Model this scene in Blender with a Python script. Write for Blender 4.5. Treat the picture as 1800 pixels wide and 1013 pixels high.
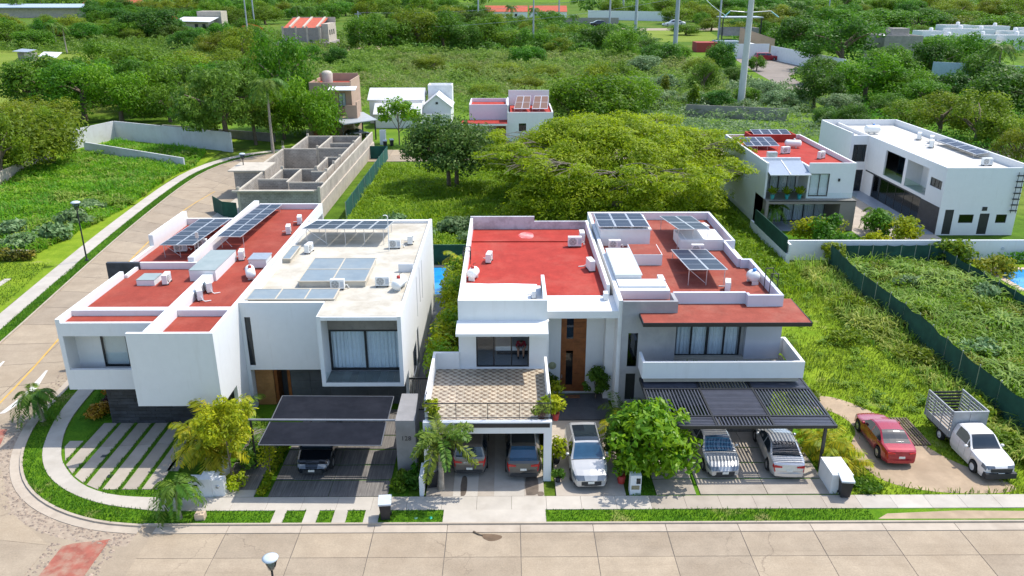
import bpy, bmesh, math, random
import numpy as np
from mathutils import Vector, Matrix
random.seed(7); rng = np.random.default_rng(11)
for o in list(bpy.data.objects): bpy.data.objects.remove(o)
S = bpy.context.scene; COL = S.collection; R = math.radians
# ---------------------------------------------------------------- camera
cam = bpy.data.cameras.new('camera'); camo = bpy.data.objects.new('camera', cam); COL.objects.link(camo)
cam.sensor_width = 36; cam.lens = 28.0; cam.clip_start = .5; cam.clip_end = 9000
camo.location = (0, 0, 24); camo.rotation_euler = (R(90-20.79), 0, R(-.383)); S.camera = camo
# ---------------------------------------------------------------- sky, sun, exposure
SUN = Vector((3.5, 1.95, 7.0)).normalized()
W = bpy.data.worlds.new('World'); S.world = W; W.use_nodes = True
sk = W.node_tree.nodes.new('ShaderNodeTexSky'); sk.sky_type = 'NISHITA'; sk.sun_disc = False
sk.sun_elevation = math.asin(SUN.z); sk.sun_rotation = math.atan2(SUN.x, SUN.y); sk.altitude = 20; sk.air_density = 1.0; sk.dust_density = 1.2; sk.ozone_density = 1.0
bg = W.node_tree.nodes['Background']; bg.inputs[1].default_value = .15
W.node_tree.links.new(sk.outputs[0], bg.inputs[0])
sl = bpy.data.lights.new('sun', 'SUN'); sl.energy = 2.5; sl.angle = R(.5); sl.color = (1, .955, .88)
so = bpy.data.objects.new('sun', sl); COL.objects.link(so); so.location = (40, 20, 90)
so.rotation_euler = (-SUN).to_track_quat('-Z', 'Y').to_euler()
S.view_settings.view_transform = 'Standard'; S.view_settings.look = 'None'; S.view_settings.gamma = 1
S.view_settings.use_curve_mapping = False; S.view_settings.exposure = 1.0
S.render.engine = 'CYCLES'; S.cycles.max_bounces = 7; S.cycles.transparent_max_bounces = 12
# ---------------------------------------------------------------- helpers
class MB:
    def __init__(s): s.v = []; s.f = []; s.sm = []
    def add(s, vs, fs, smooth=False):
        n = len(s.v); s.v += [tuple(p) for p in vs]; s.f += [tuple(i+n for i in f) for f in fs]; s.sm += [smooth]*len(fs); return s
    def bx(s, x0, x1, y0, y1, z0, z1):
        if x0 > x1: x0, x1 = x1, x0
        if y0 > y1: y0, y1 = y1, y0
        if z0 > z1: z0, z1 = z1, z0
        return s.add([(x0,y0,z0),(x1,y0,z0),(x1,y1,z0),(x0,y1,z0),(x0,y0,z1),(x1,y0,z1),(x1,y1,z1),(x0,y1,z1)],
              [(0,3,2,1),(4,5,6,7),(0,1,5,4),(1,2,6,5),(2,3,7,6),(3,0,4,7)])
    def prism(s, poly, z0, z1):
        a = sum(poly[i][0]*poly[(i+1)%len(poly)][1]-poly[(i+1)%len(poly)][0]*poly[i][1] for i in range(len(poly)))
        if a < 0: poly = poly[::-1]
        n = len(poly)
        return s.add([(x,y,z0) for x,y in poly]+[(x,y,z1) for x,y in poly],
              [tuple(range(n-1,-1,-1)), tuple(range(n,2*n))]+[(i,(i+1)%n,(i+1)%n+n,i+n) for i in range(n)])
    def prismx(s, poly, x0, x1):        # polygon in (y,z) extruded along x
        n = len(poly)
        a = sum(poly[i][0]*poly[(i+1)%n][1]-poly[(i+1)%n][0]*poly[i][1] for i in range(n))
        if a < 0: poly = poly[::-1]
        return s.add([(x0,y,z) for y,z in poly]+[(x1,y,z) for y,z in poly],
              [tuple(range(n-1,-1,-1)), tuple(range(n,2*n))]+[(i,(i+1)%n,(i+1)%n+n,i+n) for i in range(n)])
    def prismy(s, poly, y0, y1):        # polygon in (x,z) extruded along y
        n = len(poly)
        a = sum(poly[i][0]*poly[(i+1)%n][1]-poly[(i+1)%n][0]*poly[i][1] for i in range(n))
        if a > 0: poly = poly[::-1]
        return s.add([(x,y0,z) for x,z in poly]+[(x,y1,z) for x,z in poly],
              [tuple(range(n-1,-1,-1)), tuple(range(n,2*n))]+[(i,(i+1)%n,(i+1)%n+n,i+n) for i in range(n)])
    def quad(s, a, b, c, d): return s.add([a,b,c,d], [(0,1,2,3)])
    def slab4(s, a, b, c, d, t):        # thick plate below a,b,c,d (counter-clockwise from above)
        lo = [(p[0],p[1],p[2]-t) for p in (a,b,c,d)]
        return s.add([a,b,c,d]+lo, [(0,1,2,3),(7,6,5,4),(0,4,5,1),(1,5,6,2),(2,6,7,3),(3,7,4,0)])
    def cyl(s, p0, p1, r0, r1=None, n=8, cap=True, smooth=True):
        r1 = r0 if r1 is None else r1
        p0 = Vector(p0); p1 = Vector(p1); d = (p1-p0); 
        if d.length < 1e-6: return s
        d.normalize(); a = d.orthogonal().normalized(); b = d.cross(a)
        vs = []
        for p, r in ((p0,r0),(p1,r1)):
            for i in range(n):
                t = 2*math.pi*i/n; vs.append(p+(a*math.cos(t)+b*math.sin(t))*r)
        s.add(vs, [(i,(i+1)%n,(i+1)%n+n,i+n) for i in range(n)], smooth)
        if cap: s.add(vs, [tuple(range(n-1,-1,-1)), tuple(range(n,2*n))])
        return s
    def tube(s, pts, r, n=6):
        rs = r if isinstance(r, (list, tuple)) else [r]*len(pts)
        for i in range(len(pts)-1): s.cyl(pts[i], pts[i+1], rs[i], rs[i+1], n, True)
        return s
    def lathe(s, prof, c=(0,0,0), n=16, axis='z', smooth=True):
        vs = []
        for r, h in prof:
            for i in range(n):
                t = 2*math.pi*i/n; x, y = r*math.cos(t), r*math.sin(t)
                vs.append({'z':(c[0]+x,c[1]+y,c[2]+h),'y':(c[0]+x,c[1]+h,c[2]-y),'x':(c[0]+h,c[1]+x,c[2]+y)}[axis])
        m = len(prof)
        return s.add(vs, [(k*n+i,k*n+(i+1)%n,(k+1)*n+(i+1)%n,(k+1)*n+i) for k in range(m-1) for i in range(n)], smooth)
    def wall(s, u0, u1, z0, z1, a0, a1, holes=(), axis='y'):
        """wall with rectangular holes; axis 'y': runs along x between y=a0..a1; axis 'x': runs along y between x=a0..a1"""
        us = sorted({u0,u1}|{h[0] for h in holes}|{h[1] for h in holes}); zs = sorted({z0,z1}|{h[2] for h in holes}|{h[3] for h in holes})
        us = [u for u in us if u0-1e-6 <= u <= u1+1e-6]; zs = [z for z in zs if z0-1e-6 <= z <= z1+1e-6]
        sol = {}
        for i in range(len(us)-1):
            for j in range(len(zs)-1):
                cu, cz = (us[i]+us[i+1])/2, (zs[j]+zs[j+1])/2
                sol[i,j] = not any(h[0] < cu < h[1] and h[2] < cz < h[3] for h in holes)
        P = (lambda u,a,z: (u,a,z)) if axis == 'y' else (lambda u,a,z: (a,u,z))
        fl = axis == 'x'
        def q(*p): s.add(p[::-1] if fl else p, [(0,1,2,3)])
        for (i,j), ok in sol.items():
            if not ok: continue
            A,B,C,D = us[i],us[i+1],zs[j],zs[j+1]
            q(P(A,a0,C),P(B,a0,C),P(B,a0,D),P(A,a0,D)); q(P(B,a1,C),P(A,a1,C),P(A,a1,D),P(B,a1,D))
            if not sol.get((i-1,j)): q(P(A,a1,C),P(A,a0,C),P(A,a0,D),P(A,a1,D))
            if not sol.get((i+1,j)): q(P(B,a0,C),P(B,a1,C),P(B,a1,D),P(B,a0,D))
            if not sol.get((i,j-1)): q(P(A,a1,C),P(B,a1,C),P(B,a0,C),P(A,a0,C))
            if not sol.get((i,j+1)): q(P(A,a0,D),P(B,a0,D),P(B,a1,D),P(A,a1,D))
        return s
    def shell(s, x0, x1, y0, y1, z0, z1, t=.2, F=(), B=(), L=(), Rr=()):
        s.wall(x0,x1,z0,z1,y0,y0+t,F); s.wall(x0,x1,z0,z1,y1-t,y1,B)
        s.wall(y0+t,y1-t,z0,z1,x0,x0+t,L,'x'); s.wall(y0+t,y1-t,z0,z1,x1-t,x1,Rr,'x'); return s
    def xf(s, m):
        s.v = [tuple(m @ Vector(p)) for p in s.v]; return s
    def mesh(s, name, mat=None):
        me = bpy.data.meshes.new(name); me.from_pydata(s.v, [], s.f); 
        if any(s.sm): me.polygons.foreach_set('use_smooth', s.sm)
        if mat: me.materials.append(mat)
        me.update(); return me
def link(name, me, parent=None):
    o = bpy.data.objects.new(name, me); COL.objects.link(o)
    if parent:
        o.parent = parent
        if parent.parent is None: o.location = -parent.location
    return o
def part(parent, name, mb, mat, label=None):
    o = link(name, mb.mesh(name, mat), parent)
    if label: o['label'] = label
    return o
def piece(parent, name, me, loc, rz=0, scale=None):     # shared-mesh piece at a world place (parent unrotated, or local at origin)
    o = bpy.data.objects.new(name, me); COL.objects.link(o); o.parent = parent
    base = parent.location if parent.parent is None else Vector((0,0,0))
    o.location = Vector(loc)-base; o.rotation_euler = (0,0,rz)
    if scale: o.scale = scale
    return o
def tag(o, label, cat, group=None):
    o['label'] = label; o['category'] = cat
    if group: o['group'] = group
    return o
def thing(name, label, cat, loc=(0,0,0), rz=0, group=None):
    o = bpy.data.objects.new(name, None); COL.objects.link(o); o.location = loc; o.rotation_euler = (0,0,rz); o.empty_display_size = .3
    return tag(o, label, cat, group)
def single(name, mb, mat, label, cat, group=None):
    return tag(link(name, mb.mesh(name, mat)), label, cat, group)
def struct(name, mb, mat):
    o = link(name, mb.mesh(name, mat)); o['kind'] = 'structure'; return o
def ctree(o, parent=None):
    c = o.copy(); COL.objects.link(c); c.parent = parent
    for ch in list(o.children): ctree(ch, c)
    return c
def dup(o, loc, rz=0, label=None, group=None, scale=None):
    c = ctree(o); c.location = loc; c.rotation_euler = (0,0,rz)
    if label: c['label'] = label
    if group: c['group'] = group
    if scale: c.scale = (scale,)*3 if not isinstance(scale, tuple) else scale
    return c
class Proto:            # first use moves the prototype, later uses copy it
    def __init__(s, o): s.o = o; s.used = False; s.loc0 = o.location.copy()
    def at(s, loc, rz=0, label=None, group=None, scale=None):
        if not s.used:
            s.used = True; o = s.o; o.location = loc; o.rotation_euler = (0,0,rz)
            if label: o['label'] = label
            if group: o['group'] = group
            if scale: o.scale = (scale,)*3 if not isinstance(scale, tuple) else scale
            return o
        return dup(s.o, loc, rz, label, group, scale)
# ---------------------------------------------------------------- materials
def nt(name):
    m = bpy.data.materials.new(name); m.use_nodes = True; t = m.node_tree; b = t.nodes['Principled BSDF']
    return m, t, b, t.nodes['Material Output']
def nd(t, kind, **kw):
    n = t.nodes.new('ShaderNode'+kind)
    for k, v in kw.items(): setattr(n, k, v)
    return n
def noise(t, scale, detail=4, rough=.6, vec=None, stretch=None):
    n = nd(t, 'TexNoise'); n.inputs['Scale'].default_value = scale; n.inputs['Detail'].default_value = detail; n.inputs['Roughness'].default_value = rough
    if vec is None:
        g = nd(t, 'NewGeometry'); vec = g.outputs['Position']
    if stretch:
        mp = nd(t, 'Mapping'); mp.inputs['Scale'].default_value = stretch; t.links.new(vec, mp.inputs[0]); vec = mp.outputs[0]
    t.links.new(vec, n.inputs['Vector']); return n
def ramp(t, src, stops):
    r = nd(t, 'ValToRGB'); e = r.color_ramp.elements
    while len(e) < len(stops): e.new(.5)
    for i, (p, c) in enumerate(stops):
        e[i].position = p; e[i].color = (*c, 1) if len(c) == 3 else c
    t.links.new(src, r.inputs[0]); return r.outputs[0]
def mix(t, a, b, fac, mode='MIX'):
    m = nd(t, 'Mix', data_type='RGBA', blend_type=mode)
    for v, i in ((fac, 0), (a, 6), (b, 7)):
        if hasattr(v, 'links') or hasattr(v, 'is_linked'): t.links.new(v, m.inputs[i])
        elif i == 0: m.inputs[0].default_value = v
        else: m.inputs[i].default_value = (*v, 1)
    return m.outputs[2]
def sc(c, k): return tuple(min(1, x*k) for x in c)
def mat(name, col, rough=.75, var=.1, scale=3., col2=None, scale2=.4, lo=.45, hi=.7, bump=0, bscale=40, metal=0, spec=.35, streak=None, coat=0, objvar=0):
    m, t, b, out = nt(name)
    n = noise(t, scale, 5); c = ramp(t, n.outputs[0], [(.3, sc(col, 1-var)), (.7, sc(col, 1+var))])
    if col2:
        n2 = noise(t, scale2, 6, .65); f = ramp(t, n2.outputs[0], [(lo, (0,0,0)), (hi, (1,1,1))]); c = mix(t, c, col2, f)
    if streak:
        n3 = noise(t, 2.2, 5, .6, stretch=(1.6,1.6,.18)); f = ramp(t, n3.outputs[0], [(.56, (0,0,0)), (.82, (.34,.34,.34))]); c = mix(t, c, streak, f)
    if objvar:
        oi = nd(t, 'ObjectInfo'); f = ramp(t, oi.outputs['Random'], [(0, (1-objvar,)*3), (1, (1,1,1))]); c = mix(t, c, f, 1., 'MULTIPLY')
    t.links.new(c, b.inputs['Base Color'])
    b.inputs['Roughness'].default_value = rough; b.inputs['Metallic'].default_value = metal; b.inputs['Specular IOR Level'].default_value = spec
    if coat: b.inputs['Coat Weight'].default_value = coat; b.inputs['Coat Roughness'].default_value = .05
    if bump:
        nb = noise(t, bscale, 4); bp = nd(t, 'Bump'); bp.inputs['Strength'].default_value = bump; bp.inputs['Distance'].default_value = .02
        t.links.new(nb.outputs[0], bp.inputs['Height']); t.links.new(bp.outputs[0], b.inputs['Normal'])
    return m
def leafmat(name, a, bcol, trans=.35, rough=.55, hue=.03, patch=None, pscale=.045):
    m, t, b, out = nt(name)
    at = nd(t, 'Attribute', attribute_name='rnd'); c = ramp(t, at.outputs['Fac'], [(0, a), (1, bcol)])
    n = noise(t, .55, 3); f = ramp(t, n.outputs[0], [(.3, (.72,.76,.7)), (.7, (1.2,1.16,1.1))]); c = mix(t, c, f, 1., 'MULTIPLY')
    if patch:
        n4 = noise(t, pscale, 5, .6); c = mix(t, c, patch, ramp(t, n4.outputs[0], [(.46, (0,0,0)), (.64, (.8,.8,.8))]))
    oi = nd(t, 'ObjectInfo'); hs = nd(t, 'HueSaturation')
    mr = nd(t, 'MapRange'); mr.inputs[3].default_value = .5-hue; mr.inputs[4].default_value = .5+hue; t.links.new(oi.outputs['Random'], mr.inputs[0]); t.links.new(mr.outputs[0], hs.inputs['Hue'])
    mm = nd(t, 'Math', operation='MULTIPLY'); mm.inputs[1].default_value = 7.31; t.links.new(oi.outputs['Random'], mm.inputs[0])
    fr = nd(t, 'Math', operation='FRACT'); t.links.new(mm.outputs[0], fr.inputs[0])
    mv = nd(t, 'MapRange'); mv.inputs[3].default_value = .82 if hue else .99; mv.inputs[4].default_value = 1.18 if hue else 1.01; t.links.new(fr.outputs[0], mv.inputs[0]); t.links.new(mv.outputs[0], hs.inputs['Value'])
    t.links.new(c, hs.inputs['Color']); c = hs.outputs[0]
    t.links.new(c, b.inputs['Base Color']); b.inputs['Roughness'].default_value = rough; b.inputs['Specular IOR Level'].default_value = .3
    tr = nd(t, 'BsdfTranslucent'); t.links.new(c, tr.inputs[0]); mx = nd(t, 'MixShader'); mx.inputs[0].default_value = trans
    t.links.new(b.outputs[0], mx.inputs[1]); t.links.new(tr.outputs[0], mx.inputs[2]); t.links.new(mx.outputs[0], out.inputs[0])
    return m
def glassmat(name, tint, refl=.25, rough=.02, alpha=.5):
    m, t, b, out = nt(name); t.nodes.remove(b)
    tr = nd(t, 'BsdfTransparent'); tr.inputs[0].default_value = (*tint, 1); gl = nd(t, 'BsdfGlossy'); gl.inputs['Roughness'].default_value = rough; gl.inputs[0].default_value = (.9,.95,1,1)
    fr = nd(t, 'LayerWeight'); pw = nd(t, 'Math', operation='POWER'); pw.inputs[1].default_value = 5; t.links.new(fr.outputs['Facing'], pw.inputs[0]); ad = nd(t, 'Math', operation='MULTIPLY_ADD'); ad.inputs[1].default_value = .9; ad.inputs[2].default_value = refl+.02; ad.use_clamp = True
    t.links.new(pw.outputs[0], ad.inputs[0]); mx = nd(t, 'MixShader'); t.links.new(ad.outputs[0], mx.inputs[0]); t.links.new(tr.outputs[0], mx.inputs[1]); t.links.new(gl.outputs[0], mx.inputs[2]); t.links.new(mx.outputs[0], out.inputs[0])
    return m
WHITE = mat('white_stucco', (.70,.70,.69), .8, .02, 2.5, bump=.05, bscale=25, streak=(.56,.54,.50))
WHITE2 = mat('white_stucco_weathered', (.76,.755,.74), .85, .04, 1.5, (.55,.53,.5), .5, .58, .85, streak=(.40,.37,.36))
MILD = mat('mildewed_plaster', (.50,.50,.52), .9, .08, 2, (.25,.23,.24), 1.2, .45, .75, streak=(.16,.14,.15))
def roofm(name, c, fade, dirt):
    m, t, b, out = nt(name); n1 = noise(t, 1.1, 6, .65); n2 = noise(t, .33, 6, .7); n3 = noise(t, 9, 3, .6); n4 = noise(t, .8, 5, .7, stretch=(1,.25,1))
    col = ramp(t, n1.outputs[0], [(.3, sc(c,.84)), (.7, sc(c,1.12))]); col = mix(t, col, fade, ramp(t, n2.outputs[0], [(.48, (0,0,0)), (.72, (.75,.75,.75))])); col = mix(t, col, dirt, ramp(t, n4.outputs[0], [(.56, (0,0,0)), (.75, (.55,.55,.55))]))
    col = mix(t, col, ramp(t, n3.outputs[0], [(.3, (.9,.9,.9)), (.7, (1.08,1.08,1.08))]), 1., 'MULTIPLY'); t.links.new(col, b.inputs['Base Color']); b.inputs['Roughness'].default_value = .92; b.inputs['Specular IOR Level'].default_value = .2; return m
REDROOF = roofm('red_roof_coating', (.285,.052,.034), (.34,.095,.065), (.20,.038,.028))
REDROOF2 = roofm('bright_red_roof_coating', (.36,.042,.03), (.41,.09,.065), (.23,.028,.022))
REDROOF3 = roofm('salmon_red_roof_coating', (.28,.068,.046), (.35,.14,.10), (.17,.05,.035))
CREAM = mat('cream_roof_membrane', (.50,.465,.39), .9, .08, 2.2, (.33,.28,.205), .5, .46, .78, streak=None, bump=.08, bscale=14)
GREYW = mat('grey_render', (.34,.335,.335), .85, .07, 1.6, (.26,.26,.27), .7, .45, .75, streak=(.22,.22,.22))
GREYW2 = mat('smooth_grey_paint', (.46,.47,.52), .8, .03, 1.5)
STONE = mat('dark_slate', (.055,.06,.07), .55, .25, 3, (.03,.032,.038), 1.4, .4, .7, spec=.4, objvar=.45)
SLATE = mat('dark_polished_concrete', (.10,.105,.115), .45, .2, 1.2, (.06,.063,.07), .8, .4, .75)
CONC = mat('sidewalk_concrete', (.47,.425,.36), .9, .07, 1.3, (.36,.315,.255), .5, .5, .85, bump=.1, bscale=30, objvar=.12)
ROADC = mat('road_concrete', (.37,.305,.225), .9, .07, .9, (.30,.235,.165), .35, .48, .8, bump=.12, bscale=35, objvar=.13)
def roadm(name, c, c2):
    m, t, b, out = nt(name); n1 = noise(t, .9, 6, .65); n2 = noise(t, .33, 6, .7); n3 = noise(t, 14, 3, .6); n4 = noise(t, .5, 5, .65, stretch=(.12,1.6,1))
    col = ramp(t, n1.outputs[0], [(.3, sc(c,.88)), (.7, sc(c,1.1))]); col = mix(t, col, c2, ramp(t, n2.outputs[0], [(.45, (0,0,0)), (.75, (.8,.8,.8))])); col = mix(t, col, sc(c2,.72), ramp(t, n4.outputs[0], [(.54, (0,0,0)), (.74, (.5,.5,.5))]))
    col = mix(t, col, ramp(t, n3.outputs[0], [(.3, (.88,.88,.88)), (.7, (1.1,1.1,1.1))]), 1., 'MULTIPLY')
    g = nd(t, 'NewGeometry'); ns = noise(t, .9, 4, .6); ml = nd(t, 'VectorMath', operation='MULTIPLY_ADD'); ml.inputs[1].default_value = (1.6,1.6,0); t.links.new(ns.outputs['Color'], ml.inputs[0]); t.links.new(g.outputs['Position'], ml.inputs[2])
    vo = nd(t, 'TexVoronoi', feature='DISTANCE_TO_EDGE'); vo.inputs['Scale'].default_value = .16; t.links.new(ml.outputs[0], vo.inputs['Vector'])
    ck = ramp(t, vo.outputs['Distance'], [(.0, (1,1,1)), (.0045, (0,0,0))]); nm = noise(t, .12, 2); ck2 = mix(t, ck, ramp(t, nm.outputs[0], [(.5, (0,0,0)), (.58, (.55,.55,.55))]), 1., 'MULTIPLY'); col = mix(t, col, (.15,.115,.085), ck2)
    oi = nd(t, 'ObjectInfo'); col = mix(t, col, ramp(t, oi.outputs['Random'], [(0, (.84,.84,.85)), (1, (1.03,1.02,1.0))]), 1., 'MULTIPLY')
    t.links.new(col, b.inputs['Base Color']); b.inputs['Roughness'].default_value = .92; b.inputs['Specular IOR Level'].default_value = .25; return m
ROADC = roadm('street_concrete', (.365,.295,.212), (.29,.225,.155))
KERB = mat('kerb_concrete', (.44,.37,.29), .9, .08, 1.5, (.34,.275,.21), .7, .5, .8, objvar=.1)
JOINT = mat('joint_bitumen', (.14,.12,.10), .95, .2, 2)
PAVER = mat('driveway_concrete', (.40,.345,.28), .88, .09, 1.1, (.30,.255,.20), .6, .5, .8, objvar=.18)
def brushm():
    m, t, b, out = nt('dark_brushed_paver'); n = noise(t, 1.0, 5, .7, stretch=(16,.5,1)); n2 = noise(t, .8, 5); oi = nd(t, 'ObjectInfo')
    c = ramp(t, n.outputs[0], [(.32, (.10,.09,.085)), (.52, (.18,.165,.15)), (.72, (.30,.27,.24))]); c = mix(t, c, ramp(t, n2.outputs[0], [(.3, (.78,.78,.78)), (.7, (1.12,1.12,1.12))]), 1., 'MULTIPLY'); c = mix(t, c, ramp(t, oi.outputs['Random'], [(0, (.82,.82,.82)), (1, (1.05,1.05,1.05))]), 1., 'MULTIPLY')
    t.links.new(c, b.inputs['Base Color']); b.inputs['Roughness'].default_value = .8; return m
PAVERD = brushm()
DIRT = mat('bare_dirt', (.40,.30,.20), .95, .15, 1.6, (.29,.215,.14), .35, .4, .7, bump=.4, bscale=6)
WOOD = mat('teak', (.25,.085,.026), .5, .25, 1.2, (.16,.05,.015), 2.5, .45, .75)
WOODL = mat('golden_teak', (.40,.20,.075), .5, .2, 1.2, (.30,.14,.05), 2.5, .45, .75)
BLACK = mat('black_metal', (.018,.02,.023), .45, .2, 3, metal=.0, spec=.5)
DARKF = mat('dark_frame', (.02,.021,.024), .4, .1, 3, spec=.5)
DKSLAT = mat('graphite_slat', (.075,.08,.105), .4, .15, 2, spec=.5, objvar=.25)
SAIL = mat('charcoal_shade_cloth', (.014,.016,.022), .95, .12, 3, (.022,.024,.032), .8, .45, .75, spec=.05)
ACW = mat('appliance_white', (.74,.74,.71), .5, .04, 5)
GRILLE = mat('fan_black', (.03,.03,.03), .5, .1, 5)
STEEL = mat('galvanised_steel', (.48,.49,.50), .4, .1, 4, metal=.7)
ALU = mat('brushed_aluminium', (.62,.62,.62), .35, .05, 4, metal=.6)
CELL = mat('solar_cell', (.014,.021,.042), .35, .15, 1.5, (.022,.032,.058), .6, .4, .7, spec=.18)
CELLG = mat('cell_gap_silver', (.30,.33,.40), .4, .05, 3)
LID = mat('skylight_polycarbonate', (.25,.30,.295), .55, .08, 1.5, (.31,.35,.34), .8, .4, .8, spec=.3)
CURT = mat('white_curtain', (.78,.80,.83), .9, .04, 6)
CURTW = mat('pale_blind', (.70,.70,.67), .9, .03, 4)
GLASS = glassmat('window_glass', (.93,.96,.97), .02)
GLASSD = glassmat('tinted_glass', (.28,.36,.40), .03)
GLASSB = glassmat('balustrade_glass', (.92,.96,.955), .0)
FLOORT = mat('interior_tile', (.30,.33,.37), .4, .06, 2)
BLUEP = mat('pool_water', (.02,.22,.55), .08, .2, 1.5, (.03,.35,.65), .8, .4, .7, spec=.6)
GREENMESH = mat('green_shade_mesh', (.015,.10,.075), .85, .2, 1.5, (.01,.06,.05), .7, .4, .7)
DKMESH = mat('dark_green_shade_mesh', (.02,.08,.055), .85, .25, 1.5, (.012,.045,.033), .7, .4, .7)
BLOCK = mat('concrete_block', (.33,.30,.27), .95, .12, 1.6, (.24,.22,.20), .7, .45, .75, streak=(.17,.155,.14), objvar=.15)
BLOCKL = mat('pale_block', (.48,.42,.34), .95, .1, 1.2, (.33,.29,.25), .8, .45, .8, streak=(.25,.22,.19))
MORTAR = mat('cast_concrete', (.47,.42,.34), .95, .08, 2, (.34,.30,.24), .6, .5, .8)
BEIGE = mat('beige_stucco', (.42,.29,.21), .9, .06, 1.5, (.36,.24,.17), .6, .5, .8, streak=(.25,.17,.12))
TAUPE = mat('taupe_paint', (.24,.205,.18), .8, .05, 2)
def tilem():
    m, t, b, out = nt('terrace_tile'); tc = nd(t, 'TexCoord'); n = noise(t, 9, 4, .6, tc.outputs['Object']); sp = nd(t, 'SeparateXYZ'); t.links.new(tc.outputs['Object'], sp.inputs[0])
    def cosn(sock, k, ph):
        a = nd(t, 'Math', operation='MULTIPLY_ADD'); a.inputs[1].default_value = k; a.inputs[2].default_value = ph; t.links.new(sock, a.inputs[0]); c_ = nd(t, 'Math', operation='COSINE'); t.links.new(a.outputs[0], c_.inputs[0]); return c_.outputs[0]
    a1 = nd(t, 'Math', operation='MULTIPLY'); t.links.new(cosn(sp.outputs[0], 14.5, 0), a1.inputs[0]); t.links.new(cosn(sp.outputs[1], 14.5, .8), a1.inputs[1])
    a2 = nd(t, 'Math', operation='MULTIPLY_ADD'); a2.inputs[1].default_value = .26; a2.inputs[2].default_value = .12; t.links.new(a1.outputs[0], a2.inputs[0]); a3 = nd(t, 'Math', operation='MULTIPLY_ADD'); a3.inputs[1].default_value = .8; t.links.new(n.outputs[0], a3.inputs[0]); t.links.new(a2.outputs[0], a3.inputs[2])
    oi = nd(t, 'ObjectInfo'); c = ramp(t, a3.outputs[0], [(.30, (.16,.11,.075)), (.46, (.31,.24,.165)), (.66, (.52,.45,.345))])
    c = mix(t, c, ramp(t, oi.outputs['Random'], [(0, (.8,.8,.8)), (1, (1.1,1.08,1.05))]), 1., 'MULTIPLY'); t.links.new(c, b.inputs['Base Color']); b.inputs['Roughness'].default_value = .45; return m
TILE = tilem()
TERRA = mat('terracotta_roof', (.45,.10,.055), .85, .15, .8)
PLASTICB = mat('black_plastic', (.022,.022,.025), .5, .2, 4)
PLASTICG = mat('grey_plastic', (.48,.52,.56), .5, .05, 4)
REDPOT = mat('red_pot', (.42,.04,.03), .5, .1, 4)
BARK = mat('bark', (.17,.13,.09), .95, .25, 3, (.10,.08,.06), 5, .4, .7)
BARKP = mat('pale_bark', (.36,.31,.25), .95, .2, 3, (.22,.19,.15), 5, .4, .7)
BRANCH = mat('rain_tree_bark', (.24,.205,.155), .95, .2, 2, (.15,.125,.095), 4, .4, .7)
YEL = mat('road_yellow', (.55,.33,.07), .85, .2, 1.2, (.42,.30,.14), 1.5, .45, .8)
WPAINT = mat('road_white', (.62,.60,.56), .85, .12, 1.2, (.45,.4,.35), 1.5, .5, .8)
REDPAINT = mat('worn_red_paint', (.30,.095,.065), .9, .2, 2, (.33,.22,.155), 1.3, .44, .66)
COBB = mat('river_cobble', (.36,.28,.21), .9, .35, 6, (.22,.17,.13), 3.5, .4, .6)
ORANGE = leafmat('ixora_leaf', (.38,.13,.015), (.55,.30,.02), .25)
L_GRASS = leafmat('grass_blade', (.115,.205,.010), (.28,.355,.024), .45)
L_LAWN = leafmat('lawn_blade', (.055,.15,.008), (.13,.25,.012), .4)
L_WEED = leafmat('weed_blade', (.13,.27,.010), (.45,.56,.11), .48)
L_TALL = leafmat('tall_grass', (.085,.24,.008), (.25,.42,.018), .48)
L_SCRUB = leafmat('scrub_leaf', (.12,.22,.016), (.34,.46,.07), .48, patch=(.33,.31,.11), pscale=.05)
L_TREE = leafmat('tree_leaf', (.055,.16,.008), (.17,.33,.016), .48, hue=.025)
L_TREE2 = leafmat('olive_leaf', (.10,.17,.008), (.27,.35,.018), .48, hue=.02)
L_DARK = leafmat('dark_leaf', (.035,.11,.009), (.12,.24,.018), .45, hue=.02)
L_RAIN = leafmat('rain_tree_leaf', (.165,.27,.006), (.43,.52,.012), .52, hue=.0)
L_LIME = leafmat('lime_leaf', (.18,.29,.008), (.42,.48,.012), .45, hue=.01)
L_YEL = leafmat('yellow_leaf', (.22,.30,.008), (.52,.52,.012), .45, hue=.0)
L_PALM = leafmat('palm_leaf', (.05,.14,.012), (.16,.28,.02), .35, hue=.02)
L_ARECA = leafmat('areca_leaf', (.18,.27,.008), (.55,.46,.012), .4, hue=.02)
L_BROAD = leafmat('broad_leaf', (.07,.21,.008), (.24,.40,.012), .45, rough=.4, hue=.01)
L_VINE = leafmat('vine_leaf', (.09,.19,.05), (.30,.42,.20), .35, hue=.01)
L_RUST = leafmat('flame_flower', (.35,.07,.01), (.50,.16,.02), .3)
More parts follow.
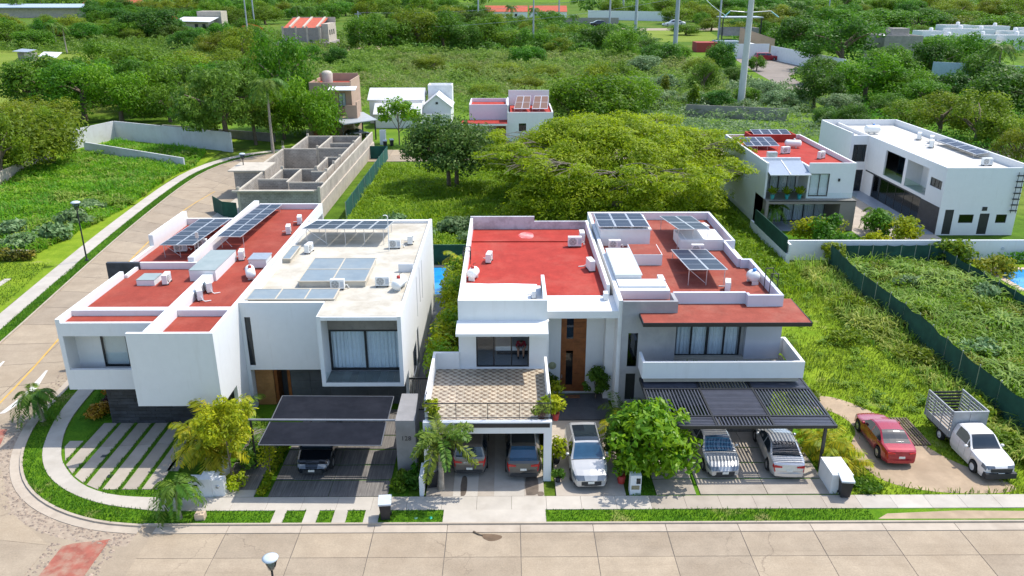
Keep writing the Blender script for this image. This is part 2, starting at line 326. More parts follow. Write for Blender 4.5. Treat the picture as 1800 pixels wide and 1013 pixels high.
# ---------------------------------------------------------------- ground, roads, pavements
def gmat():
    m, t, b, out = nt('meadow_ground')
    n1 = noise(t, .05, 5); n2 = noise(t, .6, 6, .7); n3 = noise(t, 6, 4, .7)
    c = ramp(t, n1.outputs[0], [(.35, (.065,.14,.012)), (.5, (.09,.165,.015)), (.68, (.15,.19,.035))])
    c = mix(t, c, ramp(t, n2.outputs[0], [(.35, (.6,.62,.55)), (.7, (1.25,1.2,1.1))]), 1., 'MULTIPLY')
    c = mix(t, c, ramp(t, n3.outputs[0], [(.3, (.7,.72,.7)), (.7, (1.25,1.22,1.2))]), 1., 'MULTIPLY')
    t.links.new(c, b.inputs['Base Color']); b.inputs['Roughness'].default_value = 1; b.inputs['Specular IOR Level'].default_value = .1
    return m
GROUND = gmat()
def lawnm(name, a, b2, sc2=.7, soil=None, lo=.6, hi=.75):
    m, t, b, out = nt(name); n2 = noise(t, sc2, 6, .7); n3 = noise(t, 14, 4, .7)
    c = ramp(t, n2.outputs[0], [(.35, a), (.7, b2)])
    c = mix(t, c, ramp(t, n3.outputs[0], [(.3, (.65,.67,.65)), (.7, (1.3,1.27,1.2))]), 1., 'MULTIPLY')
    if soil:
        n4 = noise(t, .45, 5, .65); c = mix(t, c, soil, ramp(t, n4.outputs[0], [(lo, (0,0,0)), (hi, (1,1,1))]))
    t.links.new(c, b.inputs['Base Color']); b.inputs['Roughness'].default_value = 1; b.inputs['Specular IOR Level'].default_value = .1
    return m
LAWN = lawnm('verge_turf', (.05,.14,.008), (.11,.22,.012)); LAWNP = lawnm('patchy_turf', (.06,.15,.008), (.13,.24,.012), .7, (.30,.24,.11), .57, .74)
MEADOW = lawnm('lot_grass', (.115,.20,.010), (.24,.32,.024), .35, (.32,.28,.12), .60, .80); FIELD = lawnm('pasture', (.13,.19,.02), (.21,.255,.045), .05)
UNDER = lawnm('undergrowth', (.07,.15,.012), (.16,.25,.025), .3)
mb = MB(); mb.quad((-4000,-600,-.03),(4000,-600,-.03),(4000,7000,-.03),(-4000,7000,-.03)); struct('ground', mb, GROUND)
def sheet(name, poly, z, m):
    a = sum(poly[i][0]*poly[(i+1)%len(poly)][1]-poly[(i+1)%len(poly)][0]*poly[i][1] for i in range(len(poly)))
    if a < 0: poly = poly[::-1]
    b = MB(); b.add([(x,y,z) for x,y in poly], [tuple(range(len(poly)))]); return struct(name, b, m)
def band(a, b): return list(a)+list(b)[::-1]
def resample(p, n):
    p = [Vector((x,y)) for x,y in p]; L = [0]
    for i in range(1, len(p)): L.append(L[-1]+(p[i]-p[i-1]).length)
    out = []
    for k in range(n):
        s = L[-1]*k/(n-1); i = max(j for j in range(len(L)) if L[j] <= s+1e-9); i = min(i, len(p)-2)
        f = (s-L[i])/(L[i+1]-L[i]); q = p[i].lerp(p[i+1], f); out.append((q.x,q.y))
    return out
def smooth(p, it=2):
    for _ in range(it):
        q = [p[0]]
        for i in range(len(p)-1):
            a, b = p[i], p[i+1]; q += [(a[0]*.75+b[0]*.25, a[1]*.75+b[1]*.25), (a[0]*.25+b[0]*.75, a[1]*.25+b[1]*.75)]
        p = q+[p[-1]]
    return p
def offs(p, d):                      # to the left of travel
    out = []
    for i in range(len(p)):
        a = Vector(p[max(0,i-1)]); b = Vector(p[min(len(p)-1,i+1)]); t = (b-a).normalized(); out.append((p[i][0]-t.y*d, p[i][1]+t.x*d))
    return out
def strip(mb, A, B, z0, z1):
    for i in range(len(A)-1): mb.prism([A[i],A[i+1],B[i+1],B[i]], z0, z1)
    return mb
# main street
sheet('street', [(-90,19.5),(90,19.5),(90,31.45),(-17.5,31.45),(-29,46),(-90,46)], .0, JOINT)
road = struct('road', MB().bx(-88,88,19.7,19.8,-.02,.01), ROADC)
def slab(poly, z0, z1, m, parent, name='road_slab', gap=.02):
    c = Vector((sum(p[0] for p in poly)/len(poly), sum(p[1] for p in poly)/len(poly)))
    q = []
    for p in poly:
        v = Vector(p)-c; L = v.length; q.append(tuple(c+v*((L-gap)/L)))
    o = link(name, MB().prism(q, z0, z1).mesh(name, m), parent); return o
sheet('corner_apron', [(-60,20),(-16.62,20),(-16.62,31.4),(-28.2,44),(-60,45)], .0035, ROADC)
rows = [30.86, 29.15, 25.7, 22.3, 19.9]
for r in range(4):
    for k in range(-8, 12):
        x0 = -2.85+k*3.45+(0 if r < 2 else .3); x1 = x0+3.45
        if x0 < -17.9 and rows[r] > 27: continue
        slab([(x0,rows[r+1]),(x1,rows[r+1]),(x1,rows[r]),(x0,rows[r])], -.02, .012+random.uniform(0,.006), ROADC, road, gap=.022)
gut = struct('gutter', MB().bx(-88,-87.9,31,31.1,-.02,.01), KERB)
for k in range(-4, 12):
    x0 = -2.85+k*3.45; 
    slab([(x0,30.88),(x0+3.45,30.88),(x0+3.45,31.42),(x0,31.42)], -.02, .03, KERB, gut, 'gutter_slab', .014)
# corner: slabs between the crossings
for poly in ([(-29.5,30.9),(-26,30.9),(-24.2,32.6),(-26.8,36.2),(-29.5,37.2)], [(-33,30.5),(-29.6,30.5),(-29.6,37.2),(-33,37.2)], [(-36.5,30.5),(-33.1,30.5),(-33.1,37.2),(-36.5,37.2)],
             [(-25.9,30.8),(-21.0,30.1),(-21.0,27),(-25.9,27)], [(-29.5,27),(-26,27),(-26,30.8),(-29.5,30.8)], [(-21.05,30.1),(-24.1,32.5),(-25.9,30.85)], [(-33,27),(-29.6,27),(-29.6,30.4),(-33,30.4)], [(-36.5,27),(-33.1,27),(-33.1,30.4),(-36.5,30.4)]):
    slab(poly, -.02, .014, ROADC, road)
# side street
XFp = [(-35.4,37.6),(-35.8,45),(-36.2,52),(-36.9,57.3),(-38.2,67.3),(-39.4,76.8),(-40.6,89),(-41.5,100.4),(-41.6,108.7),(-40.1,116),(-36,121.5),(-28,124)]
XNp = [(-27.3,40.4),(-27.8,47),(-28.0,52),(-28.6,57.3),(-30,67.3),(-31.2,76.8),(-32.2,89),(-33,97),(-33,104),(-32,109),(-29.5,113),(-24,115)]
XF = resample(smooth(XFp), 27); XN = resample(smooth(XNp), 27)
XM = [((a[0]+b[0])/2, (a[1]+b[1])/2) for a, b in zip(XF, XN)]
sheet('side_street', band(offs(XF,.3), offs(XN,-.3)), .004, JOINT)
sroad = struct('side_road', MB().bx(-34,-33.9,38,38.1,-.02,.008), ROADC)
for i in range(26):
    for A, B in ((XF, XM), (XM, XN)):
        slab([A[i],A[i+1],B[i+1],B[i]], -.02, .016+random.uniform(0,.006), ROADC, sroad, 'road_slab', .03)
YL = smooth([(-30.9,41),(-31.1,43.4),(-31.7,48.2),(-32.4,52.4),(-33.9,62),(-35.5,73.3),(-36.6,84),(-36.9,90),(-36.3,97.3)])
struct('road_line', strip(MB(), YL, offs(YL,.13), .02, .029), YEL)
struct('stop_line', MB().prism([(-30.45,42.1),(-30.15,42.2),(-29.75,44.6),(-30.62,47.9),(-30.75,47.85),(-30.3,44.4)], .02, .029), WPAINT)
struct('stop_line', MB().prism([(-34.3,44.2),(-34.0,44.3),(-33.7,46.5),(-34.3,49.3),(-34.42,49.25),(-34.1,46.4)], .02, .029), WPAINT)
# back street
sheet('back_street', [(-29,115),(90,118),(90,125),(-30,124)], .008, JOINT)
broad = struct('back_road', MB().bx(-29,-28.9,119,119.1,-.02,.012), ROADC)
for k in range(18):
    for a, b in ((0,.5),(.5,1)):
        x0 = -28.8+k*3.7; x1 = x0+3.7; y = lambda x, f: (115+.025*(x+29))+f*(9-.016*(x+29))
        slab([(x0,y(x0,a)),(x1,y(x1,a)),(x1,y(x1,b)),(x0,y(x0,b))], -.02, .02, ROADC, broad, 'road_slab', .03)
# corner pavement rings (travel from side street to front)
CV = smooth([(-28.3,52.3),(-27.9,45.4),(-27.7,41.5),(-26.8,38.3),(-25.6,36),(-24,34.1),(-21.8,32.6),(-19.4,31.7),(-17.3,31.47)])
SO = smooth([(-27.7,52.3),(-27.2,45.2),(-26.8,41.7),(-25.9,38.6),(-25.1,37),(-23.9,35.4),(-22.1,34.0),(-19.9,33),(-17.3,32.55)])
SI = smooth([(-26.6,52.3),(-26.2,45.2),(-25.8,41.0),(-24.6,37.9),(-23.6,36.4),(-22.0,34.8),(-20.2,33.9),(-18.6,33.65),(-17.3,33.6)])
n = 34; CV = resample(CV, n); SO = resample(SO, n); SI = resample(SI, n)
C1 = offs(CV, -.62); C2 = offs(CV, -1.5)
sheet('verge_soil', band(CV, SO), .07, LAWNP)
kb = struct('corner_kerb', strip(MB(), CV, offs(CV,-.14), -.02, .12), KERB)
for i in range(0, n-1, 3):
    j = min(i+3, n-1); A = offs(CV,-.14)[i:j+1]; B = C1[i:j+1]; o = link('kerb_slab', strip(MB(), A, B, -.02, .035).mesh('kerb_slab', KERB), kb)
sw = struct('sidewalk', strip(MB(), [SO[0],SO[1]], [SI[0],SI[1]], -.02, .1), CONC)
for i in range(1, n-1, 2):
    j = min(i+2, n-1); link('sidewalk_slab', strip(MB(), SO[i:j+1], SI[i:j+1], -.02, .1+random.uniform(0,.004)).mesh('sidewalk_slab', CONC), sw)
# cobbles, one by one but too small to pick apart
def cobbles(name, polys, per=26):
    m = MB()
    for A, B in polys:
        for i in range(len(A)-1):
            L = (Vector(A[i])-Vector(A[i+1])).length; w = (Vector(A[i])-Vector(B[i])).length
            for _ in range(int(L*w*per)):
                u, v = random.random(), random.random()
                p = Vector(A[i]).lerp(Vector(A[i+1]), u).lerp(Vector(B[i]).lerp(Vector(B[i+1]), u), v); r = random.uniform(.06,.13); a = random.random()*3
                ring = [(p.x+r*random.uniform(.8,1.2)*math.cos(a+k*1.256), p.y+r*.8*random.uniform(.8,1.2)*math.sin(a+k*1.256), .005) for k in range(5)]
                m.add(ring+[(p.x,p.y,.03+r*.22)], [(k,(k+1)%5,5) for k in range(5)], False)
    o = link(name, m.mesh(name, COBB)); o['kind'] = 'stuff'; o['label'] = 'band of small river cobbles set along the corner kerb and crossings'; return o
xb = lambda x0,x1,y0,y1: ([(x0,y0),(x0,(y0+y1)/2),(x0,y1)], [(x1,y0),(x1,(y0+y1)/2),(x1,y1)])
sheet('cobble_bed', band(C1, C2), .0045, mat('cobble_mortar', (.34,.27,.20), .95, .2, 4))
cobbles('cobbles', [(C1,C2), xb(-21.0,-20.4,25,30.3), xb(-18.4,-17.85,25,30.9), ([(-28.2,37.2),(-31,37.3),(-35.3,37.4)],[(-27.9,37.9),(-31,37.9),(-35.3,38)]), ([(-29,40.4),(-32,40.5),(-35.6,40.6)],[(-29,40.9),(-32,41),(-35.6,41.1)])])
struct('painted_crossing', MB().prism([(-20.38,25),(-18.42,25),(-18.42,30.5),(-20.0,30.2),(-20.38,30.0)], -.02, .022), REDPAINT)
struct('painted_crossing', MB().prism([(-35.6,38.02),(-28.1,37.95),(-28.9,40.35),(-35.6,40.35)], -.02, .026), REDPAINT)
# far side of the side street: verge and pavement
FO = offs(XF, .12); F1 = offs(XF, 1.15); F2 = offs(XF, 2.6)
struct('far_kerb', strip(MB(), XF, FO, -.02, .11), KERB); sheet('far_verge_soil', band(FO, F1), .06, LAWN)
fs = struct('far_sidewalk', strip(MB(), F1[:2], F2[:2], -.02, .09), CONC)
for i in range(1, 26): link('sidewalk_slab', strip(MB(), F1[i:i+2], F2[i:i+2], -.02, .09).mesh('sidewalk_slab', CONC), fs)
slab([(-40.6,66.2),(-39.1,66.2),(-39.4,69.0),(-40.9,69.0)], -.02, .1, CONC, fs, 'sidewalk_slab')
# front pavement and verge
X0 = -17.3
fw = struct('front_sidewalk', MB().bx(X0,-17.0,32.5,33.58,-.02,.1), CONC)
xs = [-17.0+k*1.72 for k in range(27)]
for i in range(26):
    x0, x1 = xs[i], xs[i+1]; c = (x0+x1)/2
    slab([(x0,32.5),(x1,32.5),(x1,33.58),(x0,33.58)], -.02, .1+random.uniform(0,.004), CONC if not 6.8 < c < 17.6 else PAVER, fw, 'sidewalk_slab', .008)
segs = [(-17.3,-11.3),(-10.75,-9.8),(-9.15,-8.4),(-7.75,-6.9),(-6.2,-3.1),(1.85,28)]
prev = None
fk = struct('front_kerb', MB().bx(-17.3,28,31.43,31.53,-.02,.11), KERB)
for a, b in segs:
    sheet('verge_soil', [(a,31.53),(b,31.53),(b,32.5),(a,32.5)], .07, LAWN if a < 1 else LAWNP)
    if prev is not None: struct('driveway_apron', MB().bx(prev,a,31.45,32.5,-.02,.104), CONC)
    prev = b
GR = []     # grass areas collected for blades: (polygon, z, kind)
for a, b in segs: GR.append(([(a,31.55),(min(b,17.6),31.55),(min(b,17.6),32.48),(a,32.48)], .07, 'lawn'))
GR.append((band(CV, SO), .07, 'lawn')); GR.append((band(FO, F1), .06, 'lawn'))
# yards
sheet('corner_yard_soil', SI+[(-17.3,41.2),(-23.0,41.2),(-23.0,52.3)], .03, LAWN)
yard = struct('corner_yard', MB().bx(-18.0,-17.4,36,41,-.02,.06), PAVER)
def curveY(x):
    c = [p for p in SI]; 
    for i in range(len(c)-1):
        if c[i][0] <= x <= c[i+1][0]: f = (x-c[i][0])/(c[i+1][0]-c[i][0]+1e-9); return c[i][1]+f*(c[i+1][1]-c[i][1])
    return 33.6
for k in range(7):
    x0 = -24.6+k*1.0; x1 = x0+.76; y0 = max(curveY(x0)+.12, 34.35); y1 = max(curveY(x1)+.12, 34.35)
    if k == 0: 
        slab([(x0,38.4),(x1,37.0),(x1,39.0),(x0,39.0)], -.02, .06, PAVER, yard, 'paving_slab', .01); continue
    ym = 38.2+.1*k
    slab([(x0,y0),(x1,y1),(x1,ym),(x0,ym)], -.02, .06, PAVER, yard, 'paving_slab', .012)
    slab([(x0,ym),(x1,ym),(x1,40.95),(x0,40.95)], -.02, .06, PAVER, yard, 'paving_slab', .012)
for x in (-22.1,-20.9): struct('drain_cover', MB().bx(x,x+.26,35.4 if x>-22 else 37.3,35.66 if x>-22 else 37.56,.05,.066), BLACK)

for k in range(7): GR.append(([(-24.6+k+.77,max(curveY(-24.6+k+.9)+.1,34.1)),(-24.6+k+.99,max(curveY(-24.6+k+1)+.1,34.1)),(-24.6+k+.99,40.9),(-24.6+k+.77,40.9)], .04, 'lawn'))
GR.append(([(-20.4,33.98),(-17.4,33.7),(-17.4,34.3),(-20.6,34.3)], .03, 'lawn')); GR.append(([(-25.3,41.2),(-23.2,41.2),(-23.2,46),(-25.9,46)], .03, 'lawn'))
# white house drive
sheet('drive_joint_turf', [(-16.5,33.6),(-5.0,33.6),(-5.0,43.2),(-16.5,43.2)], .03, LAWN)
dr = struct('white_house_drive', MB().bx(-14.6,-12.72,34.2,40.2,-.02,.09), PAVERD)
part(dr, 'kerb_strip', MB().bx(-14.6,-12.72,33.62,34.2,-.02,.1), CONC)
for y0, y1 in ((33.66,35.02),(35.14,36.42),(36.54,37.92),(38.04,39.4),(39.5,42.4)):
    for x0, x1 in ((-12.0,-9.0),(-8.98,-6.02)): slab([(x0,y0),(x1,y0),(x1,y1),(x0,y1)], -.02, .08, PAVERD if y1 > 33 else PAVER, dr, 'paving_slab', .006)
# middle house drive
md = struct('middle_house_drive', MB().bx(2.45,5.95,33.62,41.0,-.02,.08), PAVER)
cols = [-4.1,-2.75,-1.5,-.68,.85,1.85]
for i in range(5): slab([(cols[i],33.62),(cols[i+1],33.62),(cols[i+1],41.3),(cols[i],41.3)], -.02, .07+.004*(i%2), PAVER if i%2 == 0 else CONC, md, 'paving_slab', .01)
for k in range(4):
    for j in range(2): slab([(2.4+k*.95,41.05+j*1.55),(3.35+k*.95,41.05+j*1.55),(3.35+k*.95,42.6+j*1.55),(2.4+k*.95,42.6+j*1.55)], -.02, .14, SLATE, md, 'slate_slab', .006)
# right house drive
sheet('drive_joint_turf', [(6.2,33.6),(17.3,33.6),(17.3,40.6),(6.2,40.6)], .03, LAWN)
rd = struct('right_house_drive', MB().bx(7.5,16.4,39.75,40.2,-.02,.55), PAVERD)
for y0, y1 in ((33.72,35.02),(35.14,36.5),(36.62,38.0),(38.1,39.7)):
    for x0, x1 in ((7.5,9.5),(9.72,13.1),(13.12,16.3)): slab([(x0,y0),(x1,y0),(x1,y1),(x0,y1)], -.02, .08, PAVER, rd, 'paving_slab', .006)
GR.append(([(6.3,33.6),(7.4,33.6),(7.4,36),(6.3,36)], .03, 'lawn'))
# open lots
DP = smooth([(18.3,42.6),(19.8,42.0),(20.3,40.0),(19.0,38.2),(18.9,36.3),(19.5,34.6),(22,33.75),(25.5,33.75),(26.2,34.4),(24.6,35.9),(23.4,37.6),(23.1,40),(21.6,42.6),(20.2,44.0),(18.6,44.0)], 2)
sheet('lot_grass', [(16.2,33.62),(60,33.62),(60,69),(25.7,69),(25.7,88),(16.2,88)], .024, MEADOW)
sheet('weed_lot_floor', [(29.7,33.65),(52,33.65),(45,45),(43.2,52),(42.2,58),(41.2,64),(40.2,69),(29.7,69)], .03, UNDER)
sheet('dirt_patch', DP, .034, DIRT); sheet('dirt_patch', smooth([(17.3,44.6),(18.2,44.4),(18.5,46.5),(17.6,47.5),(17.2,46)]), .034, DIRT)
sheet('dirt_patch', [(17.8,31.7),(28,31.66),(28,32.2),(22,32.32),(18.4,32.1)], .074, DIRT)
sheet('back_lot_grass', [(-17.7,60),(26,60),(26,114.5),(-17.7,113.5)], .018, MEADOW)
sheet('left_lot_grass', [(-90,50),(-38.5,50),(-40,60),(-43.4,90),(-44.5,105),(-43.5,113),(-45,135),(-90,135)], .022, MEADOW)
sheet('brush_floor', [(-60,126),(120,127),(190,330),(-90,330)], -.012, UNDER); sheet('pasture', [(-420,150),(-90,150),(-150,330),(-420,330)], .01, FIELD); sheet('roadside_pasture', [(50,380),(100,380),(115,478),(60,478)], .01, FIELD)
sheet('lane', [(68,192),(75,192),(80,232),(100,262),(104,290),(80,290),(74,245)], .02, mat('old_lane', (.24,.20,.165), .9, .1, .5, (.17,.145,.12), .15, .45, .8))
for px, py, nn in ((-49.5,62.0,6),(-47.0,54.5,5)):
    for k in range(nn):
        x = px+k*1.15; y = py+.25*(k%2)+k*.2
        s_ = MB().prism([(0,0),(.55,0),(.42,2.4),(-.13,2.4)], -.02, .07)
        link('paving_slab', s_.xf(Matrix.Translation((x,y,0))).mesh('paving_slab', CONC), fs)
# ---------------------------------------------------------------- shared builders for houses
ROT = {'F': Matrix.Identity(4), 'L': Matrix.Rotation(-math.pi/2, 4, 'Z'), 'R': Matrix.Rotation(math.pi/2, 4, 'Z')}
def curtain(x0, x1, z0, z1, y, wave=.22, amp=.045):
    n = max(8, int((x1-x0)/wave*8)); m = MB(); vs = []
    for i in range(n+1):
        x = x0+(x1-x0)*i/n; yy = y+amp*math.sin(i*math.pi/4)+.02*math.sin(i*.37)
        vs += [(x,yy,z0),(x,yy,z1)]
    m.add(vs, [(2*i,2*i+2,2*i+3,2*i+1) for i in range(n)], True); return m
def window(root, u0, u1, z0, z1, a, n=2, face='F', frame=DARKF, glass=GLASS, cur=None, fw=.07, panes=None, name='window', blind=None):
    """sliding window: a = plane of the outer face; u along x for F, along y for L/R"""
    M4 = ROT[face]
    if face == 'F': x0, x1, y = u0, u1, a
    elif face == 'L': x0, x1, y = -u1, -u0, a          # (x,y)->(y,-x): x'=-u, y'=a
    else: x0, x1, y = u0, u1, -a
    f = MB(); f.bx(x0,x1,y,y+.07,z0,z0+fw); f.bx(x0,x1,y,y+.07,z1-fw,z1); f.bx(x0,x0+fw,y,y+.07,z0+fw,z1-fw); f.bx(x1-fw,x1,y,y+.07,z0+fw,z1-fw)
    w = (x1-x0)/n
    for i in range(1, n): f.bx(x0+i*w-fw/2,x0+i*w+fw/2,y+.004,y+.066,z0+fw,z1-fw)
    fo = part(root, name, f.xf(M4), frame)
    for i in range(n):
        if panes is not None and not panes[i]: continue
        a0 = x0+i*w+(fw if i == 0 else fw/2); a1 = x0+(i+1)*w-(fw if i == n-1 else fw/2)
        part(fo, 'pane', MB().bx(a0,a1,y+.03,y+.042,z0+fw,z1-fw).xf(M4), glass)
    if cur:
        for k in range(max(1, n//2)):
            s_ = (x1-x0)/max(1, n//2); part(fo, 'curtain', curtain(x0+k*s_+.05, x0+(k+1)*s_-.05, z0+.03, z1-.05, y+.22).xf(M4), cur)
    if blind: part(fo, 'blind', MB().bx(x0+.06,x1-.06,y+.14,y+.16,z0+.1,z1-.05).xf(M4), blind)
    return fo
def make_ac():
    t = thing('air_conditioner', 'x', 'air conditioner')
    b = MB().bx(-.42,.42,-.15,.17,.08,.66); part(t, 'casing', b, ACW)
    g = MB().lathe([(.0,-.166),(.22,-.166),(.235,-.156),(.235,-.148)], (-.12,0,.37), 20, 'y'); part(t, 'fan_opening', g, GRILLE)
    r = MB()
    for k in (.07,.13,.19): r.lathe([(k,-.172),(k+.014,-.178),(k+.028,-.172)], (-.12,0,.37), 16, 'y')
    r.bx(-.35,.11,-.178,-.17,.362,.378).bx(-.128,-.112,-.178,-.17,.14,.6); part(t, 'fan_guard', r, ACW)
    part(t, 'louvre', MB().bx(.2,.4,-.158,-.151,.2,.54), PLASTICG)
    for x in (-.33,.33): part(t, 'foot', MB().bx(x-.04,x+.04,-.2,.2,0,.079), GRILLE)
    part(t, 'pipe', MB().tube([(.43,.05,.25),(.56,.05,.3),(.62,.08,.15),(.63,.2,.04),(.62,.55,.03)], .03, 6), ACW)
    return t
AC = Proto(make_ac()); 
def ac(x, y, z, rz, where, s=1.0):
    return AC.at((x,y,z), R(rz), 'white air conditioner unit '+where, 'rooftop air conditioners', s)
def tank(x, y, z, rz, label, cap=REDPOT, L=.55, r=.3):
    t = thing('gas_tank', label, 'gas tank', (0,0,0)); pr = []
    for k in range(7): a = math.pi/2*k/6; pr.append((r*math.sin(a)+.001, -L-r*.6*math.cos(a)))
    pr += [(q, -h) for q, h in pr[::-1]]
    part(t, 'tank_body', MB().lathe(pr, (0,0,r+.12), 16, 'y'), ACW)
    for s in (-1,1): part(t, 'leg', MB().bx(-.2,.2,s*.35-.04,s*.35+.04,0,.2), ACW)
    part(t, 'valve_cover', MB().lathe([(.11,0),(.11,.14),(.07,.18),(.001,.18)], (0,-.1,2*r+.1), 12), cap)
    part(t, 'pipe', MB().tube([(0,.1,2*r+.1),(0,.1,2*r+.35),(.12,.2,2*r+.38)], .015, 5), DARKF)
    t.location = (x,y,z); t.rotation_euler = (0,0,R(rz)); return t
MILKY = mat('milky_pane', (.19,.235,.26), .45, .1, 1.2, (.26,.29,.29), .8, .4, .8)
def solar(label, fl, fr, br, bl, nx, ny, deck, cell=None, group='rooftop solar arrays', braces=True):
    c = (Vector(fl)+Vector(fr)+Vector(br)+Vector(bl))/4
    t = thing('solar_array', label, 'solar panels', (c.x,c.y,deck), 0, group)
    fl, fr, br, bl = map(Vector, (fl, fr, br, bl))
    def P(u, v, dz=0): q = fl.lerp(fr, u).lerp(bl.lerp(br, u), v); return (q.x,q.y,q.z+dz)
    g = .008
    for i in range(nx):
        for j in range(ny):
            u0, u1, v0, v1 = i/nx+g/2, (i+1)/nx-g/2, j/ny+g/2, (j+1)/ny-g/2
            p = part(t, 'panel', MB().slab4(P(u0,v0),P(u1,v0),P(u1,v1),P(u0,v1), .04), ALU)
            m = MB(); e = .022/ max(.5, nx*.5); ev = e*nx/ny*.8
            hv = (v0+v1)/2
            for a, b in ((v0+ev, hv-ev*.25), (hv+ev*.25, v1-ev)): m.add([P(u0+e,a,.004),P(u1-e,a,.004),P(u1-e,b,.004),P(u0+e,b,.004)], [(0,1,2,3)])
            part(p, 'cells', m, cell or CELL)
    W = (fr-fl).length
    npost = max(2, int(round(W/1.4))+1)
    for k in range(npost):
        u = .04+.92*k/(npost-1)
        for v in (.06,.94):
            q = P(u,v,-.04); part(t, 'post', MB().cyl((q[0],q[1],deck),q,.025,n=6), ALU)
    part(t, 'rail', MB().cyl(P(0,.06,-.065),P(1,.06,-.065),.025,n=5).cyl(P(0,.94,-.065),P(1,.94,-.065),.025,n=5), ALU)
    if braces:
        q0 = P(.05,.06,-.1); q1 = P(.45 if npost < 3 else .05+.92/(npost-1),.06,0); part(t, 'brace', MB().cyl(q0,(q1[0],q1[1],deck+.08),.02,n=5), ALU)
    return t
def skylight(label, x0, x1, y0, y1, z0, z1, nx, ny, base=WHITE, lid=LID, over=.03, glazed=False):
    t = thing('skylight', label, 'skylight', ((x0+x1)/2,(y0+y1)/2,z0), 0, 'roof skylights')
    part(t, 'kerb', MB().shell(x0,x1,y0,y1,z0,z1,.1), base)
    for i in range(nx):
        for j in range(ny):
            a0 = x0-over+(x1-x0+2*over)*i/nx+.015; a1 = x0-over+(x1-x0+2*over)*(i+1)/nx-.015; b0 = y0-over+(y1-y0+2*over)*j/ny+.015; b1 = y0-over+(y1-y0+2*over)*(j+1)/ny-.015
            part(t, 'lid' if not glazed else 'pane', MB().bx(a0,a1,b0,b1,z1+.002,z1+.035), lid)
    if glazed:
        f = MB()
        for i in range(nx+1): a = x0-over+(x1-x0+2*over)*i/nx; f.bx(a-.04,a+.04,y0-over,y1+over,z1+.001,z1+.05)
        for j in range(ny+1): b = y0-over+(y1-y0+2*over)*j/ny; f.bx(x0-over-.04,x1+over+.04,b-.04,b+.04,z1+.002,z1+.052)
        part(t, 'frame', f, mat('skylight_frame', (.50,.44,.34), .7, .08))
    return t
# ================================================================ corner house
h = thing('corner_house', 'white cubic corner house with red roofs and a dark stone ground floor', 'house', (-20,48,0))
gf = part(h, 'ground_floor_wall', MB().shell(-23.12,-15.5,41,64,0,2.72,.25), STONE)
tl = {}
for r in range(13):
    x = -23.12-random.uniform(0,.4)
    while x < -15.7:
        L = random.choice((.5,.7,.9,1.2)); a = max(x,-23.12); b = min(x+L-.012,-15.52)
        if b-a > .1:
            key = round(b-a,2)
            if key not in tl: tl[key] = MB().bx(0,key,-.035,-.002,0,.196).mesh('stone_tile', STONE)
            piece(gf, 'stone_tile', tl[key], (a,41-random.uniform(0,.02),.02+r*.208))
        x += L
part(h, 'fin_wall', MB().bx(-24.65,-24.4,40.1,47.9,2.72,7.0), WHITE)
part(h, 'floor_slab', MB().bx(-24.4,-15.64,40.302,64.3,2.725,3.0).bx(-18.94,-15.64,38.402,40.3,2.7,2.95), WHITE)
b = MB().bx(-24.4,-19.152,40.1,40.3,2.722,3.95); part(h, 'balcony_parapet', b, WHITE)
w = MB().wall(-24.4,-19.152,3.0,6.3,41.2,41.4,[(-23.0,-20.1,3.6,5.75)]).bx(-24.4,-19.152,40.1,40.3,6.0,6.78).bx(-24.4,-19.152,40.3,41.4,6.31,6.62).bx(-24.4,-24.15,41.4,49.6,3.0,6.3)
part(h, 'recess_wall', w, WHITE)
window(h, -23.0,-20.1,3.6,5.75,41.22,2,cur=None,blind=CURTW,fw=.1)
part(h, 'planter_bed', MB().bx(-24.38,-19.17,40.32,41.18,3.001,3.3), mat('dark_fill', (.03,.03,.032), .9, .3, 8))  # near-black fill between balcony parapet and recess wall
part(h, 'front_block', MB().bx(-19.98,-15.42,38.2,38.4,2.7,7.0).bx(-19.15,-18.95,38.4,41.4,2.7,6.2).bx(-15.64,-15.42,38.4,42.5,2.7,7.0).bx(-15.64,-15.42,40.6,42.5,0,2.698).bx(-15.64,-15.42,42.5,64.6,6.2,7.0)
     .bx(-18.5,-15.64,38.4,41.4,6.3,6.58), WHITE)
part(h, 'roof_wall', MB().bx(-19.15,-18.5,38.4,47.3,6.2,7.02).bx(-24.4,-19.152,41.4,41.9,6.25,7.0).bx(-18.498,-15.642,41.4,41.9,6.25,7.0), WHITE)
rf = part(h, 'roof', MB().bx(-18.498,-15.642,38.402,41.398,6.582,6.62).bx(-24.398,-19.152,40.302,41.398,6.622,6.66).bx(-24.38,-19.152,41.902,49.6,6.3,6.55).bx(-18.498,-15.642,41.902,47.3,6.3,6.55).bx(-20.6,-15.642,49.8,64.58,6.3,6.552).bx(-19.152,-15.642,47.302,49.798,6.3,6.551), REDROOF)
part(h, 'rear_wing_wall', MB().shell(-25.2,-20.9,49.8,60.4,0,6.3,.2).bx(-24.1,-20.4,49.602,49.8,6.2,7.0).bx(-25.2,-25.0,49.85,54.0,6.3,6.78).bx(-25.3,-25.0,54,60.4,6.3,7.55).bx(-25,-21.02,60.2,60.4,6.3,7.0).bx(-21.0,-20.6,49.82,64.6,6.2,7.3).bx(-20.6,-15.42,64.6,64.8,0,7.0).bx(-24.4,-24.2,47.902,49.6,6.55,6.75), WHITE)
part(h, 'rear_roof', MB().bx(-24.998,-21.002,49.85,60.198,6.302,6.5), REDROOF)
part(h, 'dark_stone_fin', MB().bx(-26.3,-24.102,49.55,49.84,0,7.0), STONE)
skylight('small white skylight box with pale lid on the corner house roof', -23.0,-21.9,46.5,47.75,6.55,6.9,1,1)
skylight('long skylight box with pale green lid in the middle of the corner house roof', -20.0,-18.35,47.32,51.4,6.55,7.25,1,1)
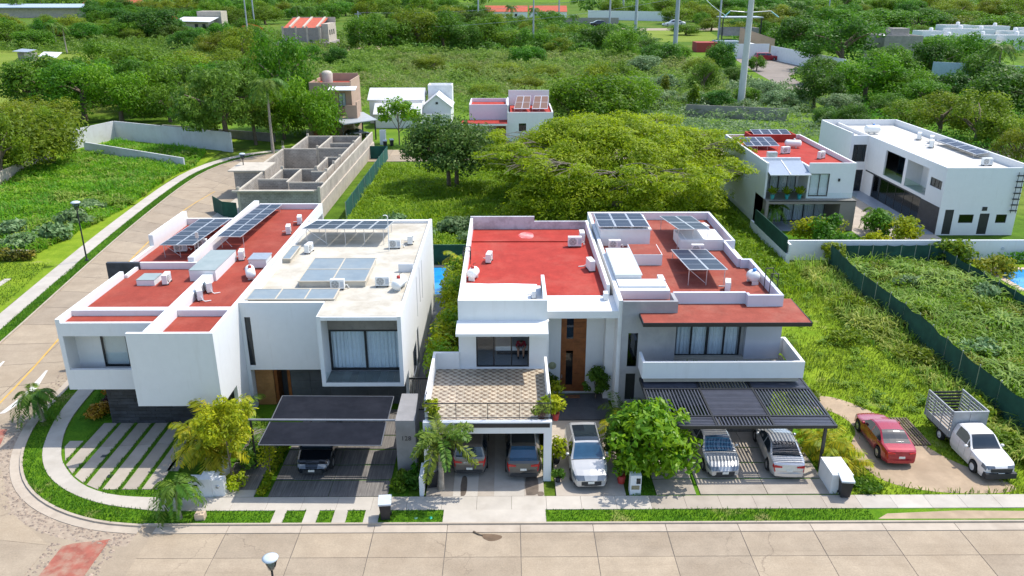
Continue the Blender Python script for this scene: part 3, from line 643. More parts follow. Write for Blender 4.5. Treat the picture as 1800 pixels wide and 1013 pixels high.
ac(-21.3,46.95,6.55,95,'beside the small skylight on the corner house roof')
ac(-18.3,44.2,6.55,-60,'nearest of two on the corner house roof wall'); ac(-18.2,45.5,6.55,-60,'farther of two on the corner house roof wall')
ac(-18.05,51.6,6.55,100,'behind the long skylight on the corner house'); ac(-22.9,53.4,6.5,10,'in the shade under the left solar array'); ac(-21.8,54.3,6.5,5,'right one of two under the left solar array')
ac(-16.2,60.2,6.55,100,'by the far right parapet of the corner house roof'); ac(-16.4,57.6,6.55,100,'in front of the far right parapet unit of the corner house')
tank(-16.35,47.9,6.55,20,'white gas tank with red valve cover on the corner house roof'); 
wt = thing('water_tank', 'silver lidded roof tank behind the gas tank of the corner house', 'water tank', (-16.4,50.4,6.55))
part(wt, 'tank_body', MB().bx(-17.0,-15.85,49.7,51.0,6.6,7.15), ACW); part(wt, 'lid', MB().bx(-17.05,-15.8,49.65,51.05,7.152,7.2), STEEL)
solar('left solar array of twelve dark panels on the corner house roof', (-23.6,51.7,7.55),(-21.3,51.7,7.55),(-21.5,59.9,7.05),(-23.9,59.9,7.05), 2, 6, 6.5)
solar('long right solar array on the corner house roof by the unfinished block walls', (-20.3,53.5,7.6),(-18.6,53.4,7.6),(-18.6,64.3,7.05),(-20.45,64.3,7.05), 2, 6, 6.55)
po = single('antenna_pole', MB().cyl((-20.75,51.2,7.3),(-20.75,51.2,8.6),.02,n=6).bx(-20.85,-20.65,51.15,51.25,8.2,8.6), ALU, 'thin pole with a teal box beside the left solar array', 'pole')
# ================================================================ white house
h = thing('bay_window_house', 'white flat-roofed house with a big framed bay window and cream roof', 'house', (-10.6,50,0))
Xl, Xr = -15.416, -5.85
sl_ = [(48.1,48.28,3.7,6.5),(49.9,50.08,4.0,6.5),(51.4,51.58,3.7,6.5),(44.9,46.7,.9,2.7),(47.3,48.1,.4,3.1)]
w = MB().wall(Xl,-10.5,2.72,7.0,42.5,42.7,[(-15.2,-14.85,3.0,6.1)]).wall(42.7,60.0,0,6.7,Xl,Xl+.2,(),'x').wall(42.5,60.0,0,7.0,Xr-.2,Xr,sl_,'x').wall(Xl,Xr,0,6.9,60.0,60.2).bx(Xl,-15.2,42.5,43.1,0,2.718)
w.bx(Xl+.2,-11.0,42.7,43.2,2.722,2.95); part(h, 'wall', w, WHITE)
bay = MB().bx(-10.5,-10.28,40.4,42.5,2.7,7.0).bx(-6.07,Xr,40.4,42.498,2.7,7.0).bx(-10.28,-6.07,40.4,42.5,2.7,2.93).bx(-10.28,-6.07,40.4,42.7,6.76,6.995); part(h, 'bay_frame', bay, WHITE)
part(h, 'roof_edge', MB().bx(-10.28,-6.07,40.36,40.399,6.78,6.97), WHITE2)
part(h, 'roof', MB().bx(Xl+.2,Xr-.2,42.7,60.0,6.45,6.7), CREAM); part(h, 'roof', MB().bx(-10.46,-6.1,40.5,42.7,6.996,7.012), CREAM)
part(h, 'left_parapet', MB().bx(Xl+.202,Xl+.45,42.7,60,6.702,6.98), WHITE); part(h, 'rear_kerb', MB().bx(Xl+.45,Xr-.2,59.8,60,6.702,6.9), WHITE2)
part(h, 'parapet_step', MB().bx(-7.0,-6.052,48.5,48.7,6.702,7.25), WHITE)
part(h, 'bay_header', MB().bx(-10.28,-6.07,41.9,42.1,5.56,6.758), mat('grey_wood_grain', (.27,.245,.22), .6, .2, 1.5, (.18,.165,.15), 3, .4, .7))
for k in range(10): part(h, 'deck_board', MB().bx(-10.27+k*.42,-9.862+k*.42,40.42,41.9,2.932,2.955), mat('deck_grey', (.16,.175,.175), .6, .12, 2, objvar=.25) if k == 0 else bpy.data.materials['deck_grey'])
window(h, -10.28,-6.07,2.96,5.56,41.95,2,cur=CURT,fw=.13)
part(h, 'balustrade_glass', MB().bx(-10.27,-6.08,40.5,40.515,2.956,3.55), GLASSB)
window(h, -15.2,-14.85,3.0,6.1,42.56,1,glass=GLASSD,fw=.03)
for i, (a, b_, c, d) in enumerate(sl_): window(h, a,b_,c,d,Xr-.06,1 if i < 4 else 1,'R',glass=GLASSD,fw=.02 if i < 3 else .06)
part(h, 'entrance_wall', MB().wall(-13.1,Xr-.2,0,2.72,43.2,43.4).bx(Xl+.2,-13.1,44.2,44.4,0,2.72), SLATE)
for r in range(5):
    for k in range(6): part(h, 'slate_panel', MB().bx(-13.08+k*1.17,-11.925+k*1.17,43.165,43.198,.08+r*.53,.6+r*.53), SLATE)
dj = part(h, 'door', MB().bx(-15.19,-14.1,43.12,43.2,.05,2.7), WOODL)
for k in range(11): part(dj, 'plank', MB().bx(-15.18,-14.11,43.1,43.118,.06+k*.24,.292+k*.24), WOODL)
part(h, 'door_frame', MB().bx(-14.1,-13.1,43.15,43.35,2.55,2.72).bx(-13.28,-13.1,43.15,43.7,0,2.55), WOOD)
part(h, 'door_leaf', MB().bx(-14.08,-13.9,43.2,44.1,.05,2.54), WOOD)
skylight('long shallow skylight along the front edge of the cream roof', -15.1,-10.05,42.95,44.6,6.7,7.0,3,1,CREAM,MILKY,.02,True)
skylight('large square skylight in the centre of the cream roof', -12.75,-8.7,45.8,50.2,6.7,7.05,2,2,CREAM,MILKY,.02,True)
skylight('small narrow skylight at the left edge of the cream roof', -15.0,-14.45,50.4,53.2,6.7,6.95,1,1,CREAM,MILKY,.02,True)
for x0,x1,y0,y1 in ((-15,-10.15,43.05,44.5),(-12.65,-8.8,45.9,50.1),(-14.9,-14.55,50.5,53.1)): part(h, 'light_well', MB().bx(x0,x1,y0,y1,6.701,6.72), mat('well_blue', (.30,.36,.39), .5, .12, 1.2))
ac(-10.3,45.4,6.7,0,'in front of the large skylight on the cream roof'); ac(-7.65,45.9,6.7,0,'beside the gas tank on the cream roof'); ac(-13.7,52.6,6.7,80,'below the left end of the solar array on the cream roof')
ac(-7.9,53.5,6.7,0,'right of the solar array on the cream roof, facing the street'); ac(-6.9,54.6,6.7,90,'turned sideways near the back right of the cream roof')
tank(-6.55,45.5,6.7,-15,'white gas tank with red valve cover by the parapet of the cream roof')
solar('raised solar array of ten dark panels at the back of the cream roof', (-14.5,54.2,7.95),(-8.55,54.1,7.95),(-8.4,57.6,7.55),(-14.3,57.7,7.55), 5, 2, 6.7)
single('vent_mast', MB().tube([(-8.2,52.9,6.7),(-8.2,52.9,9.2),(-8.32,52.9,9.28),(-8.5,52.9,9.25)], .035, 6), ACW, 'white vent mast in front of the solar array on the cream roof', 'mast')
# shade-sail carport and number pillar
cp_ = thing('shade_carport', 'dark fabric shade carport with two sloping panels over the black car', 'carport', (-9.2,36,0))
def sag(mbx, a, b, c, d, n=8, drop=.12):
    vs = []
    for j in range(n+1):
        for i in range(n+1):
            u, v = i/n, j/n; q = Vector(a).lerp(Vector(b), u).lerp(Vector(d).lerp(Vector(c), u), v); q.z -= drop*16*u*(1-u)*v*(1-v)*.5; vs.append(q)
    return mbx.add(vs, [(j*(n+1)+i,j*(n+1)+i+1,(j+1)*(n+1)+i+1,(j+1)*(n+1)+i) for j in range(n) for i in range(n)], True)
part(cp_, 'fabric_panel', sag(MB(), (-12.25,36.3,2.95),(-6.2,36.2,2.95),(-6.25,38.9,2.85),(-12.4,39.0,2.85)), SAIL)
part(cp_, 'fabric_panel', sag(MB(), (-12.25,33.95,2.9),(-6.2,33.85,2.9),(-6.25,35.95,2.95),(-12.25,36.05,2.95)), SAIL)
TRIMG = mat('dull_grey_tube', (.10,.105,.115), .6)
part(cp_, 'beam', MB().cyl((-13.4,36.2,3.0),(-5.7,36.1,3.0),.06), mat('grey_beam', (.22,.23,.25), .6))
for q in (((-12.25,33.93,2.9),(-6.2,33.83,2.9)),((-6.2,33.85,2.9),(-6.25,35.95,2.95)),((-6.2,36.2,2.95),(-6.25,38.9,2.85)),((-12.4,39,2.86),(-6.25,38.9,2.86)),((-12.25,36.3,2.95),(-12.4,39.0,2.85)),((-12.25,33.95,2.9),(-12.25,36.05,2.95))): part(cp_, 'edge_tube', MB().cyl(q[0],q[1],.03,n=6), TRIMG)
part(cp_, 'post', MB().cyl((-13.3,36.2,0),(-13.3,36.2,3.0),.06), BLACK)
np_ = thing('number_pillar', 'grey concrete pillar wall with the house number 128', 'pillar', (-5.3,37,0))
part(np_, 'pillar', MB().prism([(-5.74,35.7),(-4.74,35.7),(-4.87,38.6),(-5.75,38.6)], 0, 3.2), mat('board_concrete', (.27,.26,.255), .8, .1, 2, (.2,.195,.19), .8, .4, .75))
def text(body, size, loc, m, parent=None, rot=(R(90),0,0), name='lettering', extr=.006, align='CENTER'):
    cu = bpy.data.curves.new(name, 'FONT'); cu.body = body; cu.size = size; cu.extrude = extr; cu.align_x = align; cu.align_y = 'CENTER'; cu.resolution_u = 2
    ob = bpy.data.objects.new(name, cu); dg = bpy.context.evaluated_depsgraph_get(); COL.objects.link(ob); dg.update()
    me = bpy.data.meshes.new_from_object(ob.evaluated_get(bpy.context.evaluated_depsgraph_get())); bpy.data.objects.remove(ob)
    me.materials.clear(); me.materials.append(m); me.name = name
    o = bpy.data.objects.new(name, me); COL.objects.link(o)
    if parent: o.parent = parent; o.location = Vector(loc)-(parent.location if parent.parent is None else Vector((0,0,0)))
    else: o.location = loc
    o.rotation_euler = rot; return o
text('128', .36, (-5.22,35.692,2.15), BLACK, np_)
# ================================================================ middle house
h = thing('terrace_house', 'white house with bright red roof and a tiled terrace above its garage', 'house', (1.6,46,0))
w = MB().wall(-2.78,2.28,3.2,7.42,41.7,41.9,[(-1.79,1.27,3.25,5.25)]).wall(41.9,58.8,0,7.4,-2.78,-2.58,(),'x').wall(2.08,2.28,0,7.4,41.902,46.0)
part(h, 'wall', w, WHITE)
part(h, 'parapet_stub', MB().bx(2.08,2.28,44.6,46.1,6.51,7.2).bx(5.75,6.0,43.9,44.4,6.51,6.95), WHITE)
part(h, 'rear_wall', MB().bx(-2.78,2.1,58.8,59.0,0,7.5).bx(2.102,6.2,58.8,59.0,0,7.12), MILD)
part(h, 'canopy_slab', MB().slab4((-2.85,40.2,6.02),(2.28,40.2,6.02),(2.28,41.7,6.2),(-2.85,41.7,6.2),.16), WHITE)
part(h, 'roof', MB().bx(-2.58,6.2,46.5,58.8,6.3,6.5).bx(2.28,6.2,44.8,46.5,6.3,6.5), REDROOF2); part(h, 'roof_ridge', MB().bx(-2.58,5.6,55.5,55.75,6.502,6.58), REDROOF2)
part(h, 'roof_patch', MB().prism(smooth([(1.1,56.5),(2.0,56.3),(2.0,58.0),(1.2,58.1),(.8,57.2)]), 6.502, 6.507), mat('worn_coating', (.55,.30,.28), .9, .3, 2, (.5,.06,.06), 1.2, .45, .65))
part(h, 'white_roof', MB().bx(-2.58,2.08,41.9,46.5,6.3,6.498).prism([(-2.58,46.4),(1.9,46.4),(1.85,46.75),(.2,46.9),(-1.2,46.85),(-2.58,47.0)], 6.501, 6.506), WHITE)
part(h, 'porch_slab', MB().bx(2.282,6.45,42.3,44.8,6.05,6.5), WHITE)
part(h, 'porch_wall', MB().wall(2.28,6.0,0,6.05,44.5,44.7,[(3.3,4.85,.15,5.6)]).bx(5.9,6.45,43.6,44.5,0,6.05).bx(2.28,2.4,41.9,44.5,0,6.05), WHITE)
d = part(h, 'front_door', MB().wall(3.3,4.85,.15,5.6,44.52,44.6,[(3.64,4.06,.6,2.95),(3.64,4.06,3.75,5.3)]), WOOD)
for k in range(22):
    z = .16+k*.247
    for a, b_ in ((3.305,3.635),(4.065,4.845)): part(d, 'plank', MB().bx(a,b_,44.5,44.518,z,z+.24), WOOD)
for z0, z1 in ((.6,2.95),(3.75,5.3)): part(d, 'pane', MB().bx(3.64,4.06,44.55,44.56,z0,z1), GLASSD)
part(d, 'handle', MB().cyl((3.4,44.46,1.1),(3.4,44.46,1.35),.02,n=6), STEEL)
part(h, 'party_wall', MB().bx(6.0,6.2,44.8,58.8,0,7.2), WHITE2)
wf = window(h, -1.79,1.27,3.25,5.25,41.74,3,fw=.08,panes=[1,1,0])
part(h, 'bedroom_floor', MB().bx(-2.55,2.05,41.92,47,3.18,3.24), FLOORT); part(h, 'bedroom_wall', MB().bx(-2.55,2.05,46.9,47,3.24,5.9), mat('patterned_wallpaper', (.42,.40,.34), .8, .2, 5, (.25,.26,.22), 3, .42, .62)); part(h, 'bedroom_ceiling', MB().bx(-2.55,2.05,41.92,46.9,5.9,6.0), CURTW)
bd = thing('bed', 'white bed just inside the balcony door of the middle house', 'bed', (.5,44.3,3.24)); part(bd, 'mattress', MB().bx(-.7,1.75,43.3,45.2,3.55,3.82), mat('bed_linen', (.72,.74,.74), .9, .03, 3)); part(bd, 'bed_base', MB().bx(-.65,1.7,43.4,45.2,3.241,3.548), DARKF)
# garage + terrace
g = MB().bx(-4.25,-4.05,35.0,41.7,0,2.95).bx(1.85,2.25,35.0,35.4,0,2.85).bx(-4.25,2.25,35.0,35.25,2.852,3.5).bx(-4.25,2.25,35.25,41.7,2.95,3.2).bx(2.05,2.25,38.0,41.7,0,2.95).bx(-4.05,2.05,41.0,41.2,0,2.95)
g.bx(-4.25,-4.1,36.0,41.7,3.2,4.25).bx(-4.1,-2.78,41.5,41.698,3.2,4.25).bx(2.1,2.25,36.6,41.0,3.2,4.25); part(h, 'garage', g, WHITE)
part(h, 'fascia_window', MB().bx(-2.65,2.14,34.975,34.999,3.2,3.43), BLACK)
tm = MB().bx(-.217,.217,-.217,.217,0,.016).mesh('floor_tile', TILE)
ter = part(h, 'terrace_bed', MB().bx(-4.1,2.1,35.26,41.5,3.2,3.222), MORTAR)
for i in range(14):
    for j in range(14):
        piece(ter, 'floor_tile', tm, (-3.87+i*.443,35.5+j*.443,3.223), 0)
rl = part(h, 'railing', MB().bx(-4.2,2.2,35.3,35.34,4.38,4.42).bx(-4.2,2.2,35.3,35.34,3.56,3.59), BLACK)
for k in range(5): part(rl, 'baluster', MB().bx(-4.2+k*1.595,-4.17+k*1.595,35.3,35.33,3.5,4.38), BLACK)
part(rl, 'guard_glass', MB().bx(-4.18,2.18,35.315,35.325,3.6,4.37), glassmat('clear_guard', (.96,.97,.97), .0))
for x in (-4.17,2.17): part(rl, 'side_rail', MB().bx(x-.015,x+.015,35.34,36.6,4.38,4.42).bx(x-.015,x+.015,36.58,36.6,3.5,4.38), BLACK)
pl = single('wall_plaque', MB().lathe([(.0,-.03),(.22,-.03),(.25,-.01),(.25,0)], (2.8,44.49,1.95), 20, 'y'), mat('plaque', (.32,.33,.2), .6, .3, 9), 'oval dark green house plaque left of the tall wooden door', 'plaque')
single('door_mat', MB().bx(3.65,4.5,43.6,44.0,.145,.165), mat('coir', (.22,.10,.05), .95, .3, 12), 'brown door mat before the tall wooden door', 'mat')
ac(4.85,54.4,6.5,0,'standing on the bright red roof, large fan facing the street',1.15); ac(5.5,55.8,6.5,90,'behind the big fan unit on the bright red roof',1.1); ac(5.5,49.4,6.5,100,'by the right party wall of the bright red roof',1.15); ac(-1.2,51.1,6.5,80,'alone on the left half of the bright red roof',1.0); ac(1.6,44.5,6.5,90,'low white unit on the white painted strip behind the parapet',.75)
tank(-2.15,47.7,6.5,-15,'white gas tank with red valve cover at the left edge of the bright red roof',L=.3,r=.33)
ld = thing('roof_ladder', 'black steel ladder frame at the left parapet of the bright red roof', 'ladder', (-3,49.5,5.5))
for y in (49.2,50.1): part(ld, 'rail', MB().tube([(-2.86,y,5.2),(-2.86,y,7.9),(-2.4,y,7.9),(-2.4,y,7.0)], .025, 5), BLACK)
for k in range(8): part(ld, 'rung', MB().cyl((-2.86,49.2,5.3+k*.32),(-2.86,50.1,5.3+k*.32),.018,n=5), BLACK)
# low wall between drives
single('boundary_wall', MB().bx(-4.4,-4.2,33.65,35.0,0,1.15), WHITE, 'short white boundary wall end beside the foxtail palm', 'wall')
# ================================================================ right house
h = thing('pergola_house', 'grey and white house with salmon roof and black slatted pergola', 'house', (11.4,48,0))
Z = 7.2
part(h, 'grey_wall', MB().wall(6.62,9.75,0,Z,42.0,42.2,[(7.0,7.57,3.1,5.25),(6.98,7.55,.9,2.65)]).bx(9.55,9.75,42.2,43.4,5.9,Z), GREYW)
part(h, 'window_wall', MB().wall(9.752,14.0,3.3,6.3,42.9,43.1,[(9.9,13.8,3.32,5.75)]).bx(9.552,16.1,42.9,43.1,0,3.0), GREYW)
part(h, 'grey_box_wall', MB().bx(14.0,16.08,42.6,45.0,3.0,6.3), GREYW2)
part(h, 'wall', MB().wall(42.2,61.2,0,Z,6.4,6.62,(),'x').wall(43.1,61.2,0,6.6,15.88,16.08,(),'x').wall(6.62,16.08,0,Z,61.0,61.2), WHITE2)
pp = MB().bx(9.75,14.0,43.4,43.6,6.5,Z).bx(14.0,16.08,42.95,43.15,6.5,Z).bx(14.0,14.15,43.15,43.4,6.5,Z).bx(15.88,16.08,43.15,49.6,6.6,Z).bx(15.38,15.88,49.4,49.6,6.6,Z).bx(15.2,15.38,49.6,53.5,6.6,Z).bx(15.2,15.9,53.5,53.7,6.6,Z).bx(15.9,16.08,53.5,61,6.6,Z+.02)
part(h, 'parapet', pp, mat('lilac_white', (.58,.60,.66), .8, .03, 2, streak=(.5,.48,.5)))
part(h, 'roof', MB().bx(6.62,15.88,43.6,61.0,6.3,6.6).bx(6.62,9.55,42.2,43.6,6.3,6.602), REDROOF3)
part(h, 'eave_slab', MB().prism([(7.6,40.6),(16.9,40.6),(16.95,44.2),(16.085,44.2),(16.085,42.94),(13.99,42.94),(13.99,43.39),(9.76,43.39),(9.76,41.995),(7.6,41.995)], 6.34, 6.5), REDROOF3); part(h, 'fascia', MB().bx(7.56,16.94,40.56,40.6,6.26,6.497).bx(7.56,7.6,40.6,41.99,6.26,6.497).bx(16.955,16.99,40.6,44.2,6.26,6.497).prism([(7.6,40.6),(16.95,40.6),(16.95,44.2),(16.1,44.2),(16.1,42.5),(9.8,42.5),(9.8,41.99),(7.6,41.99)], 6.26, 6.337), BLACK)
window(h, 9.9,13.8,3.32,5.75,42.94,4,cur=CURT,fw=.11)
window(h, 7.0,7.57,3.1,5.25,42.04,1,glass=glassmat('teal_glass', (.05,.22,.24), .08),fw=.03); part(h, 'side_door', MB().bx(6.98,7.55,42.08,42.12,.9,2.65), BLACK)
bl = MB().bx(7.55,16.6,39.9,40.08,3.4,4.4).bx(16.42,16.6,40.08,43.3,3.4,4.4).bx(7.55,7.7,40.08,41.3,3.4,4.4).bx(16.1,16.42,43.12,43.3,3.4,4.4); part(h, 'balcony_parapet', bl, WHITE)
part(h, 'balcony_floor', MB().bx(7.7,16.42,40.08,42.9,3.1,3.3).bx(16.1,16.42,42.9,43.12,3.1,3.3), CONC); part(h, 'sill_step', MB().bx(9.76,13.98,42.6,42.88,3.302,3.42), CONC)
for i, x in enumerate((10.1,10.6,11.6,12.9,13.45,14.9,15.6)):
    t = thing('succulent_pot', 'x', 'plant pot', (x,40.35,3.3), 0, 'pots on the balcony parapet'); t['label'] = ('red' if i == 0 else 'dark')+' succulent pot behind the white balcony parapet, number %s from the left' % ['one','two','three','four','five','six','seven'][i]
    part(t, 'pot', MB().lathe([(.08,3.3),(.12,3.3),(.17,3.98),(.15,3.98),(.001,3.9)], (x,40.35,0), 10), REDPOT if i == 0 else PLASTICB)
    m = MB()
    for k in range(14): a = k*2.4; r_ = .1+.1*random.random(); m.add([(x,40.35,3.95),(x+r_*math.cos(a-.3),40.35+r_*math.sin(a-.3),4.12),(x+1.4*r_*math.cos(a),40.35+1.4*r_*math.sin(a),4.2+.1*random.random()),(x+r_*math.cos(a+.3),40.35+r_*math.sin(a+.3),4.12)], [(0,1,2,3)])
    part(t, 'leaves', m, L_TREE2)
# roof furniture
bk = MB().bx(6.65,10.2,54.3,58.0,6.6,7.75); rb = thing('roof_stair_box', 'white roof box under the left solar panels of the right house', 'roof box', (8.4,56,6.6)); part(rb, 'box', bk, WHITE); part(rb, 'coping', MB().bx(6.6,10.27,54.22,58.05,7.752,7.85), WHITE)
solar('six-panel solar array lying on the white roof box of the right house', (6.5,54.2,8.05),(10.15,54.2,8.05),(10.1,58.0,7.98),(6.5,58.0,7.98), 3, 2, 7.85, braces=False)
solar('four-panel tilted solar array at the back right of the salmon roof', (11.95,53.2,8.15),(14.2,53.2,8.15),(14.05,58.6,7.6),(11.6,58.6,7.6), 2, 2, 6.6)
solar('four-panel tilted solar array in the middle of the salmon roof', (11.15,45.9,7.75),(13.55,45.9,7.75),(13.6,51.6,7.2),(11.15,51.6,7.2), 2, 2, 6.6)
single('roof_plinth', MB().bx(12.2,15.18,53.2,55.9,6.6,7.35).bx(12.15,15.19,53.15,53.2,7.2,7.4), WHITE, 'white roof plinth right of the back solar array', 'roof box')
single('roof_plinth', MB().bx(8.3,10.3,50.0,52.3,6.6,7.35), WHITE, 'white roof plinth with red top behind the pale lid', 'roof box'); single('roof_plinth_cover', MB().bx(8.35,10.25,50.05,52.25,7.352,7.37), REDROOF3, 'red coating on the low white roof plinth', 'roof cover')
sk_ = thing('skylight_box', 'long pale grey skylight lid beside the party wall of the salmon roof', 'skylight', (7.4,48,6.6)); part(sk_, 'kerb', MB().shell(6.64,8.2,45.6,50.8,6.6,7.5,.1), WHITE); part(sk_, 'lid', MB().bx(6.6,8.25,45.55,50.85,7.502,7.55), mat('pale_lid', (.50,.54,.55), .35, .05, 1.5))
single('roof_plinth', MB().bx(6.64,9.65,43.9,45.5,6.6,7.15).bx(9.3,9.65,45.5,46.4,6.6,7.25).bx(6.66,9.5,44.3,45.5,7.15,7.3), WHITE, 'stepped white roof plinth in front of the pale lid', 'roof box')
ac(7.6,53.6,6.6,0,'in front of the white roof box on the salmon roof'); ac(13.2,52.5,6.6,0,'in front of the right roof plinth on the salmon roof'); ac(13.45,45.3,6.6,75,'near the street edge of the salmon roof'); ac(14.9,57.5,6.6,100,'behind the back right solar array on the salmon roof')
tank(15.35,46.6,6.6,10,'round white gas tank with blue valve cover on the salmon roof', mat('blue_cap', (.05,.25,.6), .5, .1), L=.2, r=.36)
ld = thing('roof_ladder', 'black steel ladder hoop at the right parapet of the salmon roof', 'ladder', (16.2,45,6.6))
for y in (44.4,45.4): part(ld, 'rail', MB().tube([(16.14,y,6.0),(16.14,y,8.0),(15.7,y,8.0),(15.7,y,6.62)], .03, 5), BLACK)
for k in range(6): part(ld, 'rung', MB().cyl((16.14,44.4,6.2+k*.34),(16.14,45.4,6.2+k*.34),.02,n=5), BLACK)
# pergola
pg = thing('pergola', 'black metal pergola with crossing slat panels over two parked cars', 'pergola', (12.2,38,0))
xs_ = [7.6,10.7,13.65,16.8]; ys_ = [35.4,36.4,39.4,40.7]
for x in xs_: part(pg, 'beam', MB().bx(x-.05,x+.05,ys_[0],ys_[-1],2.86,3.02), BLACK)
for y in ys_: part(pg, 'beam', MB().bx(xs_[0]-.05,xs_[-1]+.05,y-.05,y+.05,2.858,3.03), BLACK)
for x, y in ((16.5,35.9),(7.8,35.7)): part(pg, 'post', MB().bx(x-.07,x+.07,y-.07,y+.07,0,2.857), BLACK)
ori = {(0,0):'h',(1,0):'v',(2,0):'h',(0,1):'v',(1,1):'h',(2,1):'v',(0,2):'h',(1,2):'v',(2,2):'h'}
for (i,j), o_ in ori.items():
    x0, x1, y0, y1 = xs_[i]+.052, xs_[i+1]-.052, ys_[j]+.052, ys_[j+1]-.052
    if o_ == 'v':
        n_ = int((x1-x0)/.17); me = MB().bx(-.03,.03,0,y1-y0,-.05,.05).mesh('slat', DKSLAT)
        for k in range(n_): piece(pg, 'slat', me, (x0+(k+.5)*(x1-x0)/n_,y0,2.94))
    else:
        n_ = int((y1-y0)/.135); me = MB().bx(0,x1-x0,-.042,.042,-.04,.04).mesh('slat', DKSLAT)
        for k in range(n_): piece(pg, 'slat', me, (x0,y0+(k+.5)*(y1-y0)/n_,2.95))
single('meter_box', MB().bx(16.25,17.3,33.75,35.4,0,1.15), WHITE, 'white meter box block at the right end of the pergola drive', 'meter box')
bx_ = thing('sign_box', 'white gatepost box with a small number plate between shrub and drive', 'gatepost', (6.5,33.9,0)); part(bx_, 'post', MB().bx(6.15,6.7,33.75,34.2,0,1.15), WHITE); part(bx_, 'number_plate', MB().bx(6.22,6.62,33.735,33.75,.35,.58), mat('brass_plate', (.25,.22,.13), .4, .4, 25)); part(bx_, 'meter_window', MB().bx(6.45,6.66,33.735,33.75,.68,1.0), GLASSD)
cb = thing('meter_cabinet', 'white stepped meter cabinet at the sidewalk beside the areca palms', 'meter box', (-15.2,33.9,0)); part(cb, 'cabinet', MB().bx(-15.95,-15.35,33.8,34.3,0,.95).bx(-15.34,-14.76,33.65,34.4,0,1.1).bx(-14.75,-14.15,33.7,34.1,0,1.02).bx(-14.75,-14.55,34.1,36.0,0,1.0), WHITE); part(cb, 'meter', MB().lathe([(.001,-.05),(.09,-.05),(.1,0)], (-14.45,33.7,.65), 12, 'y'), STEEL); part(cb, 'slot', MB().bx(-15.75,-15.5,33.785,33.8,.5,.7), BLACK)
# ================================================================ houses behind
def blockmat(name, c1, c2, mo, bw=.4, rh=.2):
    m, t, b, out = nt(name); g = nd(t, 'NewGeometry'); sp = nd(t, 'SeparateXYZ'); t.links.new(g.outputs['Position'], sp.inputs[0])
    ad = nd(t, 'Math', operation='ADD'); t.links.new(sp.outputs[0], ad.inputs[0]); t.links.new(sp.outputs[1], ad.inputs[1])
    cb = nd(t, 'CombineXYZ'); t.links.new(ad.outputs[0], cb.inputs[0]); t.links.new(sp.outputs[2], cb.inputs[1])
    br = nd(t, 'TexBrick'); t.links.new(cb.outputs[0], br.inputs[0]); br.inputs['Color1'].default_value = (*c1,1); br.inputs['Color2'].default_value = (*c2,1); br.inputs['Mortar'].default_value = (*mo,1)
    br.inputs['Scale'].default_value = 1; br.inputs['Brick Width'].default_value = bw; br.inputs['Row Height'].default_value = rh; br.inputs['Mortar Size'].default_value = .018
    n = noise(t, .7, 5); c = mix(t, br.outputs[0], ramp(t, n.outputs[0], [(.3, (.72,.7,.68)), (.7, (1.2,1.18,1.15))]), 1., 'MULTIPLY')
    t.links.new(c, b.inputs['Base Color']); b.inputs['Roughness'].default_value = .95; return m
BLK = blockmat('grey_blockwork', (.31,.285,.25), (.235,.215,.19), (.38,.355,.315)); BLKL = blockmat('pale_blockwork', (.44,.39,.32), (.37,.33,.28), (.46,.43,.38))
# --- red-roofed neighbour
h = thing('balcony_house', 'white house with red roof and planted balcony beyond the grass lot', 'house', (31,88,0))
x0, x1, y0, y1 = 26.7, 35.9, 80.6, 97.5
part(h, 'wall', MB().wall(31.1,x1,3.3,7,y0,y0+.2,[(31.3,33.3,3.5,5.9)]).wall(y0,y1-.2,0,7,x0,x0+.2,(),'x').wall(y0+.2,y1-.2,0,7,x1-.2,x1,(),'x').wall(x0,x1,0,7,y1-.2,y1).bx(31.1,31.3,y0+.2,83.4,3.3,6.6).wall(x0+.2,31.1,3.3,6.9,83.4,83.6,[(27.2,30.9,3.35,5.9)]).wall(x0+.2,35.0,0,3.0,83.4,83.6,[(27.6,34.4,.1,2.7)]), WHITE)
part(h, 'roof', MB().bx(x0+.2,x1-.2,83.6,y1-.2,6.3,6.5).bx(31.3,x1-.2,y0+.2,83.6,6.3,6.5), REDROOF2); part(h, 'recess_parapet', MB().bx(x0+.2,31.1,83.4,83.6,6.9,7.0), WHITE)
part(h, 'ground_floor', MB().bx(26.9,35.7,79.6,97.3,-.02,.1), FLOORT); part(h, 'rear_upstand', MB().shell(29,34.5,95,97.3,6.5,7.4,.2), REDROOF2)
part(h, 'balcony_slab', MB().bx(x0,36.0,79.6,83.4,2.95,3.3), TAUPE); part(h, 'column', MB().bx(34.4,36.0,79.6,83.4,0,2.95), TAUPE); part(h, 'column', MB().bx(x0,27.0,79.6,83.4,0,2.95), TAUPE)
part(h, 'edge_strip', MB().bx(27.0,35.98,79.56,79.598,3.2,3.3), BLACK)
aw = part(h, 'awning', MB().slab4((26.9,79.9,5.95),(31.1,79.9,5.95),(31.1,83.4,6.75),(26.9,83.4,6.75),.04), mat('polycarbonate', (.26,.31,.38), .4, .06)); part(aw, 'rib', MB().slab4((28.95,79.88,6.0),(29.05,79.88,6.0),(29.05,83.4,6.8),(28.95,83.4,6.8),.04).bx(26.9,31.1,79.84,79.9,5.88,5.97), WHITE)
window(h, 27.2,30.9,3.35,5.9,83.44,4,cur=CURTW); window(h, 31.3,33.3,3.5,5.9,y0+.05,2,blind=CURTW); window(h, 27.6,34.4,.1,2.7,83.44,6,cur=CURT)
part(h, 'balustrade_glass', MB().bx(27.0,35.98,79.7,79.72,3.3,4.1), GLASSB); part(h, 'wall_lamp', MB().bx(34.2,34.4,y0-.08,y0,5.1,5.4), BLACK)
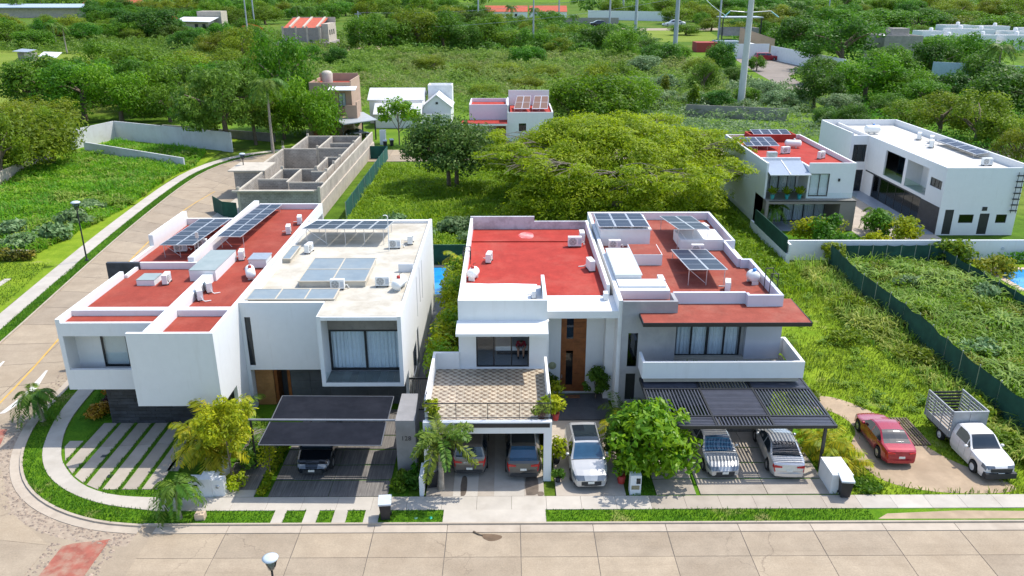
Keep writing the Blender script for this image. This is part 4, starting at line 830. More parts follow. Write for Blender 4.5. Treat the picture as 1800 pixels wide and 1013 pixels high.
for i, x in enumerate((27.5,29.0,30.3)):
    t = thing('balcony_plant', ['leftmost','middle','rightmost'][i]+' teal pot plant on the red-roofed house balcony', 'potted plant', (x,80.3,3.3), 0, 'balcony pots'); part(t, 'pot', MB().lathe([(.15,0),(.25,.5),(.2,.5),(.01,.45)], (x,80.3,3.3), 10), mat('teal_pot', (.03,.3,.28), .5) if i == 0 else bpy.data.materials['teal_pot'])
    m = MB()
    for k in range(40): a = k*2.4; r_ = .2+.35*random.random(); z_ = 3.9+.7*random.random(); m.add([(x+.05*math.cos(a),80.3+.05*math.sin(a),3.8),(x+r_*math.cos(a-.25),80.3+r_*math.sin(a-.25),z_),(x+1.3*r_*math.cos(a),80.3+1.3*r_*math.sin(a),z_+.05),(x+r_*math.cos(a+.25),80.3+r_*math.sin(a+.25),z_)], [(0,1,2,3)])
    part(t, 'leaves', m, L_YEL)
sofa = thing('patio_sofa', 'brown patio sofa under the balcony of the red-roofed house', 'sofa', (32.5,80.8,0)); part(sofa, 'seat', MB().bx(31,34,80.4,81.4,0,.5), TAUPE); part(sofa, 'backrest', MB().bx(31,34,80.2,80.4,0,.9), TAUPE)
tank(33.0,91.5,6.5,80,'white gas tank on the roof of the red-roofed balcony house',ACW,.7,.4); ac(31.0,88,6.5,20,'behind centre on the balcony house roof',1.2); ac(34.0,85.3,6.5,40,'near the right corner of the balcony house roof',1.2)
single('roof_box', MB().bx(27.7,28.7,83.7,84.3,6.5,7.5), STEEL, 'grey roof box at the front left of the balcony house roof', 'roof box')
solar('low solar array at the back left of the balcony house roof', (27.2,90,7.0),(31,90,7.0),(31,93.5,7.4),(27.2,93.5,7.4), 4, 1, 6.5); solar('rear solar array inside the red upstand of the balcony house', (29.5,95.2,7.4),(34,95.2,7.4),(34,97,7.7),(29.5,97,7.7), 4, 1, 6.5)
gw = thing('garden_wall', 'white garden wall running in front of the two rear houses', 'wall', (38,70.5,0)); part(gw, 'wall', MB().bx(25.8,56,70.4,70.6,0,1.9).bx(25.8,26.0,69.2,70.4,0,1.9).bx(25.6,25.8,69.2,80.6,0,1.0), WHITE); 
for x in (41.5,46.2,50.5): part(gw, 'wall_lamp', MB().lathe([(.14,-.06),(.14,0)], (x,70.39,1.1), 10, 'y').lathe([(.001,-.062),(.14,-.06)], (x,70.39,1.1), 10, 'y'), PLASTICG)
single('mesh_screen', MB().bx(25.62,25.68,69.4,79.4,1.0,2.5), DKMESH, 'dark green mesh screen on the side wall of the balcony house', 'screen')
# --- long white house
h = thing('long_white_house', 'long white two-storey house with recessed balconies at the right', 'house', (48,92,0))
x0, x1, y0, y1 = 44.0, 51.9, 78.2, 106.7
Lh = [(86.9,91.6,3.3,6.2),(81.6,86.3,3.3,6.2),(78.7,81.0,4.6,5.5),(82.2,94,.1,2.8),(78.9,81.2,1.0,2.4)]
w = MB().wall(y0,y1,0,7,x0,x0+.2,Lh,'x').wall(x0+.2,x1,0,7,y0,y0+.2,[(46.1,47.6,1.3,2.2),(48.2,49.2,.1,2.3),(49.9,51.0,1.3,2.2),(44.6,45.5,.1,2.7)]).wall(y0+.2,y1,0,7,x1-.2,x1,(),'x').wall(x0,x1,0,7,y1-.2,y1).bx(44.2,45.8,86.3,86.9,3.3,6.2).bx(45.8,46,81.6,92,3.3,6.2)
w.wall(41.9,44.0,0,7,96.6,96.8,[(42.3,43.9,3.8,5.9),(42.2,43.9,.1,2.8)]).wall(96.8,106.5,0,7,41.9,42.1,(),'x').wall(41.9,44.0,0,7,106.5,106.7); part(h, 'wall', w, WHITE)
part(h, 'floor_slab', MB().bx(44.2,51.7,78.4,106.5,2.95,3.28), FLOORT); part(h, 'ground_floor', MB().bx(42.1,51.7,78.4,106.5,-.02,.12), FLOORT); part(h, 'roof', MB().bx(x0+.2,x1-.2,y0+.2,y1-.2,6.3,6.6).bx(42.1,44.0,96.8,106.5,6.3,6.6), mat('white_membrane', (.58,.555,.51), .85, .06, 1.5, (.45,.42,.37), .4, .5, .8))
part(h, 'parapet', MB().bx(x1-.2,x1,y0,y1,7,7.35).bx(41.9,x1-.2,y1-.2,y1,7,7.35).bx(41.9,42.1,96.6,y1-.2,7,7.3), WHITE)
part(h, 'stone_wall', MB().bx(43.95,43.998,78.3,82.2,0,2.9).bx(43.95,43.998,82.2,96,2.8,2.95), STONE)
window(h, 86.9,91.6,3.3,6.2,45.6,3,'L',glass=GLASSD); window(h, 81.6,84.5,3.3,6.2,45.6,1,'L',glass=GLASSD); window(h, 78.7,81.0,4.6,5.5,44.05,3,'L',glass=GLASSD); window(h, 82.2,94,.1,2.8,44.1,6,'L',glass=GLASSD); window(h, 78.9,81.2,1.0,2.4,44.05,2,'L',glass=GLASSD)
window(h, 42.3,43.9,3.8,5.9,96.65,3,glass=GLASSD); window(h, 42.2,43.9,.1,2.8,96.65,2,glass=GLASSD)
for a, b_ in ((46.1,47.6),(49.9,51.0)): window(h, a,b_,1.3,2.2,y0+.05,1,glass=GLASSD)
part(h, 'side_door', MB().bx(48.2,49.2,y0+.05,y0+.1,.1,2.3), BLACK); part(h, 'dark_door', MB().bx(44.6,45.5,y0+.05,y0+.1,.1,2.7), BLACK); part(h, 'vent', MB().bx(48.3,48.8,y0-.05,y0,2.6,3.0), BLACK)
for a, b_ in ((86.9,91.6),(81.6,86.3)): part(h, 'balustrade_glass', MB().bx(44.03,44.05,a,b_,3.3,4.2), GLASSB)
ldr = part(h, 'cat_ladder', MB().cyl((51.6,y0-.25,2.4),(51.6,y0-.25,6.6),.03).cyl((51.1,y0-.25,2.4),(51.1,y0-.25,6.6),.03), BLACK)
for k in range(7): part(ldr, 'rung', MB().bx(51.0,51.7,y0-.3,y0-.2,2.6+k*.6,2.72+k*.6), BLACK)
tank(45.8,100,6.6,90,'white roof tank with blue cap on the long white house', bpy.data.materials['blue_cap'], .7, .5)
ac(49.8,96,6.6,60,'farthest of three beside the roof panel of the long house',1.3); ac(50.2,93.8,6.6,60,'middle of three beside the roof panel of the long house',1.3); ac(48.8,91,6.6,60,'nearest of three beside the roof panel of the long house',1.3); ac(49.6,81.2,6.6,0,'at the front corner of the long house roof',1.2)
solar('dark solar panels along the right parapet of the long white house', (50.3,84.5,7.1),(51.6,84.5,7.3),(51.6,93,7.3),(50.3,93,7.1), 1, 4, 6.6)
struct('patio', MB().bx(36,44,70.6,96,-.02,.06), PAVER); struct('patio', MB().bx(26,36,70.6,80,-.02,.055), LAWN)
# pools
struct('swimming_pool', MB().bx(43.6,58,62.6,67.4,-.02,.05), BLUEP); struct('pool_edge', MB().bx(43.0,58,62.1,62.6,-.02,.1).bx(43.0,58,67.4,67.9,-.02,.1).bx(43.0,43.6,62.6,67.4,-.02,.1), mat('pool_stone', (.5,.38,.30), .8))
struct('swimming_pool', MB().bx(-7.0,-5.5,61.5,68.3,-.02,.06), BLUEP); struct('pool_edge', MB().bx(-7.6,-4.8,60.8,61.5,-.02,.1).bx(-7.6,-4.8,68.3,69.0,-.02,.1).bx(-5.5,-4.8,61.5,68.3,-.02,.1), SLATE)
struct('side_passage', MB().bx(-5.84,-4.7,41,60.7,-.02,.05), SLATE)
single('pool_fence', MB().bx(-7.6,-2.9,69.3,69.45,0,1.9), DKMESH, 'dark screen fence behind the small pool', 'fence')
# --- unfinished block house
h = thing('unfinished_house', 'roofless grey concrete block house under construction', 'building site', (-25,100,0))
def cw(xa, xb, ya, yb, z=3.0, m=BLK, nm='block_wall'):
    part(h, nm, MB().bx(xa,xb,ya,yb,0,z), m); part(h, 'ring_beam', MB().bx(xa-.01,xb+.01,ya-.01,yb+.01,z+.001,z+.16), MORTAR)
for a in ((-29.3,-20.6,85.1,85.3),(-28.7,-25.2,90.4,90.6),(-24.7,-20.8,88.8,89.0),(-27.5,-23.0,95.8,96.0),(-23.5,-21.9,94.5,94.7),(-23.8,-21.9,102.9,103.1),(-30.5,-26.1,108.8,109.0),(-26.0,-21.9,109.2,109.4),(-25,-21.9,112.8,113.0),(-29.6,-21.7,118.5,118.7),
          (-29.4,-29.2,85.4,94.5),(-32.8,-29.2,94.6,94.8),(-32.8,-32.6,94.9,99),(-30.7,-30.5,99.2,108.7),(-25.1,-24.9,89.1,95.7),(-23.4,-23.2,96.1,102.8),(-27.4,-27.2,90.7,95.7),(-26,-25.8,109.5,118.4),(-29.6,-29.4,109.1,118.4)): cw(*a)
cw(-21.8,-21.6,89.2,119,3.0,BLKL); cw(-20.6,-20.4,85.4,121.8,3.05,BLKL)
part(h, 'rendered_wall', MB().bx(-20.39,-20.25,84.6,121.8,0,1.7), BLOCKL); part(h, 'floor_slab', MB().bx(-32.6,-20.6,85.3,121,-.02,.1), MORTAR); part(h, 'soffit_slab', MB().bx(-33.4,-29.0,94.3,99.2,3.17,3.3).bx(-29.9,-21.0,84.8,85.09,3.0,3.16), MORTAR)
for x, y in ((-29.3,85.2),(-20.5,85.2),(-23.2,95.9),(-21.7,94.6),(-21.7,103),(-30.6,108.9),(-29.5,118.6),(-21.7,113),(-21.7,118.6),(-26,109.3),(-21.7,99),(-27.3,95.9)):
    part(h, 'column', MB().bx(x-.14,x+.14,y-.14,y+.14,0,3.5), MORTAR); part(h, 'rebar', MB().cyl((x-.08,y,3.5),(x-.08,y,4.3),.02,n=4).cyl((x+.08,y+.05,3.5),(x+.08,y+.05,4.2),.02,n=4), TAUPE)
fn = thing('mesh_fence', 'teal green mesh fence beside the unfinished block house', 'fence', (-17.6,100,0))
for k in range(8):
    ya = 84.5+k*4.1; part(fn, 'mesh_panel', MB().bx(-17.63,-17.58,ya,ya+4.08,0,1.9), GREENMESH); part(fn, 'post', MB().cyl((-17.6,ya,0),(-17.6,ya,2.0),.04,n=6), STEEL)
part(fn, 'mesh_panel', MB().bx(-20.2,-17.6,117.3,117.36,0,1.9), GREENMESH)
fn = thing('mesh_fence', 'dark green screen in front of the unfinished house by the road', 'fence', (-31,88,0)); part(fn, 'mesh_panel', MB().prism([(-33.3,88),(-31.4,85.5),(-29.6,84.9),(-29.6,84.95),(-31.36,85.55),(-33.26,88.05)], 0, 1.8), DKMESH)
# --- beige house and carport
h = thing('beige_house', 'beige two-storey house with a pale awning behind the tall palm', 'house', (-29.5,140,0))
part(h, 'wall', MB().wall(-33,-26.0,0,8.9,136.5,136.7,[(-28.2,-27.0,4.9,7.2)]).wall(136.7,145,0,9.2,-26.2,-26.0,(),'x').bx(-33,-32.8,136.7,145,0,8.9).bx(-33,-26.2,144.8,145,0,9.6).bx(-33,-31.2,135.4,136.5,0,6.8).bx(-26.9,-24.9,134.6,134.8,3.4,5.4).bx(-25.1,-24.9,134.8,137.5,3.4,5.9).bx(-29.5,-24.9,134.6,136.5,3.1,3.4), BEIGE)
part(h, 'roof', MB().bx(-32.8,-26.2,136.7,144.8,8.0,8.3), REDROOF); part(h, 'awning', MB().slab4((-29.5,134.6,7.9),(-25.0,134.6,7.9),(-25.0,136.5,8.3),(-29.5,136.5,8.3),.1), WHITE2); window(h, -28.2,-27.0,4.9,7.2,136.55,2,blind=CURTW)
part(h, 'ground_wall', MB().bx(-32.5,-29.5,134.8,135.4,0,3.2), WOOD)
t = thing('roof_water_tank', 'round beige water tank on top of the beige house', 'water tank', (-30.5,141,8.3)); part(t, 'tank_body', MB().lathe([(.9,8.3),(.95,9.9),(.7,10.3),(.3,10.4),(.001,10.4)], (-30.8,141,0), 14), mat('tank_beige', (.5,.44,.36), .6))
cpt = thing('carport', 'flat grey carport roof on black posts by the beige house', 'carport', (-26,135,0)); part(cpt, 'roof_sheet', MB().slab4((-26.3,129.2,3.2),(-21.4,133.1,3.3),(-25.2,141.8,3.3),(-30.4,137.4,3.2),.15), mat('grey_sheet', (.34,.36,.37), .5, .06, 1)); 
for x, y in ((-26.5,129.9),(-21.8,133.2),(-25.3,141),(-29.9,137.2)): part(cpt, 'post', MB().bx(x-.1,x+.1,y-.1,y+.1,0,3.08), BLACK)
single('gate_pier', MB().bx(-20.4,-19.5,128.4,129.4,0,2.3), WHITE, 'white gate pier by the carport of the beige house', 'gate pier')
# --- gabled white house
def gable(root, x0, x1, y0, y1, ze, zr, axis='x', roofm=None, wallm=WHITE):
    part(root, 'wall', MB().shell(x0,x1,y0,y1,0,ze,.2), wallm)
    if axis == 'x':
        ym = (y0+y1)/2
        for xa in (x0,x1-.2): part(root, 'gable_end', MB().prismx([(y0,ze),(y1,ze),(ym,zr)], xa, xa+.2), wallm)
        part(root, 'roof', MB().slab4((x0-.3,y0-.3,ze),(x1+.3,y0-.3,ze),(x1+.3,ym,zr+.16),(x0-.3,ym,zr+.16),.15).slab4((x0-.3,ym,zr+.161),(x1+.3,ym,zr+.161),(x1+.3,y1+.3,ze),(x0-.3,y1+.3,ze),.15), roofm)
    else:
        xm = (x0+x1)/2
        for ya in (y0,y1-.2): part(root, 'gable_end', MB().prismy([(x0,ze),(x1,ze),(xm,zr)], ya, ya+.2), wallm)
        part(root, 'roof', MB().slab4((x0-.3,y0-.3,ze),(xm,y0-.3,zr+.16),(xm,y1+.3,zr+.16),(x0-.3,y1+.3,ze),.15).slab4((xm,y0-.3,zr+.161),(x1+.3,y0-.3,ze),(x1+.3,y1+.3,ze),(xm,y1+.3,zr+.161),.15), roofm)
WR = mat('white_metal_roof', (.60,.60,.60), .6, .06, 1, (.45,.45,.45), .4, .5, .8)
h = thing('gabled_white_house', 'white gabled house with pale metal roofs and a square tower', 'house', (-18,150,0))
gable(h, -15.4,-10.3,149,155.5,3.1,5.2,'y',WR); gable(h, -23.6,-15.5,144.5,149.8,2.5,3.9,'x',WR); gable(h, -25.4,-15.6,150,157,4.3,5.9,'x',WR)
part(h, 'tower', MB().shell(-15,-10.4,155.6,159,0,6.3,.2).bx(-14.8,-10.6,155.8,158.8,5.8,6.0), WHITE2); part(h, 'vent', MB().bx(-13.05,-12.6,148.95,149.0,3.6,4.0), BLACK); part(h, 'porch_wall', MB().bx(-15.6,-10.2,147.6,147.8,0,2.0), WHITE)
# --- white and red house
h = thing('porch_house', 'low white house with red porch roof and wooden door', 'house', (0,136,0))
part(h, 'wall', MB().shell(-6.2,.1,134,142,0,5.6,.2).bx(-6.4,-6.2,132.0,134,0,2.8).bx(-.1,.12,131.0,134,0,2.8), mat('lilac_stucco', (.66,.62,.66), .85, .03)); part(h, 'porch_roof', MB().bx(-7.4,.1,130.4,134,2.85,3.1), REDROOF2); part(h, 'fascia', MB().bx(-7.45,.12,130.3,130.398,2.7,3.0), WHITE)
part(h, 'door', MB().bx(-1.7,-.15,133.9,133.99,.1,2.5), WOODL); part(h, 'roof', MB().bx(-6,-.1,134.2,141.8,4.9,5.0).bx(.6,7.4,131.7,141.8,4.2,4.4), REDROOF2)
part(h, 'block', MB().wall(.12,7.6,0,4.7,131.5,131.7,[(2.0,3.2,1.6,2.9)]).bx(.12,.32,131.7,142,0,5.8).bx(7.4,7.6,131.7,142,0,4.7).bx(.32,7.4,141.8,142,0,7.0), WHITE); window(h, 2.0,3.2,1.6,2.9,131.55,2,glass=GLASSD)
for i, xx_ in enumerate((1.2,4.2)): solar(['left','right'][i]+' brown solar rack on the low white and red house', (xx_,134,4.9),(xx_+2.6,134,4.9),(xx_+3.0,139,6.4),(xx_+.6,139,6.4), 2, 1, 4.4, mat('brown_rack', (.16,.085,.06), .7) if i == 0 else bpy.data.materials['brown_rack'])
# --- far unfinished building on a plinth
h = thing('hilltop_block_building', 'unfinished grey block building with red roof panels far behind', 'building', (-84,345,0))
part(h, 'wall', MB().shell(-91,-75.5,340,358,2.3,8,.4), BLOCK); part(h, 'side_wall', MB().bx(-75.5,-72.8,342,358,2.3,9.4), BLOCKL); part(h, 'plinth', MB().bx(-95,-72,338,360,0,2.4), BLOCK); part(h, 'roof', MB().slab4((-90.6,340.4,8.0),(-75.9,340.4,8.0),(-75.9,357.6,11.2),(-90.6,357.6,11.2),.3), TERRA); part(h, 'back_wall', MB().bx(-91,-72.8,357.6,358,8,11.5), BLOCKL)
for x in (-88,-82.5,-77): part(h, 'rib', MB().slab4((x-.4,340.4,8.5),(x+.4,340.4,8.5),(x+.4,357.6,11.7),(x-.4,357.6,11.7),.6), MORTAR)
for k in range(3): part(h, 'window', MB().bx(-72.81,-72.75,344+k*4,346+k*4,5,7), BLACK)
for x in (-90.8,-85.5,-81,-75.9): part(h, 'pilaster', MB().bx(x-.4,x+.4,339.8,340,2.4,8.6), BLOCKL)
struct('dirt_yard', MB().prism(smooth([(-100,305),(-70,300),(-50,320),(-45,350),(-60,380),(-72,360),(-72,336),(-96,336)]), -.02, .03), DIRT)
# --- left field walls
gwm = mat('old_white_wall', (.58,.58,.58), .9, .06, 1, (.42,.40,.38), .5, .5, .8, streak=(.3,.28,.26))
def fwall(label, a, b, z, m=gwm, t=.2, z2=None):
    a = Vector(a); b = Vector(b); d = (b-a).normalized(); n_ = Vector((-d.y,d.x))*t; z2 = z2 or z
    m_ = MB(); P = [(a.x,a.y),(b.x,b.y),(b.x+n_.x,b.y+n_.y),(a.x+n_.x,a.y+n_.y)]; zz_ = [z,z2,z2,z]
    m_.add([(p[0],p[1],-.05) for p in P]+[(p[0],p[1],q) for p, q in zip(P, zz_)], [(3,2,1,0),(4,5,6,7),(0,1,5,4),(1,2,6,5),(2,3,7,6),(3,0,4,7)])
    return single('field_wall', m_, m, label, 'wall')
fwall('long low white wall between the two grassy lots on the left', (-64,120.8), (-45.2,110.7), 1.9, z2=1.5); fwall('tall white wall at the back of the left lot', (-65.2,133.7), (-42.3,122.6), 3.0)
fwall('sunlit streaked white wall end at the far left lot', (-67.8,124.5), (-65.2,133.7), 3.0); fwall('grey old wall under the bushy trees at far left', (-64.4,98.6), (-66.5,116.3), 1.8, BLOCKL); fwall('dark wall under the trees behind the left lot', (-60,140), (-38,131), 1.4, BLOCK)
fwall('low hedge wall beside the left yard pavers', (-60,72), (-44.8,71.6), .7, BLOCKL)
fwall('overgrown grey retaining wall right of the big spreading tree', (35,158), (53,152), 2.3, BLOCK)
# --- right rear lane
fwall('white lane wall behind the red pickup', (80,290), (92,290), 5.0, WHITE2); fwall('long white lane wall under the roadside trees', (92,288), (96,233), 4.5, WHITE2); fwall('pale blue wall beyond the right trees', (108,208), (125,196), 6, mat('pale_blue_wall', (.42,.52,.6), .8)); fwall('sloped beige wall beyond the lane', (84,300), (97,300), 10, BEIGE, .3, 6)
h = thing('grey_block_tower', 'tall windowless grey block building among the right trees', 'building', (119,250,0)); part(h, 'wall', MB().shell(113,124.5,248,262,0,10,.4), BLOCK); part(h, 'roof', MB().bx(113.4,124.1,248.4,261.6,9.2,9.6), WHITE2); part(h, 'stair_head', MB().bx(116,121,250,255,9.6,12), BLOCK); part(h, 'door', MB().bx(116.5,118,247.9,248,0,3), BLACK)
h = thing('tyre_shelter', 'white domed shelter beside the lane wall', 'shelter', (86,295,0)); part(h, 'canopy', MB().prismy([(84,3),(85,4.4),(87,5),(89,4.4),(90,3),(87,4.6)], 291, 298), WHITE2); part(h, 'post', MB().bx(84,84.2,291,291.2,0,3.2), STEEL)
vil = [(176,352,9,6),(188,350,8,7),(199,356,10,6.5),(211,350,9,6),(222,356,11,7),(176,336,8,5),(187,332,9,5.5),(199,330,10,5.5),(212,334,9,6),(196,372,12,7.5),(214,374,12,7)]
for i, (x, y, wd, ht) in enumerate(vil):
    t = thing('village_house', 'small white flat-roofed house, %s in the %s row of the far right settlement' % (['leftmost','second','third','fourth','fifth'][[0,1,2,3,4,0,1,2,3,0,1][i]], ['middle','front','back'][0 if i < 5 else 1 if i < 9 else 2]), 'house', (x,y,0), 0, 'settlement houses at far right'); part(t, 'wall', MB().shell(x,x+wd,y,y+9,0,ht,.3), WHITE2); part(t, 'roof', MB().bx(x+.3,x+wd-.3,y+.3,y+8.7,ht-.8,ht-.5), CREAM)
    for k in range(2): part(t, 'window', MB().bx(x+1.5+k*3.5,x+3+k*3.5,y-.08,y,ht*.4,ht*.4+1.5), BLACK)
    part(t, 'roof_tank', MB().lathe([(.8,ht-.5),(.8,ht+1),(.4,ht+1.3),(.001,ht+1.3)], (x+wd*.6,y+4,0), 10), WHITE2)
# shanty near the pylon
h = thing('tin_shanty', 'red and white tin shanty with flat roof near the lane', 'shed', (80,330,0)); part(h, 'wall', MB().bx(73,81,318,326,0,3.6), mat('red_boards', (.35,.06,.05), .85)); part(h, 'white_wall', MB().bx(81.2,90,320,328,0,4), mat('blue_white_boards', (.4,.46,.52), .8, .3, 1)); part(h, 'roof', MB().bx(84,100,326,336,12.2,12.6), STEEL); part(h, 'upper_wall', MB().bx(85,99,327,335,5.6,8.5), BLOCK)
for x in (84.5,99.5): part(h, 'post', MB().bx(x-.2,x+.2,326.5,326.9,0,12.2), BLACK)
# left pasture sheds
h = thing('field_shed', 'little wooden field shed with tilted tin roof on the pasture', 'shed', (-163,283,0)); part(h, 'wall', MB().bx(-166,-161.5,282,286,0,2.8), BLOCK); part(h, 'roof', MB().slab4((-167,281,3.3),(-162,281,3.0),(-162,287,3.4),(-167,287,3.7),.12), STEEL); part(h, 'boards', MB().bx(-163.5,-160,281.5,281.7,0,2.6), BLOCKL)
h = thing('field_canopy', 'tilted tin canopy on posts standing on the pasture', 'canopy', (-149,272,0)); part(h, 'roof', MB().slab4((-152,269,2.6),(-146,269,2.2),(-147,275,3.4),(-153,275,3.6),.12), WR)
for x in (-151.5,-146.5): part(h, 'post', MB().bx(x-.1,x+.1,269.5,269.7,0,2.3), BLACK)
h = thing('farm_hut', 'pale farm hut with shabby tin roof above the pasture', 'hut', (-165,448,0)); part(h, 'wall', MB().bx(-172,-158,445,455,0,6), BLOCKL); part(h, 'roof', MB().slab4((-175,442,6.6),(-156,442,6.2),(-156,457,8),(-175,457,8.2),.2), WR); part(h, 'upper_room', MB().bx(-168,-155,458,468,0,11), BLOCKL)
for x in (-165,-161): part(h, 'window', MB().bx(x,x+1.6,444.8,445,1,5), BLACK)
h = thing('long_barn', 'long barn with pale blue metal roof at far left', 'barn', (-400,680,0)); part(h, 'roof', MB().slab4((-490,668,8),(-320,668,8),(-320,700,10),(-490,700,10),.6), mat('blue_sheet', (.35,.42,.5), .5)); part(h, 'wall', MB().bx(-478,-325,672,698,0,7.4), BLOCKL)
# far terracotta roofs
for i, (x, y, wd, lab) in enumerate(((-16,640,32,'left far house with terracotta gable roof'),(18,640,28,'right far house with terracotta gable roof'),(-42,640,18,'small far white house among trees'),(-450,900,60,'far left house with long red roof'))):
    h = thing('distant_house', lab, 'house', (x,y,0)); gable(h, x,x+wd,y,y+18,5.5,9.5,'x',TERRA if i != 2 else WR,WHITE2)
    for k in range(4): part(h, 'window', MB().bx(x+3+k*wd/5,x+5+k*wd/5,y-.2,y,2,4), BLACK)
fwall('long grey wall beside the distant highway', (62,640), (120,600), 6.5, WHITE2, .5); struct('highway', MB().prism([(20,474),(130,480),(135,506),(15,500)], -.02, .03), ROADC); fwall('low dark wall along the distant highway', (5,560), (75,560), 4, BLOCK, .5)
# poles and wires
py = thing('transmission_pole', 'tall white tapered transmission pole with cross arms', 'power pole', (49.3,170.3,0)); part(py, 'shaft', MB().cyl((49.3,170.3,0),(49.5,170.3,36),.75,.42,12), mat('pale_concrete_pole', (.55,.54,.51), .8, .06, 1))
for z, l in ((18.9,1),(22.6,1)):
    for s in (-1,1):
        ar = part(py, 'cross_arm', MB().cyl((49.45,170.3,z),(49.45+s*4.2,170.3,z+.3),.14,.08,6), STEEL); part(ar, 'insulator', MB().cyl((49.45+s*4.2,170.3,z+.2),(49.45+s*5.6,169.5,z-.9),.12,.12,6), mat('insulator_teal', (.2,.45,.45), .3) if z < 20 and s < 0 else bpy.data.materials['insulator_teal'])
PM = mat('grey_pole', (.36,.39,.42), .7, .06, 1)
def pole(x, y, hgt, r, label):
    t = thing('utility_pole', label, 'utility pole', (x,y,0), 0, 'utility poles'); part(t, 'shaft', MB().cyl((x,y,0),(x,y,hgt),r,r*.6,8), PM); part(t, 'cross_arm', MB().bx(x-1.4,x+1.4,y-.1,y+.1,hgt-1.2,hgt-.95), PM); return t
pole(61.8,304,36,.9,'thick grey utility pole nearest left of the transmission pole'); pole(62.4,404,42,.8,'grey utility pole standing in the roadside pasture'); pole(64,520,44,.6,'thin grey pole beside the distant highway'); pole(84,330,30,.45,'thin pole behind the red shanty'); pole(10,310,24,.35,'thin dark pole in the middle of the scrub')
pole(-102,330,22,.35,'thin pole behind the far block building'); pole(-62,352,14,.4,'short pale pole beside the dirt yard'); pole(97,700,70,.9,'far grey pole above the grey wall'); pole(40,640,50,.6,'far pole right of the terracotta houses'); pole(-20,600,50,.6,'far pole left of the terracotta houses'); pole(-150,500,30,.5,'far thin pole above the left trees'); pole(230,600,40,.5,'far lamp-like pole above the right woods')
def wire(label, a, b, sagm, r=.05):
    pts = [tuple(Vector(a).lerp(Vector(b), k/10)-Vector((0,0,sagm*4*(k/10)*(1-k/10)))) for k in range(11)]; return tag(link('power_line', MB().tube(pts, r, 4).mesh('power_line', STEEL)), label, 'power line')
wire('upper power line sagging across the scrub', (-62,352,13.5), (61.8,304,24), 3, .06); wire('lower power line across the scrub', (-60,320,9), (61.8,300,20), 3, .06); wire('line from the transmission pole arm to the grey pole', (45,170,18), (61.8,304,33), 2.5, .06); wire('higher line from the transmission pole to the grey pole', (45,170,21.7), (61.8,304,35), 2.5, .06)
# ================================================================ vehicles
def paint(name, c, metal=.25, rough=.3):
    m, t, b, out = nt(name); n = noise(t, 900, 2); cc = ramp(t, n.outputs[0], [(.3, sc(c,.96)), (.7, sc(c,1.04))]); t.links.new(cc, b.inputs['Base Color'])
    b.inputs['Metallic'].default_value = metal; b.inputs['Roughness'].default_value = rough; b.inputs['Coat Weight'].default_value = .8; b.inputs['Coat Roughness'].default_value = .04; return m
CARGL = mat('car_glass', (.012,.02,.028), .06, .1, 3, spec=.8); CARGLB = mat('car_glass_blue', (.02,.07,.13), .06, .15, 2, spec=.8)
TYRE = mat('tyre', (.02,.02,.02), .85, .2, 8); RIM = mat('alloy_rim', (.45,.45,.46), .35, .1, 8, metal=.7); RIMW = mat('steel_rim_white', (.6,.6,.58), .5, .1, 8)
HEADL = mat('headlamp', (.13,.15,.18), .12, .1, 6, spec=.7); TAIL = mat('tail_lamp', (.45,.02,.02), .15, .15, 6, spec=.7); PLATE = mat('licence_plate', (.62,.62,.58), .5, .25, 30); TRIM = mat('bumper_trim', (.03,.032,.035), .6, .1, 5)
def sm(a, b, x): t = min(1, max(0, (x-a)/(b-a))); return t*t*(3-2*t)
def interp(tab, s):
    for i in range(len(tab)-1):
        if tab[i][0] <= s <= tab[i+1][0]:
            f = (s-tab[i][0])/(tab[i+1][0]-tab[i][0]); f = f*f*(3-2*f)*.5+f*.5; return tab[i][1]+f*(tab[i+1][1]-tab[i][1])
    return tab[-1][1] if s > tab[-1][0] else tab[0][1]
STY = {   # centre-line heights by length fraction, cabin limits (hood end, roof start, roof end, glass end), belt height
 'suv':   dict(top=[(0,.62),(.03,.82),(.10,.94),(.25,1.06),(.40,1.60),(.50,1.66),(.82,1.62),(.965,1.12),(.985,1.02),(1,.72)], cab=(.25,.40,.83,.965), belt=1.02, H=1.66),
 'boxy':  dict(top=[(0,.72),(.03,.95),(.08,1.06),(.28,1.12),(.37,1.66),(.45,1.74),(.92,1.72),(.975,1.18),(.985,1.08),(1,.78)], cab=(.28,.37,.93,.975), belt=1.12, H=1.74),
 'sedan': dict(top=[(0,.52),(.03,.68),(.10,.80),(.28,.93),(.43,1.40),(.52,1.46),(.68,1.43),(.86,1.06),(.96,1.0),(.985,.92),(1,.62)], cab=(.28,.43,.68,.86), belt=.93, H=1.46),
 'hatch': dict(top=[(0,.55),(.03,.72),(.10,.84),(.25,.98),(.42,1.50),(.52,1.56),(.80,1.50),(.96,1.05),(.985,.98),(1,.65)], cab=(.25,.42,.80,.96), belt=.98, H=1.56),
 'cab':   dict(top=[(0,.75),(.03,.92),(.08,1.0),(.42,1.12),(.62,1.66),(.70,1.72),(.97,1.71),(.99,1.68),(1,1.66)], cab=(.42,.62,1.2,1.3), belt=1.06, H=1.72)}
